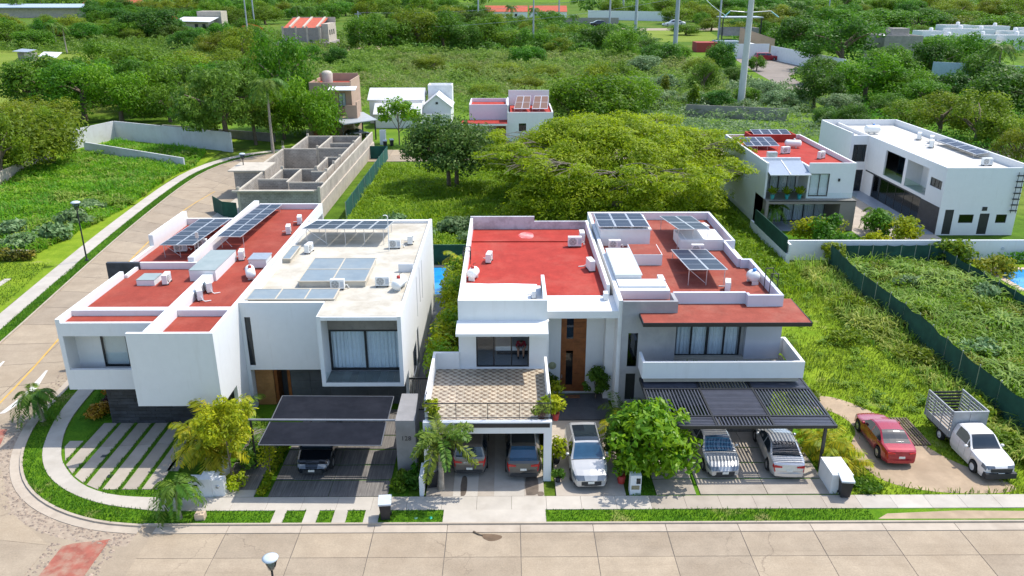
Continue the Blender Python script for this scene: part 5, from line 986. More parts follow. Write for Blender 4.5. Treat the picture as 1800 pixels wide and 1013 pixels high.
def car(label, L, Wd, style, pm, loc, rz, glassw=CARGL, sunroof=False, rails=False, lowtrim=None, rearplate=True, rim=RIM, cat='car', wheels=(.19,.80), name='parked_car', lights=True, text_=None, hs=1.0):
    st = STY[style]; W2 = Wd/2; t = thing(name, label, cat)
    c0, c1, c2, c3 = st['cab']; wr_ = .34 if style != 'boxy' else .37; ax = [w*L for w in wheels]
    ss = sorted(set([0,.012,.03,.05,.075,.10,.985,.993,1]+[k/30 for k in range(31)]+[c0,c1,min(c2,1),min(c3,1),(c0+c1)/2,min(1,(c2+c3)/2),.55,.57,.385,.389,.56,.564,.745,.749,c0-.012,.09]+[(a+d)/L for a in ax for d in (-.42,-.38,-.3,-.15,0,.15,.3,.38,.42)])); ss = [s for s in ss if 0 <= s <= 1]
    wt = [(0,.74),(.02,.84),(.06,.92),(.14,.985),(.3,1),(.75,1),(.90,.975),(.97,.92),(.99,.86),(1,.80)] if style != 'cab' else [(0,.80),(.03,.90),(.08,.95),(.2,.99),(.3,1),(1,1)]
    rowsv = []
    for s in ss:
        y = s*L-L/2; zt = interp(st['top'], s); w = W2*interp(wt, s); zb = .20 if .06 < s < .95 else .26
        for a in ax:
            d = abs(s*L-a)
            if d < .40: zb = max(zb, .33+math.sqrt(max(0, .40**2-d*d))*.98)
        beltz = st['belt']+.10*s; zbelt = min(beltz, zt-.05); c = min(1, max(0, (zt-zbelt-.05)/(st['H']-beltz)))
        zb = min(zb, zbelt-.08)
        wr = w*(.93-.21*c); h_ = zbelt-zb
        bf = .17*max(0,1-s/.22)**1.5; bb = .09*max(0,(s-.8)/.2)**1.5 if style != 'cab' else 0
        def bu(x): return y-bf*(1-(x/W2)**2)+bb*(1-(x/W2)**2)
        rowsv.append([(px_,bu(px_),pz_) for px_,_,pz_ in [(w*.93,y,zb),(w*1.0,y,zb+.3*h_),(w*.995,y,zb+.72*h_),(w*.955,y,zbelt),(wr,y,zt-.035-.03*c),(wr*.88,y,zt-.012),(wr*.45,y,zt),(0,y,zt+.006)]])
    J = 8; G_ = {}
    def put(g, i, j, side):
        m = G_.setdefault(g, MB()); P = [rowsv[i][j], rowsv[i+1][j], rowsv[i+1][j+1], rowsv[i][j+1]]
        if side < 0: P = [(-p[0],p[1],p[2]) for p in P][::-1]
        m.add(P, [(0,1,2,3)], True)
    for i in range(len(ss)-1):
        sm_ = (ss[i]+ss[i+1])/2
        for j in range(J-1):
            for side in (1,-1):
                g = 'body'
                if c0 < sm_ < c1 and j >= 5: g = 'windscreen'
                elif c2 < sm_ < c3 and j >= 5: g = 'rear_window'
                elif j == 3 and c0+.06 < sm_ < min(c3-.06, .985) and not (.55 < sm_ < .57) and not (style == 'cab' and sm_ > .9): g = 'side_window%d%d' % (side, 0 if sm_ < .56 else 1)
                elif sunroof and c1+.04 < sm_ < c2-.06 and j >= 5: g = 'sunroof'
                elif c0-.012 < sm_ < c0 and j >= 4: g = 'cowl'
                elif j in (1,2) and any(a_ < sm_ < a_+.004 for a_ in (.385,.56,.745)) and lights: g = 'door_gap'
                elif lights and ((.012 < sm_ < .09 and j in (2,3)) or (sm_ < .031 and j in (4,5))): g = 'headlight%d' % side
                elif lights and sm_ > .955 and style != 'cab' and j == 2: g = 'tail_light%d' % side
                elif lowtrim and j == 0: g = 'lower_trim'
                elif lowtrim and sm_ < .09 and j == 1 and style == 'cab': g = 'lower_trim'
                put(g, i, j, side)
    for i, f in ((0,1),(len(ss)-1,0)):
        r = rowsv[i]; P = [p for p in r]+[(-p[0],p[1],p[2]) for p in r[::-1]]; G_['body'].add(P, [tuple(range(len(P))) if f else tuple(range(len(P)-1,-1,-1))])
    mm = {'body': pm, 'lower_trim': lowtrim, 'sunroof': CARGL}
    for g, m in G_.items():
        base = g.rstrip('-01'); mt_ = pm if base == 'body' else TRIM if base in ('cowl','door_gap') else lowtrim if base == 'lower_trim' else HEADL if base == 'headlight' else TAIL if base == 'tail_light' else CARGL if base in ('sunroof','side_window') else glassw
        part(t, base, m, mt_)
    part(t, 'underbody', MB().bx(-W2*.86,W2*.86,-L/2+.12,L/2-.12,.22,.5).bx(-W2*.7,W2*.7,-L/2+.5,L/2-.5,.5,.8), TRIM)
    for a in ax:
        for s in (-1,1):
            x = s*W2*.9; whl = part(t, 'wheel', MB().lathe([(.2,-.11),(.30,-.11),(.335,-.08),(.335,.08),(.30,.11),(.2,.11)], (x,a-L/2,.335), 18, 'x'), TYRE)
            xo = x+s*.09; r_ = MB().lathe([(.001,s*.03),(.06,s*.03),(.08,s*.005),(.19,s*.0),(.22,s*.02),(.23,0)], (xo,a-L/2,.335), 18, 'x'); part(whl, 'rim', r_, rim)
    f = -L/2-.15; zl = .45 if style in ('sedan','hatch') else .52
    part(t, 'grille', MB().prism([(-W2*.55,f+.06),(-W2*.3,f+.0),(W2*.3,f+.0),(W2*.55,f+.06),(W2*.55,f+.2),(-W2*.55,f+.2)],zl-.2,zl+.02), TRIM); part(t, 'front_plate', MB().bx(-.16,.16,f-.04,f-.02,zl-.06,zl+.06), PLATE)
    if style == 'cab': part(t, 'front_bumper', MB().bx(-W2*.9,W2*.9,f-.06,f+.25,.25,.55), TRIM); part(t, 'grille_bar', MB().bx(-W2*.6,W2*.6,f-.03,f+.03,.62,.82), TRIM)
    if style != 'cab':
        zr = .78 if style in ('sedan','hatch') else .88
        part(t, 'rear_plate', MB().bx(-.16,.16,L/2+.085,L/2+.1,zr-.22,zr-.1) if style != 'boxy' else MB().bx(-.16,.16,L/2+.085,L/2+.1,.5,.62), PLATE)
        if lights:
            for s in (-1,1): part(t, 'tail_lamp', MB().add([(s*W2*.42,L/2+.075,zr),(s*W2*.82,L/2+.015,zr-.03),(s*W2*.82,L/2+.015,zr+.1),(s*W2*.42,L/2+.075,zr+.07),(s*W2*.42,L/2-.1,zr),(s*W2*.82,L/2-.1,zr-.03),(s*W2*.82,L/2-.1,zr+.1),(s*W2*.42,L/2-.1,zr+.07)],[(0,1,2,3),(4,7,6,5),(0,4,5,1),(1,5,6,2),(2,6,7,3),(3,7,4,0)]), TAIL)
        part(t, 'rear_bumper', MB().prism([(-W2*.78,L/2-.1),(W2*.78,L/2-.1),(W2*.74,L/2+.04),(W2*.4,L/2+.1),(-W2*.4,L/2+.1),(-W2*.74,L/2+.04)],.28,.46), TRIM if style in ('suv','boxy') else pm)
    for s in (-1,1): part(t, 'mirror', MB().lathe([(.001,-.1),(.07,-.08),(.09,0),(.07,.08),(.001,.1)], (s*(W2+.08),(c0+.09)*L-L/2,st['belt']+.08), 8, 'x'), pm)
    if rails:
        for s in (-1,1): part(t, 'roof_rail', MB().tube([(s*W2*.69,c1*L-L/2,st['H']-.03),(s*W2*.69,c1*L-L/2+.15,st['H']+.05),(s*W2*.69,.78*L-L/2,st['H']+.03),(s*W2*.69,.82*L-L/2,st['H']-.05)], .02, 5), STEEL)
    if text_: text(text_, .14, (0,L/2+.09,.93), PLATE, t, (R(90),0,R(180)))
    t.location = loc; t.rotation_euler = (0,0,R(rz)); t.scale = (1,1,hs); return t
WHT = paint('pearl_white_paint', (.47,.465,.45), .35); SIL = paint('silver_paint', (.56,.55,.54), .45); REDP = paint('red_paint', (.33,.006,.02), .2); BLK_ = paint('black_paint', (.008,.012,.018), .2, .2); GRY = paint('bronze_grey_paint', (.09,.088,.082), .4); BRN = paint('taupe_paint_metallic', (.15,.135,.12), .35); WHT2 = paint('work_white_paint', (.72,.69,.66), .05, .4)
car('white suv with glass sunroof parked facing the street before the wooden door', 4.75, 1.92, 'suv', WHT, (4.15,36.5,.09), 1.5, CARGLB, sunroof=True, rails=True)
car('white crossover under the pergola with striped shadows, beside the big shrub', 4.4, 1.85, 'hatch', WHT, (11.15,37.25,.08), 2, CARGLB)
car('silver sedan under the pergola with its tail lights to the street', 4.65, 1.80, 'sedan', SIL, (14.65,37.2,.08), 176, CARGL)
car('red sedan parked on the dirt beside the grass lot', 4.55, 1.78, 'sedan', REDP, (20.95,38.4,.04), 178, CARGL)
car('taupe boxy suv in the left bay of the garage', 4.4, 1.84, 'boxy', BRN, (-1.97,37.5,.08), 180, CARGL, lowtrim=TRIM, text_='BRONCO')
car('grey suv with blue tinted rear window in the right bay of the garage', 4.5, 1.84, 'suv', GRY, (.82,37.2,.08), 180, CARGLB, rails=True, sunroof=True)
car('black car under the dark shade carport facing the street', 4.3, 1.84, 'hatch', BLK_, (-10.15,37.55,.08), 0, CARGL)
# stake-bed pickup
tr = car('white pickup truck with a grey slatted stake bed beside the green fence', 3.05, 1.8, 'cab', WHT2, (0,0,0), 0, CARGL, lowtrim=None, cat='pickup truck', wheels=(.28,1.33), name='pickup_truck', rim=RIMW)
for ch in list(tr.children):
    if ch.name.startswith('wheel') and max(v.co.y for v in ch.data.vertices) > 4: pass
GS = mat('galvanised_bed', (.33,.345,.36), .55, .12, 3, metal=.25)
def tp(nm, mb_, m): return part(tr, nm, mb_, m)
yb0, yb1, zb0, zb1 = 1.62, 4.15, .72, 2.25
tp('chassis', MB().bx(-.45,.45,1.2,4.1,.4,.7).bx(-.85,.85,1.55,4.1,.5,.66), TRIM); tp('bed_floor', MB().bx(-.95,.95,yb0,yb1,.72,.8), mat('bed_wood', (.34,.28,.22), .9, .2, 3))
tp('headboard', MB().bx(-.97,.97,yb0-.05,yb0,zb0,zb1), GS); tp('headboard_rib', MB().bx(-.03,.03,yb0-.08,yb0-.05,zb0+.2,zb1).bx(-.98,.98,yb0-.07,yb0+.02,zb1,zb1+.06), GS)
for s in (-1,1):
    tp('side_board', MB().bx(s*.95,s*.99,yb0,yb1,zb0,zb0+.38), GS)
    for k in range(6): z = zb0+.50+k*.185; tp('slat', MB().bx(s*.955,s*.985,yb0,yb1,z,z+.09), GS)
    for k in range(4): y = yb0+.04+k*.81; tp('stake', MB().bx(s*.99,s*1.02,y,y+.06,zb0,zb1), GS)
    tp('top_rail', MB().bx(s*.94,s*1.0,yb0,yb1,zb1,zb1+.06), GS)
for k in range(7): tp('slat', MB().bx(-.93,.93,yb1-.03,yb1,zb0+.15+k*.2,zb0+.27+k*.2), TRIM)
tr.location = (25.3,36.35,.04); tr.rotation_euler = (0,0,R(1.5))
# distant traffic
car('dark car on the distant highway', 14, 5.4, 'sedan', BLK_, (58,512,0), 90, CARGL, lights=False, hs=3.0); car('pale car on the distant highway', 14, 5.4, 'sedan', SIL, (104,520,0), -90, CARGL, lights=False, hs=3.0); car('red pickup truck at the end of the lane', 8, 3.2, 'boxy', REDP, (89,283,0), 90, CARGL, lights=False, cat='pickup truck', hs=1.5)
car('dark car under the carport of the beige house', 4.4, 1.8, 'hatch', BLK_, (-25.2,134.8,.0), 130, CARGL, lights=False)
# ================================================================ street furniture, bins, person
def bin_(label, x, y, z, rz, body=PLASTICB, lid=PLASTICG, bag=False, s=1.0):
    t = thing('wheelie_bin', label, 'bin'); m = MB(); m.add([(-.22,-.26,.06),(.22,-.26,.06),(.22,.24,.06),(-.22,.24,.06),(-.29,-.34,1.0),(.29,-.34,1.0),(.29,.34,1.0),(-.29,.34,1.0)], [(0,3,2,1),(4,5,6,7),(0,1,5,4),(1,2,6,5),(2,3,7,6),(3,0,4,7)]); part(t, 'body', m, body)
    if bag:
        part(t, 'bag', MB().lathe([(.3,.92),(.36,.98),(.34,1.05),(.2,1.09),(.001,1.06)], (0,0,0), 9), mat('bin_bag', (.12,.12,.14), .3, .8, 14))
    else: part(t, 'lid', MB().slab4((-.32,-.38,1.05),(.32,-.38,1.05),(.32,.36,1.12),(-.32,.36,1.12),.09), lid); part(t, 'handle', MB().cyl((-.25,.4,1.0),(.25,.4,1.0),.025,n=6), body)
    for s_ in (-1,1): part(t, 'wheel', MB().lathe([(.001,-.03),(.1,-.03),(.1,.03),(.001,.03)], (s_*.25,.24,.1), 10, 'x'), TYRE)
    t.location = (x,y,z); t.rotation_euler = (0,0,R(rz)); t.scale = (s,)*3; return t
bin_('black wheelie bin with pale grey lid on the verge by the kerb', -5.85,31.95,.07,5, s=.95); bin_('black wheelie bin with grey lid leaning on the white meter box', 16.85,33.55,.1,-6); bin_('black bin with open bag beside the foxtail palm', -3.85,34.6,.05,10, bag=True)
bin_('distant black bin at the back street sidewalk', -19.3,126.5,0,0); bin_('small dark bin behind the gate pier', -18.4,127.5,0,20)
def lamp(label, x, y, hgt, s=1.0):
    t = thing('street_lamp', label, 'street lamp', (x,y,0), 0, 'street lamps'); part(t, 'pole', MB().cyl((x,y,0),(x,y,hgt-.9*s),.06*s,.045*s,10).lathe([(.12*s,0),(.12*s,.25),(.07*s,.3)], (x,y,0), 10), mat('lamp_black', (.02,.025,.03), .45) if 'lamp_black' not in bpy.data.materials else bpy.data.materials['lamp_black'])
    z = hgt-.9*s; yk = MB()
    for a in (-1,1): yk.tube([(x,y,z),(x+a*.16*s,y,z+.25*s),(x+a*.24*s,y,z+.55*s)], .025*s, 6)
    part(t, 'yoke', yk, bpy.data.materials['lamp_black']); part(t, 'lens', MB().lathe([(.02,0),(.14*s,.02),(.2*s,.5*s),(.05,.5*s)], (x,y,z+.1*s), 14), GLASSD)
    part(t, 'cap', MB().lathe([(.30*s,-.05*s),(.32*s,0),(.2*s,.06*s),(.001,.08*s)], (x,y,z+.65*s), 20), mat('lamp_cap', (.50,.56,.62), .4) if 'lamp_cap' not in bpy.data.materials else bpy.data.materials['lamp_cap']); return t
lamp('black street lamp on the far verge of the side street', -39.05,70.4,6.0,1.3); lamp('street lamp by the unfinished block house', -32.5,97.5,5.0,1.2); lamp('street lamp with round pale cap at the bottom edge of the picture', -9.35,25.6,3.2,1.0)
for x, lab in ((-4.3,'pale green'),(-3.6,'teal')): single('valve_cover', MB().lathe([(.001,.09),(.09,.09),(.1,.07)], (x-.1,31.9,0), 8), mat(lab.replace(' ','_')+'_cover', (.2,.42,.35) if lab[0] == 'p' else (.02,.4,.33), .5), 'small %s valve cover in the verge grass' % lab, 'cover')
single('stone_block', MB().bx(-14.95,-14.5,31.75,32.1,.05,.4), mat('sandstone', (.55,.42,.3), .9), 'square sandstone block beside the kerb palm', 'stone')
single('fallen_branch', MB().tube([(-1.6,30.9,.05),(-1.35,30.7,.05),(-1.15,30.62,.04)], [.05,.04,.02], 6), BARK, 'short dark stick lying in the gutter before the garage', 'branch')
struct('wet_stain', MB().prism(smooth([(-1.3,30.75),(-.6,30.75),(-.2,30.6),(-.35,30.35),(-.8,30.2),(-1.1,30.4)],2), .0, .0215), mat('damp_concrete', (.13,.085,.05), .6, .3, 2))
for a, b_, c, d in ((-2.35,-2.1,33.65,35.4),(.95,1.55,33.7,35.4),(1.55,1.8,33.64,34.0)): struct('oil_stain', MB().prism(smooth([(a,c),(b_,c),(b_+.05,(c+d)/2),(b_,d),(a,d),(a-.05,(c+d)/2)],2), .0, .0795), mat('oil_stain', (.13,.10,.075), .7, .35, 2) if 'oil_stain' not in bpy.data.materials else bpy.data.materials['oil_stain'])
pal = thing('timber_grate', 'dark slatted timber grate lying in the grass between car and truck', 'grate', (22.9,39.6,0))
for k in range(9): part(pal, 'slat', MB().bx(22.15+k*.17,22.25+k*.17,38.2,41.2,.06,.12), BARK)
# boundary fences on the right
def fence(label, pts, hgt, m):
    p = resample(pts, max(4, int(len(pts)*3))); t = thing('mesh_fence', label, 'fence', (p[0][0],p[0][1],0))
    for i in range(len(p)-1):
        a, b_ = Vector(p[i]), Vector(p[i+1]); d = (b_-a).normalized(); n_ = Vector((-d.y,d.x))*.03; wv = random.uniform(-.12,.1)
        mb_ = MB(); N = 6; vs = []
        for k in range(N+1):
            q = a.lerp(b_, k/N); o_ = .07*math.sin(k*2.1+i); zt = hgt+wv*math.sin(math.pi*k/N)-.1*math.sin(math.pi*k/N); vs += [(q.x+n_.x*o_*12,q.y+n_.y*o_*12,0),(q.x+n_.x*o_*6,q.y+n_.y*o_*6,zt)]
        mb_.add(vs, [(2*k,2*k+2,2*k+3,2*k+1) for k in range(N)], True)
        mb_.add([(v[0]+n_.x,v[1]+n_.y,v[2]) for v in vs], [(2*k+1,2*k+3,2*k+2,2*k) for k in range(N)], True); part(t, 'mesh_panel', mb_, m); part(t, 'post', MB().cyl((a.x,a.y,0),(a.x,a.y,hgt+.12),.035,n=6), STEEL)
fence('dark green mesh fence between grass lot and weedy lot', [(29.6,33.7),(29.5,39.4),(29.2,44.5),(29.6,53.2),(29.0,61.2),(29.6,69.0)], 2.0, DKMESH); fence('green mesh fence below the white garden wall', [(29.7,69.4),(35,69.6),(40.3,69.6)], 1.7, DKMESH); fence('dark mesh fence between the weedy lot and the pool garden', [(40.2,69.4),(40.3,64),(40.5,58),(40.9,50),(41.3,40)], 1.3, DKMESH)
gt = thing('side_gate', 'dark slatted gate closing the passage beside the white house', 'gate', (-5.2,42.5,0)); part(gt, 'frame', MB().bx(-5.84,-4.3,42.4,42.46,0,.1).bx(-5.84,-4.3,42.4,42.46,2.1,2.2), BLACK)
for k in range(14): part(gt, 'slat', MB().bx(-5.82+k*.11,-5.76+k*.11,42.41,42.45,.1,2.1), TAUPE)
# person on the bed by the open balcony door
def person():
    pts = [(0,0,.52),(0,-.10,.72),(0,-.30,.92),(0,-.40,1.0),(0,-.50,1.02),(0,-.58,.99),   # 0 pelvis 1 waist 2 chest 3 neck base 4 head mid 5 head front
           (.11,-.02,.50),(.14,-.44,.50),(.14,-.46,.28),(.14,-.46,.07),(.14,-.60,.04), (-.11,-.02,.50),(-.15,-.44,.50),(-.15,-.46,.28),(-.15,-.46,.07),(-.15,-.60,.04),
           (.19,-.31,.92),(.26,-.38,.68),(.16,-.52,.55), (-.19,-.31,.92),(-.26,-.38,.68),(-.16,-.52,.55)]
    ed = [(0,1),(1,2),(2,3),(3,4),(4,5),(0,6),(6,7),(7,8),(8,9),(9,10),(0,11),(11,12),(12,13),(13,14),(14,15),(2,16),(16,17),(17,18),(2,19),(19,20),(20,21)]
    rad = [.15,.14,.15,.06,.10,.085,.10,.075,.06,.045,.045,.10,.075,.06,.045,.045,.07,.05,.038,.07,.05,.038]
    hf = []
    for s_, base in ((1,18),(-1,21)):
        bx0 = Vector(pts[base])
        for k in range(5):
            off = Vector(((k-2)*.018*s_, -.03, -.02)) if k < 4 else Vector((-.04*s_,-.01,.01)); l = (.05,.06,.065,.055,.045)[k]
            i0 = len(pts); pts.append(tuple(bx0+off+Vector((0,-.02,-.02)))); pts.append(tuple(bx0+off+Vector((0,-.03,-.02-l)))); ed += [(base,i0),(i0,i0+1)]; rad += [.011,.009]
    me = bpy.data.meshes.new('body'); me.from_pydata(pts, ed, []); o = bpy.data.objects.new('body', me); COL.objects.link(o)
    md_ = o.modifiers.new('skin', 'SKIN'); sv = me.skin_vertices[0].data
    for i, r_ in enumerate(rad): sv[i].radius = (r_, r_)
    sv[0].use_root = True; s2 = o.modifiers.new('sub', 'SUBSURF'); s2.levels = 1; s2.render_levels = 1
    m2 = bpy.data.meshes.new_from_object(o.evaluated_get(bpy.context.evaluated_depsgraph_get())); bpy.data.objects.remove(o)
    m2.materials.clear()
    for q in (mat('skin', (.42,.24,.16), .6, .06), mat('maroon_shirt', (.22,.015,.03), .85, .1, 8), mat('grey_shorts', (.42,.42,.40), .9, .06, 8), mat('dark_shoes', (.02,.02,.022), .7), mat('dark_hair', (.02,.014,.01), .7)): m2.materials.append(q)
    for p in m2.polygons:
        c = p.center; p.use_smooth = True
        if c.z < .12: i = 3
        elif c.y < -.43 and c.z > .90 and abs(c.x) < .13: i = 4 if (c.z > 1.0 or c.y > -.5) else 0
        elif c.z > .58 and c.y > -.42 and abs(c.x) < .34: i = 1
        elif c.z > .40 and c.y > -.36: i = 2
        else: i = 0
        p.material_index = i
    t = thing('person', 'seated person in maroon top and pale shorts bending forward on the bed', 'person'); b_ = link('body', m2, t)
    fc = MB().lathe([(.001,-.03),(.02,-.02),(.022,0)], (0,-.665,.97), 6, 'y'); part(t, 'nose', fc, bpy.data.materials['skin'])
    for s_ in (-1,1): part(t, 'eye', MB().lathe([(.001,-.012),(.012,-.006),(.014,0)], (s_*.035,-.66,.995), 6, 'y'), bpy.data.materials['dark_shoes']); part(t, 'ear', MB().lathe([(.001,-.015),(.03,0),(.001,.015)], (s_*.1,-.52,.99), 6, 'x'), bpy.data.materials['skin'])
    part(t, 'mouth', MB().bx(-.03,.03,-.668,-.655,.935,.945), bpy.data.materials['maroon_shirt'])
    return t
pe = person(); pe.location = (.82,43.35,3.26); pe.scale = (1.08,1.08,1.08)
NEAR = [(-89.4,158.6,7.79,10.0,'b'),(-80.2,153.6,6.48,9.9,'b'),(-72.0,150.9,5.84,9.7,'g'),(-75.9,170.2,5.95,9.8,'b'),(-94.2,174.6,7.31,8.6,'b'),(-66.4,109.6,5.9,9.3,'o'),(-64.8,113.4,2.92,6.8,'o'),(-65.3,102.1,3.68,7.8,'o'),(-78.0,133.8,5.68,6.3,'o'),(-78.4,126.3,4.49,6.6,'o'),(-90.3,199.3,8.3,10.4,'b'),(-82.8,201.5,8.39,9.4,'g'),(-80.0,211.1,8.05,9.8,'o'),(-69.7,162.2,5.69,10.6,'b'),(-66.3,168.5,5.31,9.1,'d'),(-102.0,211.2,5.85,9.2,'b'),(-43.9,125.1,6.43,12.1,'f'),(-50.0,131.0,4.47,10.0,'f'),(-40.4,128.5,3.66,9.4,'f'),(-38.5,140.7,5.19,14.1,'g'),(-33.0,138.4,4.71,8.2,'g'),(-42.2,144.9,3.9,10.4,'b'),(-53.2,256.4,3.54,6.8,'d'),(-88.5,276.2,7.59,10.0,'o'),(-103.8,299.1,7.17,7.8,'o'),(-94.2,311.9,6.41,7.1,'b'),(-130.7,341.2,6.98,7.8,'d'),(-167.6,396.7,12.13,15.8,'d'),(-258.6,541.8,13.89,11.4,'d'),(-190.0,376.6,7.68,8.5,'b'),(-193.8,341.7,8.14,8.9,'b'),(-212.8,358.4,8.52,9.3,'b'),(-200.3,376.7,7.67,7.3,'o'),(-177.4,388.4,7.92,9.3,'b'),(-154.9,388.2,7.39,6.8,'d'),(-52.7,319.8,7.45,12.5,'b'),(-42.8,311.5,8.12,13.6,'b'),(-34.1,319.7,8.77,14.5,'o'),(-24.2,319.6,8.33,13.9,'b'),(-15.2,314.0,7.33,11.1,'d'),(-7.7,319.5,7.9,12.9,'b'),(2.1,313.9,8.2,10.0,'b'),(9.5,308.5,7.21,8.3,'b'),(16.7,325.1,6.7,10.6,'o'),(17.1,151.0,7.71,10.0,'g'),(11.8,152.3,4.53,6.6,'g'),(24.5,157.9,4.25,6.8,'g'),(19.8,183.0,5.14,7.8,'o'),(62.0,238.5,4.31,8.7,'d'),(47.1,252.1,5.6,8.4,'d'),(44.9,185.7,3.39,7.2,'d'),(38.5,279.7,6.57,7.9,'b'),(34.2,311.0,8.14,9.6,'d'),(50.0,303.1,5.43,6.0,'d'),(27.9,340.2,7.01,8.9,'b'),(19.4,298.3,5.34,5.9,'o'),(92.9,432.1,7.68,6.2,'b'),(115.5,470.7,7.71,6.1,'o'),(110.7,394.8,7.04,9.0,'o'),(111.8,318.7,10.12,13.3,'d'),(100.1,246.5,10.98,13.0,'d'),(78.8,177.9,7.28,9.7,'g'),(87.8,179.7,5.33,8.1,'g'),(64.4,169.3,5.03,7.2,'d'),(112.4,216.3,6.97,11.5,'d'),(124.4,223.0,7.03,11.6,'b'),(96.5,157.4,8.07,10.0,'d'),(115.1,197.9,4.87,8.7,'d'),(73.6,135.5,5.05,6.5,'o'),(75.6,127.7,5.34,6.9,'o'),(71.0,142.4,4.48,5.0,'o'),(77.8,124.3,4.04,5.0,'o'),(196.2,441.9,15.14,10.0,'b'),(217.4,441.7,16.66,12.0,'b'),(236.0,431.2,14.81,11.2,'o'),(235.0,394.0,12.21,10.2,'b'),(138.9,442.2,12.11,10.9,'o'),(169.6,431.6,11.83,11.7,'b'),(160.0,489.1,11.69,13.2,'d'),(70.0,150.6,2.36,4.2,'d'),(59.7,138.3,2.77,4.4,'d')]
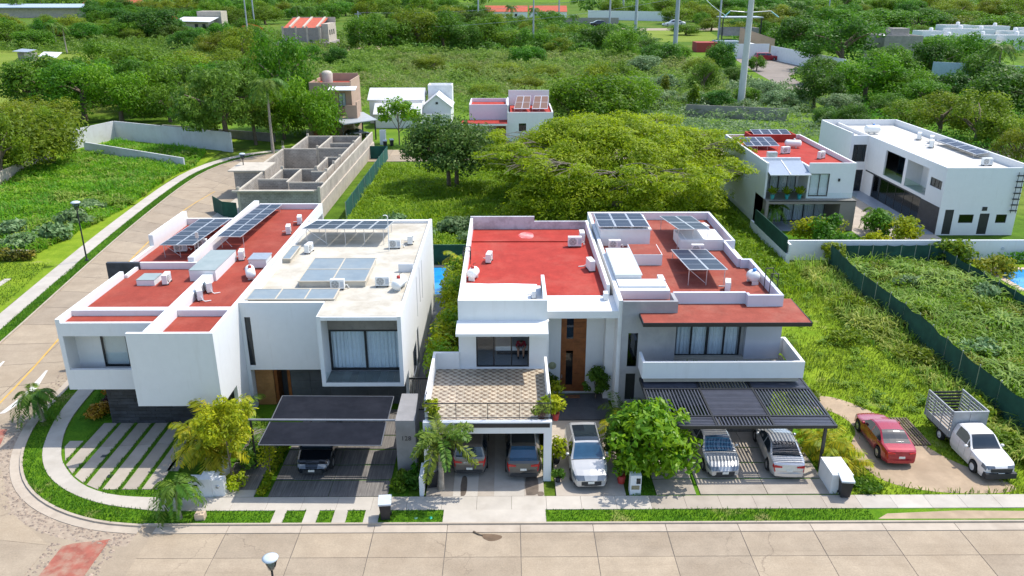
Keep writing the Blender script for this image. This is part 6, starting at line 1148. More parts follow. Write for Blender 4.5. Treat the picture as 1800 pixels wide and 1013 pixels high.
MID = [(-227.6,374.8,6.78,8.8,'d'),(-208.8,379.8,6.16,8.8,'b'),(-194.1,389.5,7.59,5.4,'b'),(-170.6,380.9,4.75,6.4,'o'),(-167.0,399.8,7.85,7.6,'b'),(-152.5,405.2,6.89,4.7,'b'),(-127.5,376.3,5.07,9.4,'b'),(-117.3,383.9,5.12,8.7,'b'),(-62.9,394.2,5.08,5.0,'o'),(-48.4,402.2,6.79,7.3,'b'),(-23.7,388.0,6.16,6.3,'d'),(-9.9,373.1,5.19,9.4,'b'),(9.1,391.6,4.61,8.0,'o'),(116.3,371.4,5.32,7.4,'b'),(136.6,391.6,6.7,8.5,'d'),(158.4,397.0,5.74,5.8,'b'),(189.7,382.7,6.94,5.5,'o'),(250.1,391.0,6.82,8.0,'b'),(-255.3,423.1,8.4,8.8,'b'),(-245.2,437.7,6.47,5.7,'b'),(-216.2,415.7,8.45,10.0,'o'),(-196.0,443.5,7.8,6.7,'o'),(-164.3,414.9,5.32,8.0,'b'),(-160.3,451.2,7.19,6.4,'b'),(-139.9,452.2,7.4,7.2,'b'),(-71.3,441.8,8.11,8.4,'b'),(-44.5,431.2,7.21,5.7,'b'),(-26.7,432.9,6.06,6.9,'d'),(-5.5,423.3,6.21,8.8,'o'),(10.3,425.2,8.11,9.7,'b'),(121.3,427.0,7.5,7.7,'d'),(139.5,428.4,8.79,6.6,'o'),(166.6,426.4,5.8,8.8,'b'),(277.5,437.1,7.91,7.0,'b'),(-281.2,469.1,8.22,9.8,'o'),(-272.6,500.4,6.16,8.8,'o'),(-255.8,496.6,7.24,6.8,'o'),(-228.4,486.8,7.17,7.2,'o'),(-219.7,513.8,6.8,6.2,'d'),(-196.2,485.6,6.05,9.3,'b'),(-184.7,495.1,9.51,9.0,'b'),(-158.4,497.3,7.82,9.7,'b'),(-63.2,493.5,6.23,9.4,'b'),(-51.3,491.5,6.27,8.3,'o'),(-37.3,504.0,9.98,9.9,'b'),(-1.6,490.6,8.8,7.7,'o'),(22.9,470.3,9.04,11.3,'b'),(115.1,491.7,5.86,7.5,'b'),(132.1,475.2,7.82,6.9,'o'),(157.9,481.5,8.54,11.3,'o'),(177.3,469.1,8.3,10.5,'o'),(297.9,472.5,6.16,9.7,'b'),(-323.7,530.4,6.47,8.3,'b'),(-257.2,531.5,6.73,9.5,'b'),(-273.5,588.4,7.7,11.0,'b'),(-263.6,588.0,7.3,8.5,'b'),(-233.0,549.7,6.88,9.6,'b'),(-224.1,558.4,7.95,10.5,'d'),(-219.1,581.9,6.96,10.5,'d'),(-194.6,554.2,7.78,12.5,'b'),(-178.1,541.2,8.84,9.0,'o'),(-160.9,560.4,10.42,12.0,'o'),(-79.7,588.1,6.92,10.5,'b'),(-57.3,540.5,8.28,12.0,'b'),(-38.8,581.5,10.11,11.2,'o'),(-19.4,529.1,10.01,9.5,'d'),(114.4,560.3,10.89,10.5,'o'),(140.5,585.3,7.76,10.1,'o'),(158.4,582.3,9.16,9.6,'b'),(163.2,530.0,9.3,8.1,'b'),(190.8,542.7,8.07,12.7,'d'),(203.3,536.5,10.27,8.6,'b'),(236.6,578.0,10.16,10.7,'b'),(306.7,584.5,7.74,8.4,'d'),(315.5,574.2,10.63,7.6,'b'),(346.3,588.8,9.09,12.0,'b'),(361.7,586.7,10.37,7.2,'o'),(-311.7,638.4,7.57,13.3,'d'),(-313.3,662.3,7.79,13.9,'o'),(-268.9,598.9,7.85,10.4,'b'),(-289.6,672.0,13.48,8.2,'d'),(-254.5,634.5,7.36,11.5,'o'),(-253.8,677.9,10.86,7.9,'b'),(-213.7,628.4,12.12,14.5,'b'),(-187.3,606.7,7.43,13.5,'b'),(-179.8,616.4,9.98,11.4,'o'),(-158.5,633.3,10.97,9.8,'b'),(-146.9,643.6,8.52,9.7,'b'),(-128.9,610.3,11.14,11.0,'b'),(-104.1,626.0,10.79,13.1,'o'),(-96.0,676.2,11.85,12.3,'b'),(-66.7,642.3,8.9,13.1,'b'),(-51.2,632.2,8.98,9.0,'b'),(-36.5,627.0,7.57,13.1,'b'),(-26.6,637.3,12.77,13.3,'b'),(132.8,595.5,9.21,13.6,'o'),(167.0,664.0,10.55,7.2,'o'),(171.0,597.3,8.01,8.9,'b'),(203.8,655.5,12.68,10.1,'b'),(217.1,608.3,8.68,11.8,'b'),(235.0,616.4,11.55,13.5,'b'),(253.2,602.8,9.13,9.6,'o'),(271.7,608.8,7.56,11.1,'b'),(307.2,645.0,8.61,12.9,'d'),(328.8,656.2,10.71,8.0,'d'),(342.4,657.4,10.6,11.3,'o'),(339.9,628.2,11.06,12.0,'o'),(339.3,590.6,10.55,11.5,'o'),(387.1,625.9,11.12,12.4,'o'),(-446.8,743.6,12.88,12.5,'b'),(-363.5,749.0,8.65,15.5,'b'),(-311.5,677.3,11.71,16.5,'d'),(-298.5,711.5,13.93,13.6,'o'),(-255.8,669.5,12.92,11.8,'o'),(-253.9,731.5,14.57,13.8,'d'),(-227.6,737.9,9.78,13.8,'b'),(-202.0,694.8,12.15,13.5,'b'),(-181.0,686.3,8.47,11.8,'o'),(-179.8,727.1,14.38,9.5,'b'),(-148.5,682.8,8.21,13.7,'o'),(-136.2,714.0,10.8,12.3,'b'),(-111.3,669.3,9.33,14.2,'b'),(-100.4,710.9,9.09,11.4,'o'),(-86.0,701.1,9.22,13.7,'d'),(-76.4,758.7,9.21,15.6,'o'),(-49.0,701.0,10.02,15.5,'b'),(85.3,677.4,11.08,13.9,'b'),(113.0,735.3,13.74,10.2,'b'),(143.7,763.9,13.37,13.9,'o'),(154.9,666.2,10.43,10.2,'b'),(186.1,732.6,8.47,11.6,'d'),(198.5,738.0,13.46,14.0,'b'),(233.5,749.6,15.26,14.1,'b'),(240.8,693.7,9.8,13.1,'b'),(254.8,678.3,9.62,12.2,'o'),(296.6,740.2,9.99,16.0,'d'),(299.9,716.7,10.0,9.8,'b'),(339.3,761.6,11.4,15.4,'b'),(352.2,755.5,9.29,14.5,'b'),(325.8,675.9,11.19,16.5,'b'),(362.0,720.2,9.73,16.1,'o'),(359.0,678.5,13.61,14.0,'o'),(388.3,684.4,8.25,12.5,'o'),(417.8,700.7,13.96,14.1,'o'),(448.8,722.9,8.53,14.6,'o')]
FARW = [(-495.5,819.7,15.37,12.8),(-415.3,862.0,14.43,10.5),(-378.1,815.7,10.31,13.8),(-394.9,876.8,15.14,7.5),(-362.3,846.2,14.37,8.5),(-345.1,855.2,11.14,8.1),(-314.6,813.3,11.87,11.8),(-319.5,886.0,10.52,6.9),(-308.0,886.3,12.96,11.5),(-270.9,825.3,12.23,11.8),(-248.8,818.6,10.38,12.4),(-250.1,876.4,12.53,7.6),(-222.2,839.6,10.9,11.4),(-196.8,814.9,10.76,9.2),(-185.4,837.5,9.39,9.0),(-165.9,822.0,10.84,11.4),(-154.7,841.3,9.49,7.6),(-144.5,858.3,9.66,7.9),(-130.3,847.3,11.47,12.7),(-110.6,836.5,10.79,13.0),(-98.7,838.9,14.4,12.1),(-73.9,840.7,14.76,11.4),(89.4,851.9,13.91,9.2),(102.9,825.3,10.93,7.9),(120.6,832.7,12.38,10.2),(142.4,871.7,13.76,10.0),(159.6,852.2,12.25,10.7),(172.4,848.1,12.57,11.9),(186.5,839.2,9.21,10.4),(197.9,831.7,15.1,11.3),(220.5,834.9,10.75,9.7),(240.9,861.8,11.84,13.0),(249.8,829.4,9.58,12.9),(258.4,818.1,9.56,11.9),(285.9,868.9,14.91,10.6),(305.0,856.3,11.11,9.9),(300.7,806.9,10.68,10.3),(313.4,810.7,10.79,9.3),(347.5,849.3,12.72,8.1),(357.0,831.5,15.39,11.2),(384.9,845.2,15.61,13.6),(416.3,874.3,11.25,11.0),(429.4,860.0,13.15,10.0),(423.8,814.3,14.31,8.3),(464.6,855.5,13.73,13.2),(458.7,810.0,9.74,8.5),(483.3,831.8,12.81,12.8),(506.3,844.1,14.32,9.1),(517.2,827.2,9.92,9.1),(-612.7,1018.2,12.8,11.3),(-627.3,1073.4,16.81,15.5),(-574.0,1019.6,13.35,16.1),(-552.0,1004.7,16.57,10.5),(-521.6,992.9,14.47,16.0),(-496.3,992.5,12.88,12.2),(-483.2,1003.3,13.12,12.4),(-504.0,1092.5,18.34,14.3),(-459.0,1041.9,18.31,14.2),(-426.8,1032.2,13.88,14.8),(-402.1,1024.0,17.48,9.4),(-374.1,995.9,17.02,15.4),(-357.7,1006.3,10.82,16.9),(-335.1,996.4,17.54,11.4),(-322.3,1016.0,14.32,16.0),(-296.6,985.6,12.46,10.3),(-296.8,1046.4,13.82,14.7),(-266.6,1006.8,17.35,15.4),(-248.7,1035.7,11.15,12.4),(-231.3,1038.4,12.05,12.6),(-206.6,999.1,14.95,9.8),(-185.7,1007.4,17.62,14.1),(-169.0,1030.8,16.5,12.6),(-137.6,989.0,12.25,13.7),(-131.2,1053.7,11.36,12.2),(-114.2,1075.9,14.97,14.7),(-87.6,1036.0,12.97,12.2),(-28.6,1038.9,11.97,10.8),(87.6,1006.4,12.18,14.3),(111.6,1087.7,13.0,10.7),(122.2,1007.0,18.61,15.1),(151.5,983.3,17.27,12.2),(179.2,1004.3,13.84,17.0),(207.4,1034.0,15.18,15.3),(230.5,1036.7,15.72,10.4),(267.7,1073.9,11.75,12.4),(263.6,1009.9,15.32,11.1),(298.3,1065.9,12.23,11.2),(301.8,1008.3,17.29,11.8),(325.2,987.7,17.84,15.4),(367.4,1030.9,11.5,13.1),(377.5,1019.3,14.55,14.0),(397.2,1017.2,18.31,15.7),(440.6,1044.6,13.8,9.6),(439.1,1006.9,13.72,11.0),(489.9,1081.6,19.02,12.4),(473.5,984.8,18.15,14.2),(525.0,1043.9,18.31,12.9),(540.6,1036.2,15.55,15.9),(581.6,1069.1,15.13,12.0),(581.6,1035.0,11.56,15.2),(601.7,1048.2,11.46,9.9),(630.7,1076.7,18.31,15.8),(641.3,1056.6,13.99,12.1),(628.1,1004.4,12.24,12.0),(-819.0,1361.8,19.61,15.1),(-783.7,1347.6,17.83,16.9),(-681.1,1205.8,20.46,20.5),(-726.8,1340.9,19.15,13.3),(-625.8,1198.9,16.25,13.7),(-625.9,1256.4,17.48,13.9),(-615.0,1297.6,19.24,12.2),(-573.6,1276.3,20.4,13.6),(-538.3,1266.7,13.82,12.4),(-495.8,1205.5,18.83,13.4),(-521.9,1328.3,14.57,15.5),(-484.7,1298.5,17.34,14.1),(-430.8,1197.5,14.0,13.8),(-426.8,1230.3,22.07,17.6),(-417.7,1303.6,23.62,14.4),(-399.6,1333.0,17.17,11.3),(-354.6,1279.9,22.35,18.6),(-299.3,1207.6,20.05,18.6),(-291.4,1277.0,20.53,12.1),(-281.8,1350.1,19.45,11.7),(-260.1,1364.3,17.28,16.6),(-220.3,1292.4,20.04,14.2),(-191.0,1259.4,15.71,19.4),(-181.9,1321.8,14.29,16.6),(-157.8,1293.7,14.83,13.3),(-139.4,1325.5,17.25,18.0),(-112.3,1234.6,19.16,18.2),(-95.6,1316.4,18.81,13.8),(-75.6,1346.0,19.52,16.0),(-40.9,1193.8,18.31,20.5),(112.4,1288.9,16.69,12.6),(126.3,1250.5,17.03,18.0),(156.6,1292.4,23.78,18.9),(180.9,1287.4,17.99,20.6),(197.6,1192.7,21.93,12.6),(240.0,1243.6,13.86,16.3),(254.6,1220.1,14.9,15.7),(281.0,1235.7,22.6,18.2),(322.3,1243.4,19.13,18.9),(359.3,1265.9,16.0,16.0),(379.2,1271.4,22.09,15.8),(399.3,1234.1,23.26,14.6),(433.9,1262.7,21.61,17.5),(465.6,1249.8,15.0,16.0),(473.2,1226.0,14.38,12.1),(544.6,1356.2,16.69,11.6),(507.3,1209.4,19.65,17.7),(531.5,1212.0,14.73,16.5),(615.9,1358.0,23.18,16.4),(565.1,1192.7,18.24,14.3),(626.8,1256.6,16.08,17.7),(657.3,1278.9,18.16,13.2),(648.2,1223.7,14.74,14.6),(690.5,1257.7,23.79,12.3),(758.0,1331.1,20.1,13.3),(702.4,1198.1,15.93,13.3),(725.5,1203.4,22.33,12.3),(791.6,1262.7,14.88,19.3),(-914.5,1543.2,16.53,17.0),(-873.4,1521.2,18.04,24.8),(-932.1,1666.4,23.59,24.6),(-857.8,1583.2,28.9,18.8),(-832.7,1601.5,22.51,14.3),(-744.9,1492.4,22.19,21.3),(-793.4,1660.7,20.41,21.4),(-726.9,1574.6,16.95,21.2),(-710.6,1603.7,28.77,16.1),(-603.6,1442.3,16.21,15.0),(-600.0,1491.6,27.76,18.6),(-573.2,1550.9,24.85,13.9),(-516.1,1467.3,19.84,21.5),(-484.0,1439.2,20.55,23.8),(-510.6,1619.7,28.56,18.3),(-413.7,1421.6,25.35,17.4),(-374.8,1421.3,19.34,20.7),(-358.1,1436.7,18.62,21.2),(-337.9,1463.7,24.43,18.0),(-324.1,1550.5,21.74,20.4),(-311.6,1655.5,27.74,24.2),(-250.4,1470.5,18.09,22.0),(-211.5,1416.5,22.86,15.5),(-185.9,1426.2,16.6,14.6),(-168.9,1463.5,20.57,17.0),(-140.5,1438.5,18.12,23.8),(-116.4,1422.7,16.28,19.5),(-103.5,1532.3,23.95,19.2),(-70.7,1418.6,17.5,18.4),(-41.4,1460.8,23.02,20.4),(136.0,1521.5,27.3,14.8),(181.4,1492.8,18.29,20.2),(227.1,1615.3,20.04,17.7),(237.3,1470.9,19.26,20.7),(287.7,1581.6,21.05,13.5),(317.8,1587.4,24.31,20.9),(349.1,1549.4,17.75,14.5),(370.3,1527.0,27.0,24.8),(388.1,1488.4,23.3,17.3),(407.8,1467.1,27.17,19.7),(456.9,1526.5,28.17,21.6),(479.0,1502.5,19.64,20.7),(497.6,1464.0,20.4,15.4),(533.7,1466.4,21.07,14.7),(544.8,1414.4,24.35,20.5),(625.7,1525.3,27.52,19.3),(617.4,1429.9,21.82,20.7),(658.5,1439.8,15.78,15.6),(774.2,1646.4,26.91,17.4),(763.9,1528.5,23.85,18.7),(769.6,1464.1,19.73,17.8),(781.4,1421.6,16.78,21.9),(826.4,1451.1,26.08,16.1),(850.1,1431.2,17.12,17.6),(996.3,1620.2,22.01,17.6),(1028.6,1634.5,26.63,19.1),(-1210.7,2047.8,28.05,25.5),(-1151.4,1996.5,31.83,31.1),(-1121.8,2034.6,36.39,25.4),(-1125.5,2128.5,24.84,25.6),(-1007.2,1969.5,21.75,16.7),(-1039.9,2097.2,30.62,23.3),(-854.4,1781.4,30.51,17.9),(-946.7,2088.1,31.69,29.0),(-823.9,1904.4,34.01,29.0),(-798.7,1967.2,34.48,27.0),(-771.9,1990.1,23.03,19.5),(-759.4,2036.5,37.01,23.4),(-624.4,1832.8,22.19,19.8),(-569.1,1764.2,19.09,29.0),(-602.7,1945.3,24.25,24.7),(-585.7,1979.3,35.7,20.5),(-498.5,1860.2,23.82,19.8),(-476.2,1943.0,31.63,19.4),(-389.6,1750.4,30.07,18.2),(-346.1,1749.3,32.73,27.9),(-300.8,1827.6,21.37,18.9),(-265.1,1762.7,31.02,29.9),(-249.7,2022.8,35.76,28.2),(-193.0,1966.6,25.17,27.8),(-156.7,2007.4,28.45,16.9),(-112.6,1835.5,21.33,29.3),(-76.4,1844.5,33.94,26.6),(-38.9,1837.3,24.77,27.9),(4.8,1990.0,30.2,25.5),(48.0,1941.5,33.75,19.8),(109.3,1976.2,21.92,17.7),(143.7,2013.2,25.79,18.0),(181.3,2088.5,38.79,17.4),(212.8,1855.6,21.91,28.6),(258.8,1941.5,32.32,20.6),(309.6,2014.3,37.72,23.1),(365.4,1962.7,23.16,31.0),(399.2,1969.1,25.42,19.0),(423.3,1907.3,24.82,21.8),(450.2,1860.6,32.33,26.6),(512.9,1886.9,29.44,22.4),(554.6,1905.4,20.97,26.2),(604.9,1977.1,34.67,26.1),(689.5,2049.8,29.41,16.4),(696.2,1958.6,31.06,29.6),(694.4,1860.3,33.37,20.6),(810.5,2004.5,23.99,26.7),(820.2,1941.3,32.21,31.0),(860.7,1958.1,23.4,27.5),(805.0,1781.9,23.51,29.8),(852.2,1807.6,33.86,25.6),(1008.3,2049.7,29.48,27.2),(1053.1,2046.7,29.66,21.4),(982.0,1827.1,34.41,27.9),(1074.2,1921.5,31.43,21.9),(1012.1,1752.4,32.51,26.8),(1060.5,1775.2,20.39,20.8),(1113.5,1822.5,31.02,27.9),(-1667.0,2751.5,47.92,28.6),(-1410.3,2451.7,41.78,24.9),(-1602.0,2895.9,51.35,42.5),(-1333.2,2525.5,31.42,24.0),(-1208.9,2373.8,42.14,26.9),(-1143.0,2339.6,31.49,28.2),(-1261.3,2686.3,43.08,42.1),(-1224.1,2733.0,47.46,25.2),(-1045.9,2484.3,31.76,35.1),(-995.7,2450.8,27.14,24.9),(-1040.4,2682.9,34.99,25.8),(-890.4,2384.2,44.06,28.5),(-922.8,2700.1,47.21,27.2),(-759.1,2444.3,36.42,34.4),(-704.0,2451.5,36.16,30.3),(-707.0,2673.7,34.45,37.5),(-643.3,2579.3,44.78,22.7),(-512.8,2326.2,34.53,29.3),(-470.5,2326.4,30.66,30.2),(-455.8,2492.3,28.29,23.2),(-444.6,2655.8,42.17,32.5),(-325.2,2321.6,39.96,27.4),(-287.6,2396.3,40.73,31.6),(-285.8,2829.3,48.97,26.5),(-167.4,2287.0,34.72,37.1),(-154.9,2707.2,47.56,26.0),(-75.5,2778.6,52.03,27.4),(5.3,2489.6,31.54,34.4),(56.1,2838.2,41.81,42.5),(128.2,2823.8,51.96,39.4),(190.3,2530.7,39.59,36.6),(284.3,2785.8,41.96,31.1),(281.7,2359.5,36.64,27.9),(328.7,2302.6,36.16,31.0),(466.8,2775.6,46.04,37.2),(470.2,2390.1,42.25,25.3),(659.6,2921.5,51.05,31.0),(593.4,2420.7,29.24,33.9),(613.4,2370.1,38.09,36.4),(769.3,2732.6,50.69,31.7),(732.0,2429.3,27.6,39.9),(714.4,2270.1,41.0,24.9),(950.1,2809.7,52.27,42.3),(993.3,2711.1,36.73,36.4),(968.2,2525.7,36.1,24.2),(1152.8,2838.1,37.31,37.6),(1183.7,2756.3,51.56,41.3),(1212.4,2666.3,33.88,25.8),(1237.8,2646.8,30.3,36.1),(1227.2,2540.7,29.9,30.6),(1319.2,2635.4,42.27,22.9),(1389.2,2677.4,37.72,41.3),(1510.5,2802.2,48.64,40.4),(1456.6,2557.3,40.51,26.2),(1610.9,2725.6,43.13,30.7),(1699.3,2770.8,48.16,32.8)]
NEAR += [(-31.5,128.9,4.78,9.3,'g'),(-37.1,133.5,3.8,9.7,'g'),(-27.7,138.9,2.47,4.4,'b'),(6.1,256.0,5.31,6.8,'b'),(10.2,210.5,4.99,5.7,'o'),(5.3,193.2,4.05,3.9,'o'),(27.8,210.4,4.99,5.7,'b'),(37.3,223.6,4.67,5.3,'v'),(30.2,187.8,3.95,3.8,'v'),(37.8,193.0,4.06,3.9,'v'),(32.2,169.5,3.59,3.5,'v'),(39.7,173.7,3.18,3.0,'v'),(44.1,169.4,3.59,3.5,'d'),(51.3,173.6,2.69,4.2,'b'),(56.3,178.0,3.26,3.7,'v'),(55.9,165.3,3.27,3.4,'v'),(61.7,173.5,2.94,3.0,'d'),(52.8,223.5,4.05,6.0,'o'),(57.0,275.3,4.19,5.5,'b'),(58.6,210.2,2.94,4.5,'d'),(75.2,246.7,2.74,4.1,'b'),(82.1,210.0,5.88,7.1,'d'),(98.2,209.9,6.62,7.8,'b'),(87.1,169.1,4.79,5.8,'b'),(96.4,177.8,4.52,6.1,'d'),(87.3,153.9,4.39,4.8,'b'),(118.4,187.2,5.95,7.6,'b'),(75.8,161.2,3.43,4.5,'b'),(65.2,157.6,3.36,4.4,'v'),(58.1,146.1,2.5,3.8,'d'),(72.9,112.4,2.86,5.3,'o'),(152.1,274.6,6.49,5.5,'d'),(154.0,297.4,7.01,7.8,'b'),(-21.6,239.1,4.97,4.8,'o'),(-9.4,223.9,5.29,4.2,'o'),(-33.7,256.2,4.95,4.1,'b'),(-39.7,210.8,4.4,4.5,'b'),(-28.4,193.4,3.78,3.5,'o'),(-15.9,188.1,3.42,3.2,'b'),(-5.2,183.1,3.59,3.1,'o'),(-0.1,223.9,4.67,4.2,'o'),(-88.7,174.5,6.09,9.4,'b'),(-92.7,158.7,5.56,8.1,'d'),(-63.2,151.5,4.27,6.8,'b'),(-56.0,145.0,3.59,6.0,'b'),(-58.9,178.8,5.62,8.5,'b'),(-56.7,188.4,5.26,8.3,'o'),(-68.3,193.7,6.07,8.5,'b'),(-69.6,239.4,5.79,7.9,'b'),(-74.7,224.4,6.21,8.2,'o'),(-62.0,256.4,5.3,5.9,'b')]
# ================================================================ vegetation
def leafmesh(name, C, U, V, rnd, mt_):
    n = len(C); vs = np.stack([C-U, C-V*.5+U*.1, C+U, C+V*.5+U*.1], 1).reshape(-1,3)
    me = bpy.data.meshes.new(name); me.vertices.add(4*n); me.loops.add(4*n); me.polygons.add(n)
    me.vertices.foreach_set('co', vs.astype(np.float32).ravel()); me.loops.foreach_set('vertex_index', np.arange(4*n, dtype=np.int32))
    me.polygons.foreach_set('loop_start', np.arange(0,4*n,4,dtype=np.int32)); me.polygons.foreach_set('loop_total', np.full(n,4,dtype=np.int32))
    a = me.attributes.new('rnd', 'FLOAT', 'POINT'); a.data.foreach_set('value', np.repeat(rnd,4).astype(np.float32))
    me.materials.append(mt_); me.update(calc_edges=True); return me
def unit(n):
    v = rng.normal(size=(n,3)); return v/np.linalg.norm(v,axis=1,keepdims=True)
def frame(N, size, aspect):
    n = len(N); r = unit(n); U = np.cross(N, r); U /= np.linalg.norm(U,axis=1,keepdims=True)+1e-9; V = np.cross(N, U); s = (size*rng.uniform(.6,1.35,n))[:,None]; return U*s, V*s*aspect
def cloud(blobs, per, leaf, aspect=.9, upbias=.35, fill=.35):
    """leaves on the rough shells of ellipsoid clumps; blobs = [(cx,cy,cz,rx,ry,rz)]"""
    Cs, Us, Vs, Rs = [], [], [], []
    for b in blobs:
        n = max(6, int(per*rng.uniform(.8,1.2))); d = unit(n); r = np.where(rng.random(n) < fill, rng.uniform(.3,.9,n), rng.uniform(.85,1.12,n))[:,None]
        C = np.array(b[:3])+d*r*np.array(b[3:6]); N = d*.8+unit(n)*.75+np.array([0,0,upbias]); N /= np.linalg.norm(N,axis=1,keepdims=True)
        U, V = frame(N, leaf, aspect); Cs.append(C); Us.append(U); Vs.append(V); Rs.append(np.clip(rng.normal(.5,.22,n)+rng.uniform(-.25,.25),0,1))
    return np.concatenate(Cs), np.concatenate(Us), np.concatenate(Vs), np.concatenate(Rs)
def clumps(n, R_=(1,1,.8), zc=0, rmin=.55, size=(.2,.36), zmin=-.45, flat=.8):
    out = []
    while len(out) < n:
        d = unit(1)[0]
        if d[2] < zmin: continue
        r = random.uniform(rmin,.92); s = random.uniform(*size); out.append((d[0]*r*R_[0], d[1]*r*R_[1], zc+d[2]*r*R_[2], s, s, s*flat))
    return out
def limbs(n, R_, zc, base=0, r0=.07, spread=.6):
    m = MB(); m.tube([(0,0,base),(.02,.01,base+(zc-base)*.45),(0,.03,zc*.95)], [r0,r0*.8,r0*.55], 7)
    for k in range(n):
        a = k*2.4+random.random(); l = random.uniform(.5,.85); p0 = (0,.02,base+(zc-base)*random.uniform(.4,.9)); p2 = (math.cos(a)*R_[0]*l, math.sin(a)*R_[1]*l, zc+R_[2]*random.uniform(-.1,.5)); p1 = tuple((p0[i]+p2[i])/2+(.08 if i == 2 else 0) for i in range(3)); m.tube([p0,p1,p2], [r0*.5,r0*.35,r0*.12], 5)
    return m
LM = {'b': [L_TREE]*3, 'o': [L_TREE2]*3, 'd': [L_DARK]*3, 'f': [L_LIME]*2, 'v': [L_VINE]*2, 'g': [leafmat('bright_tree_leaf', (.07,.19,.006), (.20,.36,.012), .48)]*3}
TP = {}
for kind, nvar, per, leaf in (('b',3,165,.044),('o',3,170,.040),('d',3,165,.046),('f',2,150,.038),('v',2,120,.055),('g',3,175,.042)):
    for v in range(nvar):
        # unit tree: crown radius 1, total height 1.6 (scaled per tree)
        zc = (.78,.9,.7)[v]; RR = ((1,1,.72),(.9,1,.78),(1.05,1,.62))[v] if kind != 'f' else (1,1,.7)
        cl = clumps((46,36,52)[v] if kind != 'f' else 60, RR, zc, .5, (.2,.34) if kind != 'f' else (.14,.24), -.75, .8 if kind != 'f' else .5)
        TP[kind,v] = (leafmesh('crown', *cloud(cl, per, leaf), LM[kind][v] if kind != 'f' else leafmat('feather_leaf', (.09,.17,.012), (.24,.34,.04), .45) if v == 0 else bpy.data.materials['feather_leaf']), limbs(7, RR, zc).mesh('trunk', BARK))
def tree(kind, x, y, r, h, label, group, cat='tree', name='broadleaf_tree', z=0):
    v = random.randrange(3 if kind not in 'fv' else 2); cr, tk = TP[kind,v]; t = thing(name, label, cat, (x,y,z), random.random()*6.28, group)
    for nm, me in (('crown',cr),('trunk',tk)):
        o = bpy.data.objects.new(nm, me); COL.objects.link(o); o.parent = t
    k = h/1.62*random.uniform(1.0,1.25); r *= 1.15; t.scale = (r*1.02, r*random.uniform(.9,1.1), k); return t
ORD = ['first','second','third','fourth','fifth','sixth','seventh','eighth','ninth','tenth','eleventh','twelfth','thirteenth','fourteenth','fifteenth','sixteenth','seventeenth','eighteenth','nineteenth','twentieth']
DESC = {'b':'mid-green broad','o':'olive bushy','d':'dark green dense','f':'pale feathery','v':'pale vine-draped','g':'bright green leafy'}
def zone(x, y):
    u = x/y
    if y > 300: return 'in the far tree belt left of centre' if u < -.3 else 'in the far tree belt right of centre' if u > .25 else 'in the far central tree belt'
    if u < -.62: return 'at the left edge behind the grassy lots'
    if u < -.4: return 'in the grove behind the left white walls'
    if u < -.2: return 'around the tall palm and beige house'
    if u < .25: return 'behind the big spreading tree'
    if u < .42: return 'around the transmission pole and lane'
    return 'behind the long white house on the right'
cnt = {}
for x, y, r, h, k in sorted(NEAR, key=lambda q: q[0]/q[1]):
    key = (k, zone(x,y)); i = cnt.get(key, 0); cnt[key] = i+1
    tree(k, x, y, r, h, '%s tree, %s from the left, %s' % (DESC[k].replace(' ','-') if 0 else DESC[k], ORD[i], key[1]), 'trees behind the houses')
def nth(i):
    if i < 20: return ORD[i]
    return ['twenty','thirty','forty','fifty'][(i+1)//10-2]+('-'+ORD[(i+1)%10-1] if (i+1)%10 else 'th').replace('twentyth','twentieth')
cnt = {}
for x, y, r, h, k in sorted(MID, key=lambda q: q[0]/q[1]):
    u = x/y; row = 'nearest' if y < 360 else 'second' if y < 440 else 'third' if y < 530 else 'farthest'; sd_ = 'left' if u < -.25 else 'right' if u > .25 else 'central'; key = (k,row,sd_); i = cnt.get(key,0); cnt[key] = i+1
    tree(k, x, y, r, h, '%s tree, %s from left, %s row of the %s distant woods' % (DESC[k], nth(i), row, sd_), 'distant trees', name='distant_tree')
# far wood as one mass
Cs = [[],[],[],[]]
for x, y, r, h in FARW:
    c = [(x+random.uniform(-.7,.7)*r, y+random.uniform(-.7,.7)*r, h*random.uniform(.25,.8), r*random.uniform(.35,.6), r*random.uniform(.35,.6), h*random.uniform(.2,.33)) for _ in range(7)]
    for i, a in enumerate(cloud(c, 30, r*.16)): Cs[i].append(a)
o = link('far_woods', leafmesh('far_woods', *[np.concatenate(a) for a in Cs], leafmat('far_wood_leaf', (.06,.15,.018), (.18,.31,.035), .45))); o['kind'] = 'stuff'; o['label'] = 'mass of green woods along the top of the picture'
# wooded hills closing the view beyond
hl = MB(); nx_ = 60; vs = []
for j, (yy_, zz_) in enumerate(((1300,0),(1700,45),(2300,110),(3200,190))):
    for i in range(nx_+1): x = -3200+6400*i/nx_; vs.append((x,yy_,(zz_*(1+.35*math.sin(i*.7+j)+.25*math.sin(i*1.9))) if j else -1))
hl.add(vs, [(j*(nx_+1)+i,j*(nx_+1)+i+1,(j+1)*(nx_+1)+i+1,(j+1)*(nx_+1)+i) for j in range(3) for i in range(nx_)], True); struct('hills', hl, UNDER)
# flame trees
for x, y, r, h, lab in ((-190,470,7,9,'flame tree with orange red blossom in the upper left'),(-128,420,5,6,'low red flowering shrub beside the farm hut')):
    t = tree('b', x, y, r, h, lab, 'flame trees', name='flame_tree')
    for ch in t.children:
        if ch.name.startswith('crown'): ch.data = ch.data.copy(); ch.data.materials[0] = L_RUST
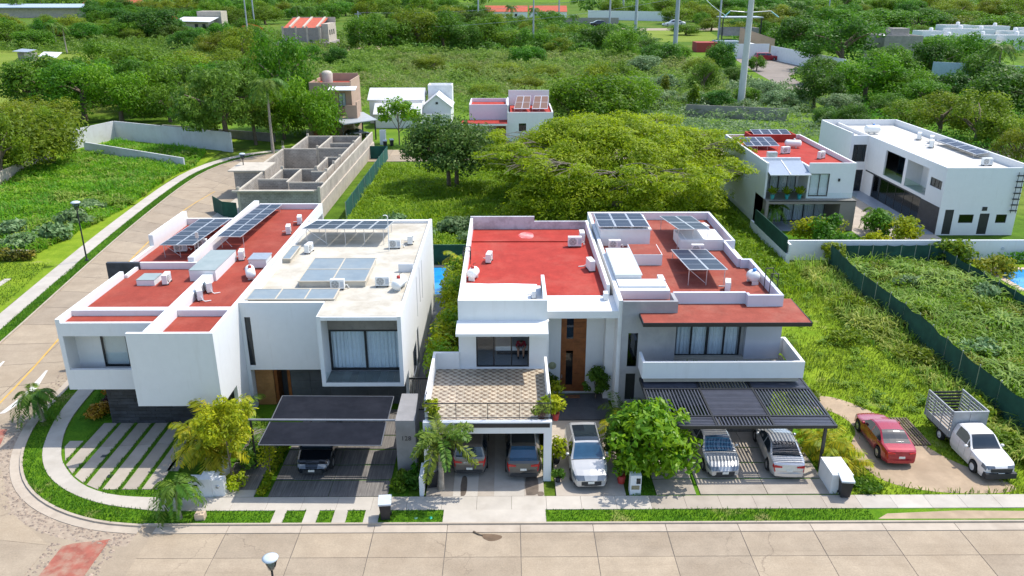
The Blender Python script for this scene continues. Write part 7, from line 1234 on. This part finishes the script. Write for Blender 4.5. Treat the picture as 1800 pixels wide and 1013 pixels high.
# far palms
def frondmesh(name, L, nl, ll, up, droop, mt_, plume=0, wl=.05, vee=.35, thick=.02):
    Cs, Us, Vs = [], [], []
    def rp(t): return Vector((L*t*(1-.12*t*t), 0, L*(up*t-droop*t*t)))
    for i in range(nl):
        t = .12+.88*i/(nl-1); p = rp(t); d = (rp(min(1,t+.02))-rp(t-.02)).normalized(); side = Vector((0,1,0)); upv = side.cross(d).normalized()*-1
        if upv.z < 0: upv = -upv
        l = ll*(.45+.55*math.sin(math.pi*(.12+.83*t)))*random.uniform(.85,1.1)
        for s in (-1,1):
            for q in range(1+plume):
                lift = (random.uniform(-.5,.1)-vee*.3) if not plume else random.uniform(-.9,.9)
                dr = (side*s*.85+d*.5+upv*lift).normalized(); c = p+dr*l*.5; dr2 = (dr+Vector((0,0,-.25))).normalized()
                w = dr2.cross(upv).normalized()*wl*random.uniform(.8,1.2); Cs.append(c); Us.append(dr2*l*.5); Vs.append(w)
    for i in range(8):
        a, b_ = rp(i/8), rp((i+1)/8); Cs.append((a+b_)/2); Us.append((b_-a)*.55); Vs.append(Vector((0,1,0))*thick*2*(1.2-i/8))
    n = len(Cs); return leafmesh(name, np.array(Cs), np.array(Us), np.array(Vs), rng.random(n)*.8+.1, mt_)
FR = {'coco': [frondmesh('frond', 1, 32, .32, u_, d_, L_PALM, 0, .045) for u_, d_ in ((.85,.95),(.6,1.2),(.3,1.2))],
      'fox': [frondmesh('frond', 1, 22, .22, u_, d_, leafmat('foxtail_leaf', (.09,.17,.02), (.22,.30,.03), .3) if u_ > .8 else bpy.data.materials['foxtail_leaf'], 2, .05) for u_, d_ in ((.9,.7),(.5,.8),(.15,.75))],
      'areca': [frondmesh('frond', 1, 20, .36, u_, d_, L_ARECA, 0, .05, .6) for u_, d_ in ((1.3,.8),(.95,.95),(.6,1.0))],
      'green': [frondmesh('frond', 1, 20, .32, u_, d_, L_PALM, 0, .04, .6) for u_, d_ in ((1.2,.8),(.9,.95),(.5,1.0))]}
def palm(label, x, y, h, L, n=14, kind='coco', lean=(0,0), r=.1, z=0, group=None, trunk=True, name='palm_tree', cat='palm', tm_=BARKP):
    t = thing(name, label, cat, (x,y,z), random.random()*6.28, group); tx, ty = lean
    if trunk and h > .1:
        pts = [(tx*f*f*h, ty*f*f*h, h*f) for f in (0,.25,.5,.75,1)]; m = MB().tube(pts, [r*1.4,r*1.0,r*.9,r*.8,r*.75], 8); o = bpy.data.objects.new('trunk', m.mesh('trunk', tm_)); COL.objects.link(o); o.parent = t
    for k in range(n):
        lev = k/n; me = FR[kind][0 if lev < .3 else 1 if lev < .7 else 2]; o = bpy.data.objects.new('frond', me); COL.objects.link(o); o.parent = t
        o.location = (tx*h,ty*h,h*(1 if trunk else 0)+.02); o.rotation_euler = (random.uniform(-.12,.12),random.uniform(-.15,.1),k*2.4+random.uniform(-.2,.2)); s = L*random.uniform(.85,1.1); o.scale = (s,s,s)
    return t
PALMF = [(-189.6,351.4,3.35,10.0),(-200.1,434.1,3.53,8.4),(-187.4,434.0,2.94,6.2),(-144.2,583.3,4.73,11.9),(-131.1,565.5,4.59,11.6),(-117.4,540.9,3.66,9.4),(-165.2,312.4,2.13,11.2),(150.5,502.5,5.49,12.9),(172.3,538.9,5.88,13.8),(193.4,563.4,6.14,15.1),(188.1,516.3,4.93,13.3),(168.1,431.6,4.14,8.9),(115.5,192.5,3.53,12.3),(117.6,203.7,2.58,8.9),(130.1,264.6,2.58,5.3),(-322.1,692.0,5.58,13.2),(-418.5,762.6,6.14,15.9),(-399.1,692.5,5.58,15.3),(-214.0,633.0,5.12,12.1),(-210.1,691.3,5.59,12.3),(-138.7,760.7,6.15,14.5),(4.0,601.1,4.07,11.5),(18.3,540.0,3.67,11.4),(41.0,503.2,3.42,8.1),(29.3,539.9,3.67,9.4),(149.4,442.2,4.24,9.2)]
pc = {}
for i, (x, y, r, h) in enumerate(sorted(PALMF, key=lambda q: q[0]/q[1])):
    u = x/y; w_ = 'in the far upper left' if u < -.2 else 'in the far upper right' if u > .2 else 'beside the distant highway'
    if y < 300: w_ = 'beyond the right trees'
    pc[w_] = pc.get(w_,-1)+1; palm('slim coconut palm, %s from the left, %s' % (ORD[pc[w_]], w_), x, y, h*.85, r*1.3, 12, 'coco', (random.uniform(-.1,.1),0), .012*h+.12, group='distant palms', name='coconut_palm')
palm('tall coconut palm rising beside the beige house', -35.7,121.4,10.5,3.6,16,'coco',(.05,0),.2,name='coconut_palm')
# ---- rain tree
rt = thing('rain_tree', 'huge spreading yellow-green rain tree behind the red-roofed houses', 'tree', (12,88,0)); br = MB(); tips = []
def grow(p, d, l, r, depth):
    q = p+d*l; br.tube([tuple(p),tuple(p.lerp(q,.5)+Vector((random.uniform(-.15,.15),random.uniform(-.15,.15),.1))),tuple(q)], [r,r*.8,r*.62], 7 if depth < 2 else 5)
    if depth >= 4: tips.append(q); return
    n = 3 if depth < 3 else 2
    for k in range(n):
        a = random.uniform(-.8,.8); e = random.uniform(-.1,.30); h2 = Vector((d.x,d.y,0)); h2 = h2.normalized() if h2.length > .2 else Vector((math.cos(k*2.1),math.sin(k*2.1),0))
        nd_ = Vector((h2.x*math.cos(a)-h2.y*math.sin(a), h2.x*math.sin(a)+h2.y*math.cos(a), e+.12*(2-depth))).normalized(); grow(q, nd_, l*random.uniform(.72,.95), r*.6, depth+1)
for k in range(6):
    a = k*1.047+.3; grow(Vector((12.4,87.5,2.2)), Vector((math.cos(a),math.sin(a),.75)).normalized(), 4.2, .24, 0)
br.tube([(12.6,88,0),(12.5,87.8,1.2),(12.4,87.5,2.4)], [.75,.55,.45], 10); part(rt, 'trunk', br, BRANCH)
bl = []
for k in range(780):
    a = k*2.39996; rr = math.sqrt((k+.5)/780)*random.uniform(.94,1.04); ex = 13.2*(1+.14*math.sin(3*a+1)+.10*math.sin(7*a)); ey = 15.0*(1+.12*math.sin(4*a)+.08*math.sin(9*a+2))
    x = 11.6+rr*ex*math.cos(a); y = 89.5+rr*ey*math.sin(a); z = 9.6-(5.6 if math.sin(a) > -.2 else 7.4)*rr**2.2+random.uniform(-.9,.5)+.5*math.sin(x*.8)*math.sin(y*.6)
    s = random.uniform(.8,1.9); bl.append((x,y,z,s,s,s*random.uniform(.28,.5)))
for q in tips:
    if random.random() < .5: s = random.uniform(.8,1.4); bl.append((q.x,q.y,q.z+.2,s,s,s*.3))
part_ = link('crown', leafmesh('crown', *cloud(bl, 160, .2, .7, .8, .5), L_RAIN), rt)
# ---- mango tree, and single small trees
def bigtree(label, x, y, r, h, nclump, per, leaf, mt_, zmin=-.6, name='broadleaf_tree', trunkr=.25, size=(.16,.28), bark=BARK, trunks=1, base=.35, flat=.8, cat='tree'):
    t = thing(name, label, cat, (x,y,0)); zc = h*(1+base)/2; rz = h*(1-base)/2
    cl = [(c[0]*r+x, c[1]*r+y, zc+c[2]*rz, c[3]*r, c[4]*r, c[5]*r*min(1,rz/r*1.2)) for c in clumps(nclump, (1,1,1), 0, .45, size, zmin, flat)]
    link('crown', leafmesh('crown', *cloud(cl, per, leaf), mt_), t)
    m = MB()
    for k in range(trunks):
        ox = (k-(trunks-1)/2)*.8*trunkr*4; m.tube([(x+ox,y,0),(x+ox*1.1,y,zc*.5),(x+ox*.8,y,zc)], [trunkr,trunkr*.8,trunkr*.5], 8)
        for j in range(7):
            a = j*2.4+k; l = random.uniform(.5,.85); p0 = Vector((x+ox,y,zc*random.uniform(.35,.8))); p2 = Vector((x+math.cos(a)*r*l,y+math.sin(a)*r*l,zc+rz*random.uniform(-.3,.6))); m.tube([tuple(p0),tuple((p0+p2)/2+Vector((0,0,.1*r))),tuple(p2)], [trunkr*.5,trunkr*.35,trunkr*.12], 5)
    part(t, 'trunk', m, bark); return t
bigtree('dark mango tree with two trunks in the middle of the back lot', -6.8,98.5,6.7,9.2,95,170,.22,leafmat('mango_leaf', (.03,.085,.01), (.13,.19,.03), .35),-.7,'mango_tree',.3,trunks=2,base=.12)
bigtree('small leafy tree in front of the gabled white house', -17.3,128.5,3.6,7.5,30,70,.26,L_BROAD,-.4,trunkr=.12,base=.3)
bigtree('yellow leafed young tree at the sidewalk between the two white houses', -14.1,34.75,1.45,5.2,46,95,.095,L_YEL,-.8,'young_tree',.06,(.2,.34),base=.40)
bigtree('big glossy broad-leaved shrub tree between the white suv and the pergola', 7.55,35.6,2.35,4.1,52,75,.20,L_BROAD,-.9,'shrub_tree',.08,(.2,.34),base=.12)
bigtree('darker shrub at the left foot of the big glossy tree', 6.0,36.6,1.1,3.2,24,60,.13,leafmat('glossy_dark_leaf', (.03,.09,.012), (.10,.19,.02), .3, .4),-.9,'shrub',.04,(.24,.4),base=.05,cat='shrub')
bigtree('dark fan shrub right of the tall wooden door', 5.45,43.6,.75,2.6,22,55,.12,L_DARK,-.8,'shrub',.04,(.25,.4),base=.05,cat='shrub')
bigtree('leafy shrub beside the balcony house wall', 31.5,73.5,2.2,3.2,24,70,.2,L_TREE,-.9,'shrub',.05,(.25,.4),base=0,cat='shrub')
def bush(label, x, y, rx, ry, h, mt_, leaf=.12, n=16, per=60, z=0, name='bush', cat='bush', group=None):
    t = thing(name, label, cat, (x,y,z), 0, group); cl = [(x+c[0]*rx, y+c[1]*ry, z+h*.42+c[2]*h*.42, c[3]*rx*1.2, c[4]*ry*1.2, c[5]*h*.55) for c in clumps(n, (1,1,1), 0, .4, (.3,.45), -.9)]
    link('leaves', leafmesh('leaves', *cloud(cl, per, leaf), mt_), t)
    m = MB()
    for k in range(4): a = k*1.6; m.cyl((x,y,z),(x+math.cos(a)*rx*.5,y+math.sin(a)*ry*.5,z+h*.6),.03,.015,5)
    part(t, 'stem', m, BARK); return t
bush('orange flowering croton bush at the front of the corner house lawn', -24.3,41.9,.75,.65,.95,ORANGE,.10); bush('second croton bush with orange tips by the dark stone wall', -24.4,44.2,.7,.6,1.0,ORANGE,.10,12); bush('dark purple bush between the two croton bushes', -24.2,43.3,.6,.5,.8,leafmat('purple_leaf', (.05,.01,.03), (.12,.03,.05), .2),.1,10)
for k in range(7): bush('clipped lime green hedge segment, %s from the sidewalk, beside the dark ramp' % ORD[k], -12.35,34.0+k*.72,.26,.42,.5 if k else .62,L_YEL if k == 0 else L_LIME,.06,9,50,name='hedge_segment',cat='hedge',group='drive hedge')
bush('low lime creeper beside the white meter cabinet', -13.9,34.6,.45,.9,1.0,L_LIME,.09,14); bush('dark shrub behind the yellow tree', -13.6,36.8,.7,1.2,1.4,L_DARK,.12,14); bush('creeper hanging over the left corner of the shade carport', -12.35,35.4,.35,1.0,3.1,L_YEL,.08,16,45,z=.4)
for i, (x, y, h_) in enumerate(((-5.5,34.3,.8),(-4.9,34.6,1.0),(-4.6,35.2,1.3),(-5.3,35.2,.7))): bush('leafy shrub in the dark bed below the number pillar, %s from the left' % ORD[i], x,y,.45,.4,h_,L_PALM if i%2 else L_TREE,.13,12,40,name='shrub',cat='shrub',group='pillar bed shrubs')
for k in range(10): bush('yellow-green hedge shrub, %s from the back, along the passage between two houses' % ORD[9-k], -3.95+random.uniform(-.15,.15),44.2+k*2.0,1.15,1.25,4.2+random.uniform(-.4,.6),L_LIME if k % 3 else L_BROAD,.15,16,75,name='hedge_shrub',cat='hedge',group='passage hedge')
palm('small palm behind the passage hedge', -3.6,62.5,2.4,2.0,12,'areca',name='areca_palm')
# castor and broad weeds in lots
for i, (x, y, r_, h_) in enumerate(((-45.8,77.5,1.8,2.2),(-47.5,73.8,1.5,1.8),(-46,82,1.6,2.0),(-51,79,1.5,1.6),(-47.5,88,1.4,1.4))): bush('big-leaved castor shrub, %s of five in the left lot' % ORD[i], x,y,r_,r_,h_,L_VINE,.3,20,60,name='castor_shrub',cat='shrub',group='castor shrubs')
for k in range(9): bush('croton hedge bush, %s from the left, beside the yard pavers' % ORD[k], -57+k*1.5,70.8,.9,.7,1.3,leafmat('croton_leaf', (.06,.10,.015), (.36,.27,.02), .25) if k == 0 else bpy.data.materials['croton_leaf'],.16,12,45,name='croton_bush',cat='hedge',group='croton hedge')
for i, (x, y, r_, h_) in enumerate(((-5.5,80,1.9,2.0),(-3.0,76,1.7,1.6),(-9,78,1.8,1.7),(-12.5,82,1.6,1.4),(-8,72.5,1.5,1.5),(14,64,1.5,1.2))): bush('pale broad-leaved weed clump, %s in the back lot' % ORD[i], x,y,r_,r_,h_,L_VINE if i != 4 else L_LIME,.25,18,60,name='weed_clump',cat='shrub',group='back lot weeds')
for i, (x, y, r_, h_) in enumerate(((18.5,43.5,.9,.8),(24.5,52,1.4,1.2),(27.3,58,1.2,1.4),(27.8,49,1.1,1.3),(20.5,56,1.2,.9),(28.3,41.8,1.0,1.2),(27.6,38.2,.9,1.0),(18.2,34.5,.8,.5))): bush('wild green bush in the right grass lot, %s counted from the cars' % ORD[i], x,y,r_,r_,h_,L_GRASS if i % 2 else L_TREE2,.16,14,60,name='wild_bush',cat='bush',group='right lot bushes')
bush('long yellow-topped hedge bush before the balcony house', 31.2,76.5,2.6,.8,2.6,L_YEL,.18,22,70); bush('feathery shrub beside the patio of the long house', 37.6,77.5,1.3,1.6,3.6,L_TREE,.2,18,70); bush('lime garden shrub left of the long white house', 39.6,76,1.7,1.6,3.2,L_LIME,.2,20,70); bush('small yellow shrub at the garden wall', 36.2,74.2,1.2,.9,1.9,L_YEL,.18,12,60)
bush('vine mass tumbling over the garden wall', 41.0,70.0,2.6,1.3,2.5,leafmat('wall_vine', (.08,.17,.01), (.32,.35,.02), .4),.22,24,75); bush('second vine heap hanging along the mesh fence corner', 43.6,66.8,1.6,1.8,2.0,bpy.data.materials['wall_vine'],.2,16,60); bush('low dark hedge along the garden wall by the pool', 50.5,69.5,5.5,.7,1.3,L_TREE,.15,22,70); bush('creeper at the left end of the mesh fence', 30.0,69.6,.9,1.2,2.4,L_TREE2,.16,16,60)
palm('small palm beside the patio of the balcony house', 27.9,80.6,2.2,1.9,12,'coco',name='palm'); palm('garden palm beside the long white house', 38.3,79.5,2.0,2.0,12,'coco',name='palm')
# street palms
palm('drooping palm on the corner verge beside the side street', -27.3,41.2,1.75,1.55,16,'coco',(-.12,0),.13,name='kerb_palm'); palm('drooping palm at the kerb beside the sandstone block', -15.75,31.95,1.7,1.4,16,'coco',(-.12,.0),.11,name='kerb_palm')
palm('foxtail palm with bushy fronds in front of the garage', -3.35,34.25,3.0,1.9,11,'fox',(.02,0),.14,name='foxtail_palm')
for i, (x, y, h_, L_) in enumerate(((-15.8,35.9,1.6,2.0),(-15.2,36.7,2.2,2.1),(-16.2,36.9,1.5,1.9),(-14.9,35.5,1.3,1.8),(-15.6,37.8,2.0,1.8))): palm('golden areca palm, %s in the clump before the corner house' % ORD[i], x,y,h_,L_,12,'areca',(random.uniform(-.1,.1),0),.05,group='areca clump',name='areca_palm')
palm('big green palm leaves beside the golden teak door', -15.6,40.6,.9,1.9,9,'green',r=.05,name='areca_palm'); palm('green palm clump between yellow tree and carport post', -13.3,38.4,.6,1.7,10,'green',r=.04,name='areca_palm')
for i, (x, y, h_, L_) in enumerate(((17.6,36.6,.4,1.7),(17.3,37.6,.5,1.8),(18.0,35.9,.3,1.5))): palm('golden areca palm, %s beside the right pergola post' % ORD[i], x,y,h_,L_,12,'areca',r=.04,group='pergola arecas',name='areca_palm')
palm('yellow curved palm right of the white suv', 6.1,38.6,.9,1.5,9,'areca',r=.04,name='areca_palm'); palm('green palm at the grey wall behind the big shrub', 7.2,39.0,.9,1.7,10,'green',r=.05,name='areca_palm'); palm('second green palm at the grey wall', 6.6,40.6,.8,1.5,9,'green',r=.05,name='areca_palm')
bush('tall leafy shrub under the left end of the balcony', 7.7,38.3,.7,.7,3.2,L_BROAD,.16,16,55,name='shrub',cat='shrub')
def potted(label, x, y, z, pr, ph, lh, mt_, pm, leaf=.14, n=10, per=40):
    t = bush(label, x, y, lh*.45, lh*.45, lh, mt_, leaf, n, per, z+ph*.8, 'potted_plant', 'potted plant'); part(t, 'pot', MB().lathe([(pr*.7,0),(pr,ph),(pr*.85,ph),(.01,ph*.9)], (x,y,z), 12), pm); t.location.z = t.location.z; return t
potted('potted bamboo-like plant against the garage pillar', 2.62,36.6,.08,.22,.4,1.7,L_LIME,PLASTICB); potted('small spiky potted plant at the garage corner', 2.6,34.85,.08,.16,.3,.6,L_PALM,PLASTICB); potted('plant in a red pot beside the sign box', 5.85,34.75,.05,.24,.5,1.3,L_BROAD,REDPOT); potted('plant in an orange red pot at the terrace corner', 2.75,41.7,.1,.3,.6,1.9,L_LIME,REDPOT); potted('leafy plant in a pot at the left end of the terrace rail', -3.85,35.75,3.24,.2,.35,1.0,L_LIME,PLASTICB); potted('leafy plant in a pot at the right end of the terrace rail', 1.75,35.85,3.24,.24,.4,1.1,L_LIME,mat('brown_pot', (.14,.05,.03), .6)); potted('flowering plant beside the right terrace pot', 2.5,36.1,3.0,.2,.4,1.2,L_YEL,REDPOT)
potted('small dark plant left of the tall wooden door', 2.65,43.9,.14,.18,.4,1.3,L_DARK,PLASTICB)
for i, (x, y, r_, h_) in enumerate(((33,50,1.2,1.3),(36.5,57,1.4,1.5),(38.5,49,1.2,1.1),(34,63,1.1,1.3),(31.5,41,1.0,1.2),(37.5,42,1.4,1.4),(39.2,60,1.2,1.6),(32.2,57,.9,1.1))): bush('broad-leaved weed bush in the fenced lot, %s counted from the front' % ORD[i], x,y,r_,r_,h_,[L_VINE,L_TREE2,L_TALL][i%3],.18,14,55,name='weed_bush',cat='bush',group='fenced lot bushes')
bush('creeping green ground cover beside the white meter box', 18.0,34.4,.8,.7,.45,L_BROAD,.12,12,60)
# ---- grass blades and weeds
def inpoly(P_, poly):
    x, y = P_[:,0], P_[:,1]; r = np.zeros(len(P_), bool); n = len(poly); j = n-1
    for i in range(n):
        xi, yi = poly[i]; xj, yj = poly[j]; c = ((yi > y) != (yj > y)) & (x < (xj-xi)*(y-yi)/(yj-yi+1e-12)+xi); r ^= c; j = i
    return r
def wav(P_, f, ph): return .5+.25*np.sin(P_[:,0]*f+ph+1.7*np.sin(P_[:,1]*f*.6))+.25*np.sin(P_[:,1]*f*1.3+ph*2+1.3*np.sin(P_[:,0]*f*.7))
def blades(name, label, polys, dens, hgt, wid, mt_, z=.02, excl=(), lean=.5, clump=0., hvar=.5):
    Ps = []
    for poly in polys:
        a = np.array(poly); lo, hi = a.min(0), a.max(0); n = int((hi-lo).prod()*dens); p = rng.uniform(lo, hi, (n,2)); p = p[inpoly(p, poly)]
        for e in excl: p = p[~inpoly(p+rng.normal(0,.22,p.shape), e)]
        if clump: p = p[rng.random(len(p)) < np.clip(wav(p,.55,1.)*1.6-.25+(1-clump), .05, 1)]
        Ps.append(p)
    p = np.concatenate(Ps); n = len(p); h = hgt*(1-hvar+2*hvar*rng.random(n))*(.55+.9*wav(p,.38,2.)); th = rng.random(n)*6.283; ph = th+math.pi/2+rng.uniform(-.5,.5,n)
    base = np.column_stack([p, np.full(n,z)]); side = np.column_stack([np.cos(th),np.sin(th),np.zeros(n)])*(wid*rng.uniform(.6,1.4,n)/2)[:,None]; fw = np.column_stack([np.cos(ph),np.sin(ph),np.zeros(n)])
    ln = (lean*rng.uniform(.3,1.3,n)*h)[:,None]; up = np.column_stack([np.zeros(n),np.zeros(n),h])
    v0, v1 = base-side*.7, base+side*.7; m = base+fw*ln*.35+up*.68; v2, v3 = m+side, m-side; v4 = base+fw*ln+up*.86
    vs = np.stack([v0,v1,v2,v3,v4],1).reshape(-1,3); me = bpy.data.meshes.new(name); me.vertices.add(5*n); me.vertices.foreach_set('co', vs.astype(np.float32).ravel())
    i = np.arange(n)[:,None]*5; idx = np.concatenate([i+np.array([[0,1,2,3]]), i+np.array([[3,2,4]])],1).ravel(); me.loops.add(7*n); me.loops.foreach_set('vertex_index', idx.astype(np.int32)); me.polygons.add(2*n)
    st = np.stack([np.arange(n)*7, np.arange(n)*7+4],1).ravel(); me.polygons.foreach_set('loop_start', st.astype(np.int32)); me.polygons.foreach_set('loop_total', np.tile([4,3],n).astype(np.int32))
    at = me.attributes.new('rnd','FLOAT','POINT'); at.data.foreach_set('value', np.repeat(np.clip(rng.normal(.45,.2,n)+.35*(wav(p,.9,4.)-.5),0,1),5).astype(np.float32)); me.materials.append(mt_); me.update(calc_edges=True)
    o = link(name, me); o['kind'] = 'stuff'; o['label'] = label; return o
lawn_polys = [g[0] for g in GR]
blades('verge_grass', 'short mown green grass on the verges and yard strips', lawn_polys, 260, .09, .03, L_LAWN, .07)
LOT = [(16.4,33.65),(29.4,33.65),(29.1,44.5),(29.5,53.2),(28.9,61.2),(29.6,69),(25.6,69),(25.6,88),(16.4,88)]
blades('lot_grass_blades', 'bright green grass covering the right open lot', [LOT], 70, .2, .05, L_GRASS, .02, [DP], .7, .6)
blades('fence_weeds', 'taller wild weeds growing along the green mesh fence', [[(26.0,36.5),(29.3,36),(29.0,44.5),(29.4,53.2),(28.8,61),(29.4,69),(26.2,69),(25.6,55),(26.5,45)]], 42, .75, .06, L_WEED, .02, [DP], .8, .8)
blades('tall_weeds', 'tall grass among the weeds of the fenced right lot', [[(29.8,33.7),(50,33.7),(45,45),(43.2,52),(42.2,58),(41.2,64),(40.2,69),(30.2,69),(29.2,61.2),(29.8,53.2),(29.4,44.5)]], 16, .8, .07, L_TALL, .02, [], 1.1, .5)
blades('back_lot_weeds', 'bright green tall grass in the lot behind the houses', [[(-17.4,60.5),(25.6,61.5),(25.6,113.5),(-17.4,112.5)]], 26, .55, .09, L_TALL, .02, [[(-15.5,59),(-2.7,59),(-2.7,69.2),(-7.6,69.2),(-7.6,61),(-15.5,61)]], .7, .5)
blades('left_lot_weeds', 'tall green weeds and grass in the left lots', [[(-75,72),(-44.9,72),(-43.8,90),(-44.9,104),(-44.2,112),(-46,122),(-64,131),(-66,116),(-75,95)]], 30, .65, .10, L_TALL, .02, [], .7, .5)
blades('left_yard_grass', 'short grass around the left yard pavers', [[(-60,48),(-38.9,48),(-40.4,60),(-42.2,69.8),(-60,69.8)]], 60, .12, .05, L_LAWN, .03, [], .6, .3)
def tufts(name, label, poly, dens, nb, L_, wid, mt_, excl=(), z=.02):
    a = np.array(poly); lo, hi = a.min(0), a.max(0); m_ = int((hi-lo).prod()*dens); p = rng.uniform(lo, hi, (m_,2)); p = p[inpoly(p, poly)]
    for e in excl: p = p[~inpoly(p, e)]
    k = len(p); sz = rng.uniform(.55,1.25,k)*(.7+.6*wav(p,.5,2.)); cr = np.clip(rng.normal(.5,.22,k),0,1)
    ci = np.repeat(np.arange(k), nb); n = len(ci); th = rng.random(n)*6.283; el = rng.uniform(.55,1.35,n); l = L_*sz[ci]*rng.uniform(.6,1.2,n)
    d = np.column_stack([np.cos(th)*np.cos(el),np.sin(th)*np.cos(el),np.sin(el)]); hd = np.column_stack([np.cos(th),np.sin(th),np.zeros(n)]); sd = np.column_stack([-np.sin(th),np.cos(th),np.zeros(n)])*(wid*sz[ci]*rng.uniform(.7,1.3,n)/2)[:,None]
    b0 = np.column_stack([p[ci]+rng.normal(0,.09,(n,2)), np.full(n,z)]); m1 = b0+d*(l*.55)[:,None]; t1 = m1+(hd*.75+np.array([0,0,.18]))*(l*.28)[:,None]; t2 = t1+(hd*.8-np.array([0,0,.45]))*(l*.25)[:,None]
    vs = np.stack([b0-sd*.4,b0+sd*.4,m1+sd,m1-sd,t1+sd*.9,t1-sd*.9,t2],1).reshape(-1,3); me = bpy.data.meshes.new(name); me.vertices.add(7*n); me.vertices.foreach_set('co', vs.astype(np.float32).ravel())
    i = np.arange(n)[:,None]*7; idx = np.concatenate([i+np.array([[0,1,2,3]]),i+np.array([[3,2,4,5]]),i+np.array([[5,4,6]])],1).ravel(); me.loops.add(11*n); me.loops.foreach_set('vertex_index', idx.astype(np.int32)); me.polygons.add(3*n)
    st = (np.arange(n)[:,None]*11+np.array([[0,4,8]])).ravel(); me.polygons.foreach_set('loop_start', st.astype(np.int32)); me.polygons.foreach_set('loop_total', np.tile([4,4,3],n).astype(np.int32))
    at = me.attributes.new('rnd','FLOAT','POINT'); at.data.foreach_set('value', np.repeat(np.clip(cr[ci]+rng.normal(0,.15,n),0,1),7).astype(np.float32)); me.materials.append(mt_); me.update(calc_edges=True)
    o = link(name, me); o['kind'] = 'stuff'; o['label'] = label; return o
WL = [(29.8,33.7),(48,33.7),(41.2,45),(40.8,52),(40.4,58),(40.2,64),(40.1,69),(30.2,69),(29.2,61.2),(29.8,53.2),(29.4,44.5)]
tufts('arching_weeds', 'dense arching weeds with pale leaf blades filling the fenced right lot', [(29.8,33.7),(50,33.7),(45,45),(43.2,52),(42.2,58),(41.2,64),(40.2,69),(30.2,69),(29.2,61.2),(29.8,53.2),(29.4,44.5)], 1.5, 36, 1.35, .09, L_WEED)
tufts('yellow_weeds', 'yellow-green weed tufts mixed into the fenced right lot', WL, 1.3, 30, 1.0, .07, L_GRASS)
tufts('fence_tufts', 'taller arching weed tufts along the green mesh fence', [(26.6,36.5),(29.3,36),(29.0,44.5),(29.4,53.2),(28.8,61),(29.4,69),(26.4,69),(26.0,55),(27.2,45)], 2.0, 26, 1.0, .07, L_WEED, [DP])
tufts('left_tufts', 'arching weed tufts scattered over the left lots', [(-75,72),(-44.9,72),(-43.8,90),(-44.9,104),(-44.2,112),(-46,120),(-64,128),(-66,116),(-75,95)], .8, 24, 1.1, .10, L_WEED)
tufts('right_lot_tufts', 'scattered low tufts in the right grass lot', [(17,44),(26,40),(26,69),(25.4,86),(17,86)], .6, 22, .5, .06, L_GRASS)
# ---- scrub between the back street and the woods
def scrub(name, label, poly, n, leaf, zb, zh, mt_, f=.16, persp=True):
    a = np.array(poly); lo, hi = a.min(0), a.max(0); p = rng.uniform(lo, hi, (n,2)); p = p[inpoly(p, poly)]; k = len(p)
    b = (wav(p,f,1.)*.34+wav(p,f*2.7,3.)*.33+wav(p,f*6.1,5.)*.33); z = zb+zh*np.clip(b*2.2-.6,0,1.25)*(1-.5*rng.random(k)**3); N = unit(k)*.8+np.array([0,-.15,.8]); N /= np.linalg.norm(N,axis=1,keepdims=True); U, V = frame(N, leaf, .7)
    if persp: U *= (p[:,1]/200)[:,None]; V *= (p[:,1]/200)[:,None]
    o = link(name, leafmesh(name, np.column_stack([p,z]), U, V, np.clip(.5+.6*(b-.5)+rng.normal(0,.2,k),0,1), mt_)); o['kind'] = 'stuff'; o['label'] = label; return o
scrub('scrub', 'olive scrub thicket covering the ground behind the rear houses', [(-38,160),(-12,163),(10,146),(34,160),(48,175),(62,230),(40,290),(-30,300),(-75,300),(-60,200)], 150000, .36, .2, 3.4, L_SCRUB)
scrub('vine_thicket', 'pale green vine thicket around the transmission pole', [(22,142),(33,157),(54,150),(66,170),(70,200),(60,232),(48,176),(34,161),(10,147),(14,127),(60,127),(66,150),(54,149),(33,155)], 40000, .42, .2, 2.4, L_VINE, .22)
scrub('lane_thicket', 'green bushes between the lane and the white houses', [(54,110),(120,110),(130,190),(104,195),(100,235),(76,190),(66,160),(60,127)], 60000, .36, .2, 2.6, L_TREE, .2)
scrub('left_thicket', 'mixed green undergrowth between the grove and the pasture', [(-95,160),(-62,150),(-40,160),(-62,205),(-76,300),(-50,318),(-60,420),(-260,440),(-250,330),(-120,300),(-140,250),(-95,215)], 120000, .38, .2, 3.0, leafmat('thicket_leaf', (.07,.17,.014), (.21,.35,.035), .45))
scrub('far_thicket', 'green thicket before the distant highway', [(-45,300),(60,292),(62,378),(40,470),(15,468),(-60,460),(-60,420),(-45,350)], 70000, .4, .2, 6.0, bpy.data.materials['thicket_leaf'], .09)
scrub('right_thicket', 'green thicket beyond the settlement', [(104,300),(250,300),(330,460),(130,470),(118,380),(100,378)], 60000, .4, .2, 5.0, bpy.data.materials['thicket_leaf'], .09)
scrub('weed_leaves', 'bright leafy weeds among the tall grass of the fenced right lot', WL, 26000, .15, .05, .8, L_TALL, .9, False)
scrub('left_weed_leaves', 'leafy weeds among the grass of the left lots', [(-75,72),(-44.9,72),(-43.8,90),(-44.9,104),(-44.2,112),(-46,120),(-64,128),(-66,116),(-75,95)], 45000, .17, .05, .9, L_TALL, .4, False)
scrub('back_lot_leaves', 'leafy weeds among the grass of the back lot', [(-17,61.5),(-8,70),(-2.6,69.5),(-2.6,61),(25.4,62),(25.4,113),(-17,112)], 60000, .17, .05, .8, L_TALL, .4, False)
# ivy covered stumps near the pole
for i, (x, y, h_) in enumerate(((33.5,172,7.5),(38.5,166,7.0))): bush('%s ivy-covered dead trunk beside the pylon thicket' % ['left','right'][i], x,y,1.0,1.0,h_,L_TREE2,.3,16,60,name='ivy_trunk',cat='tree')
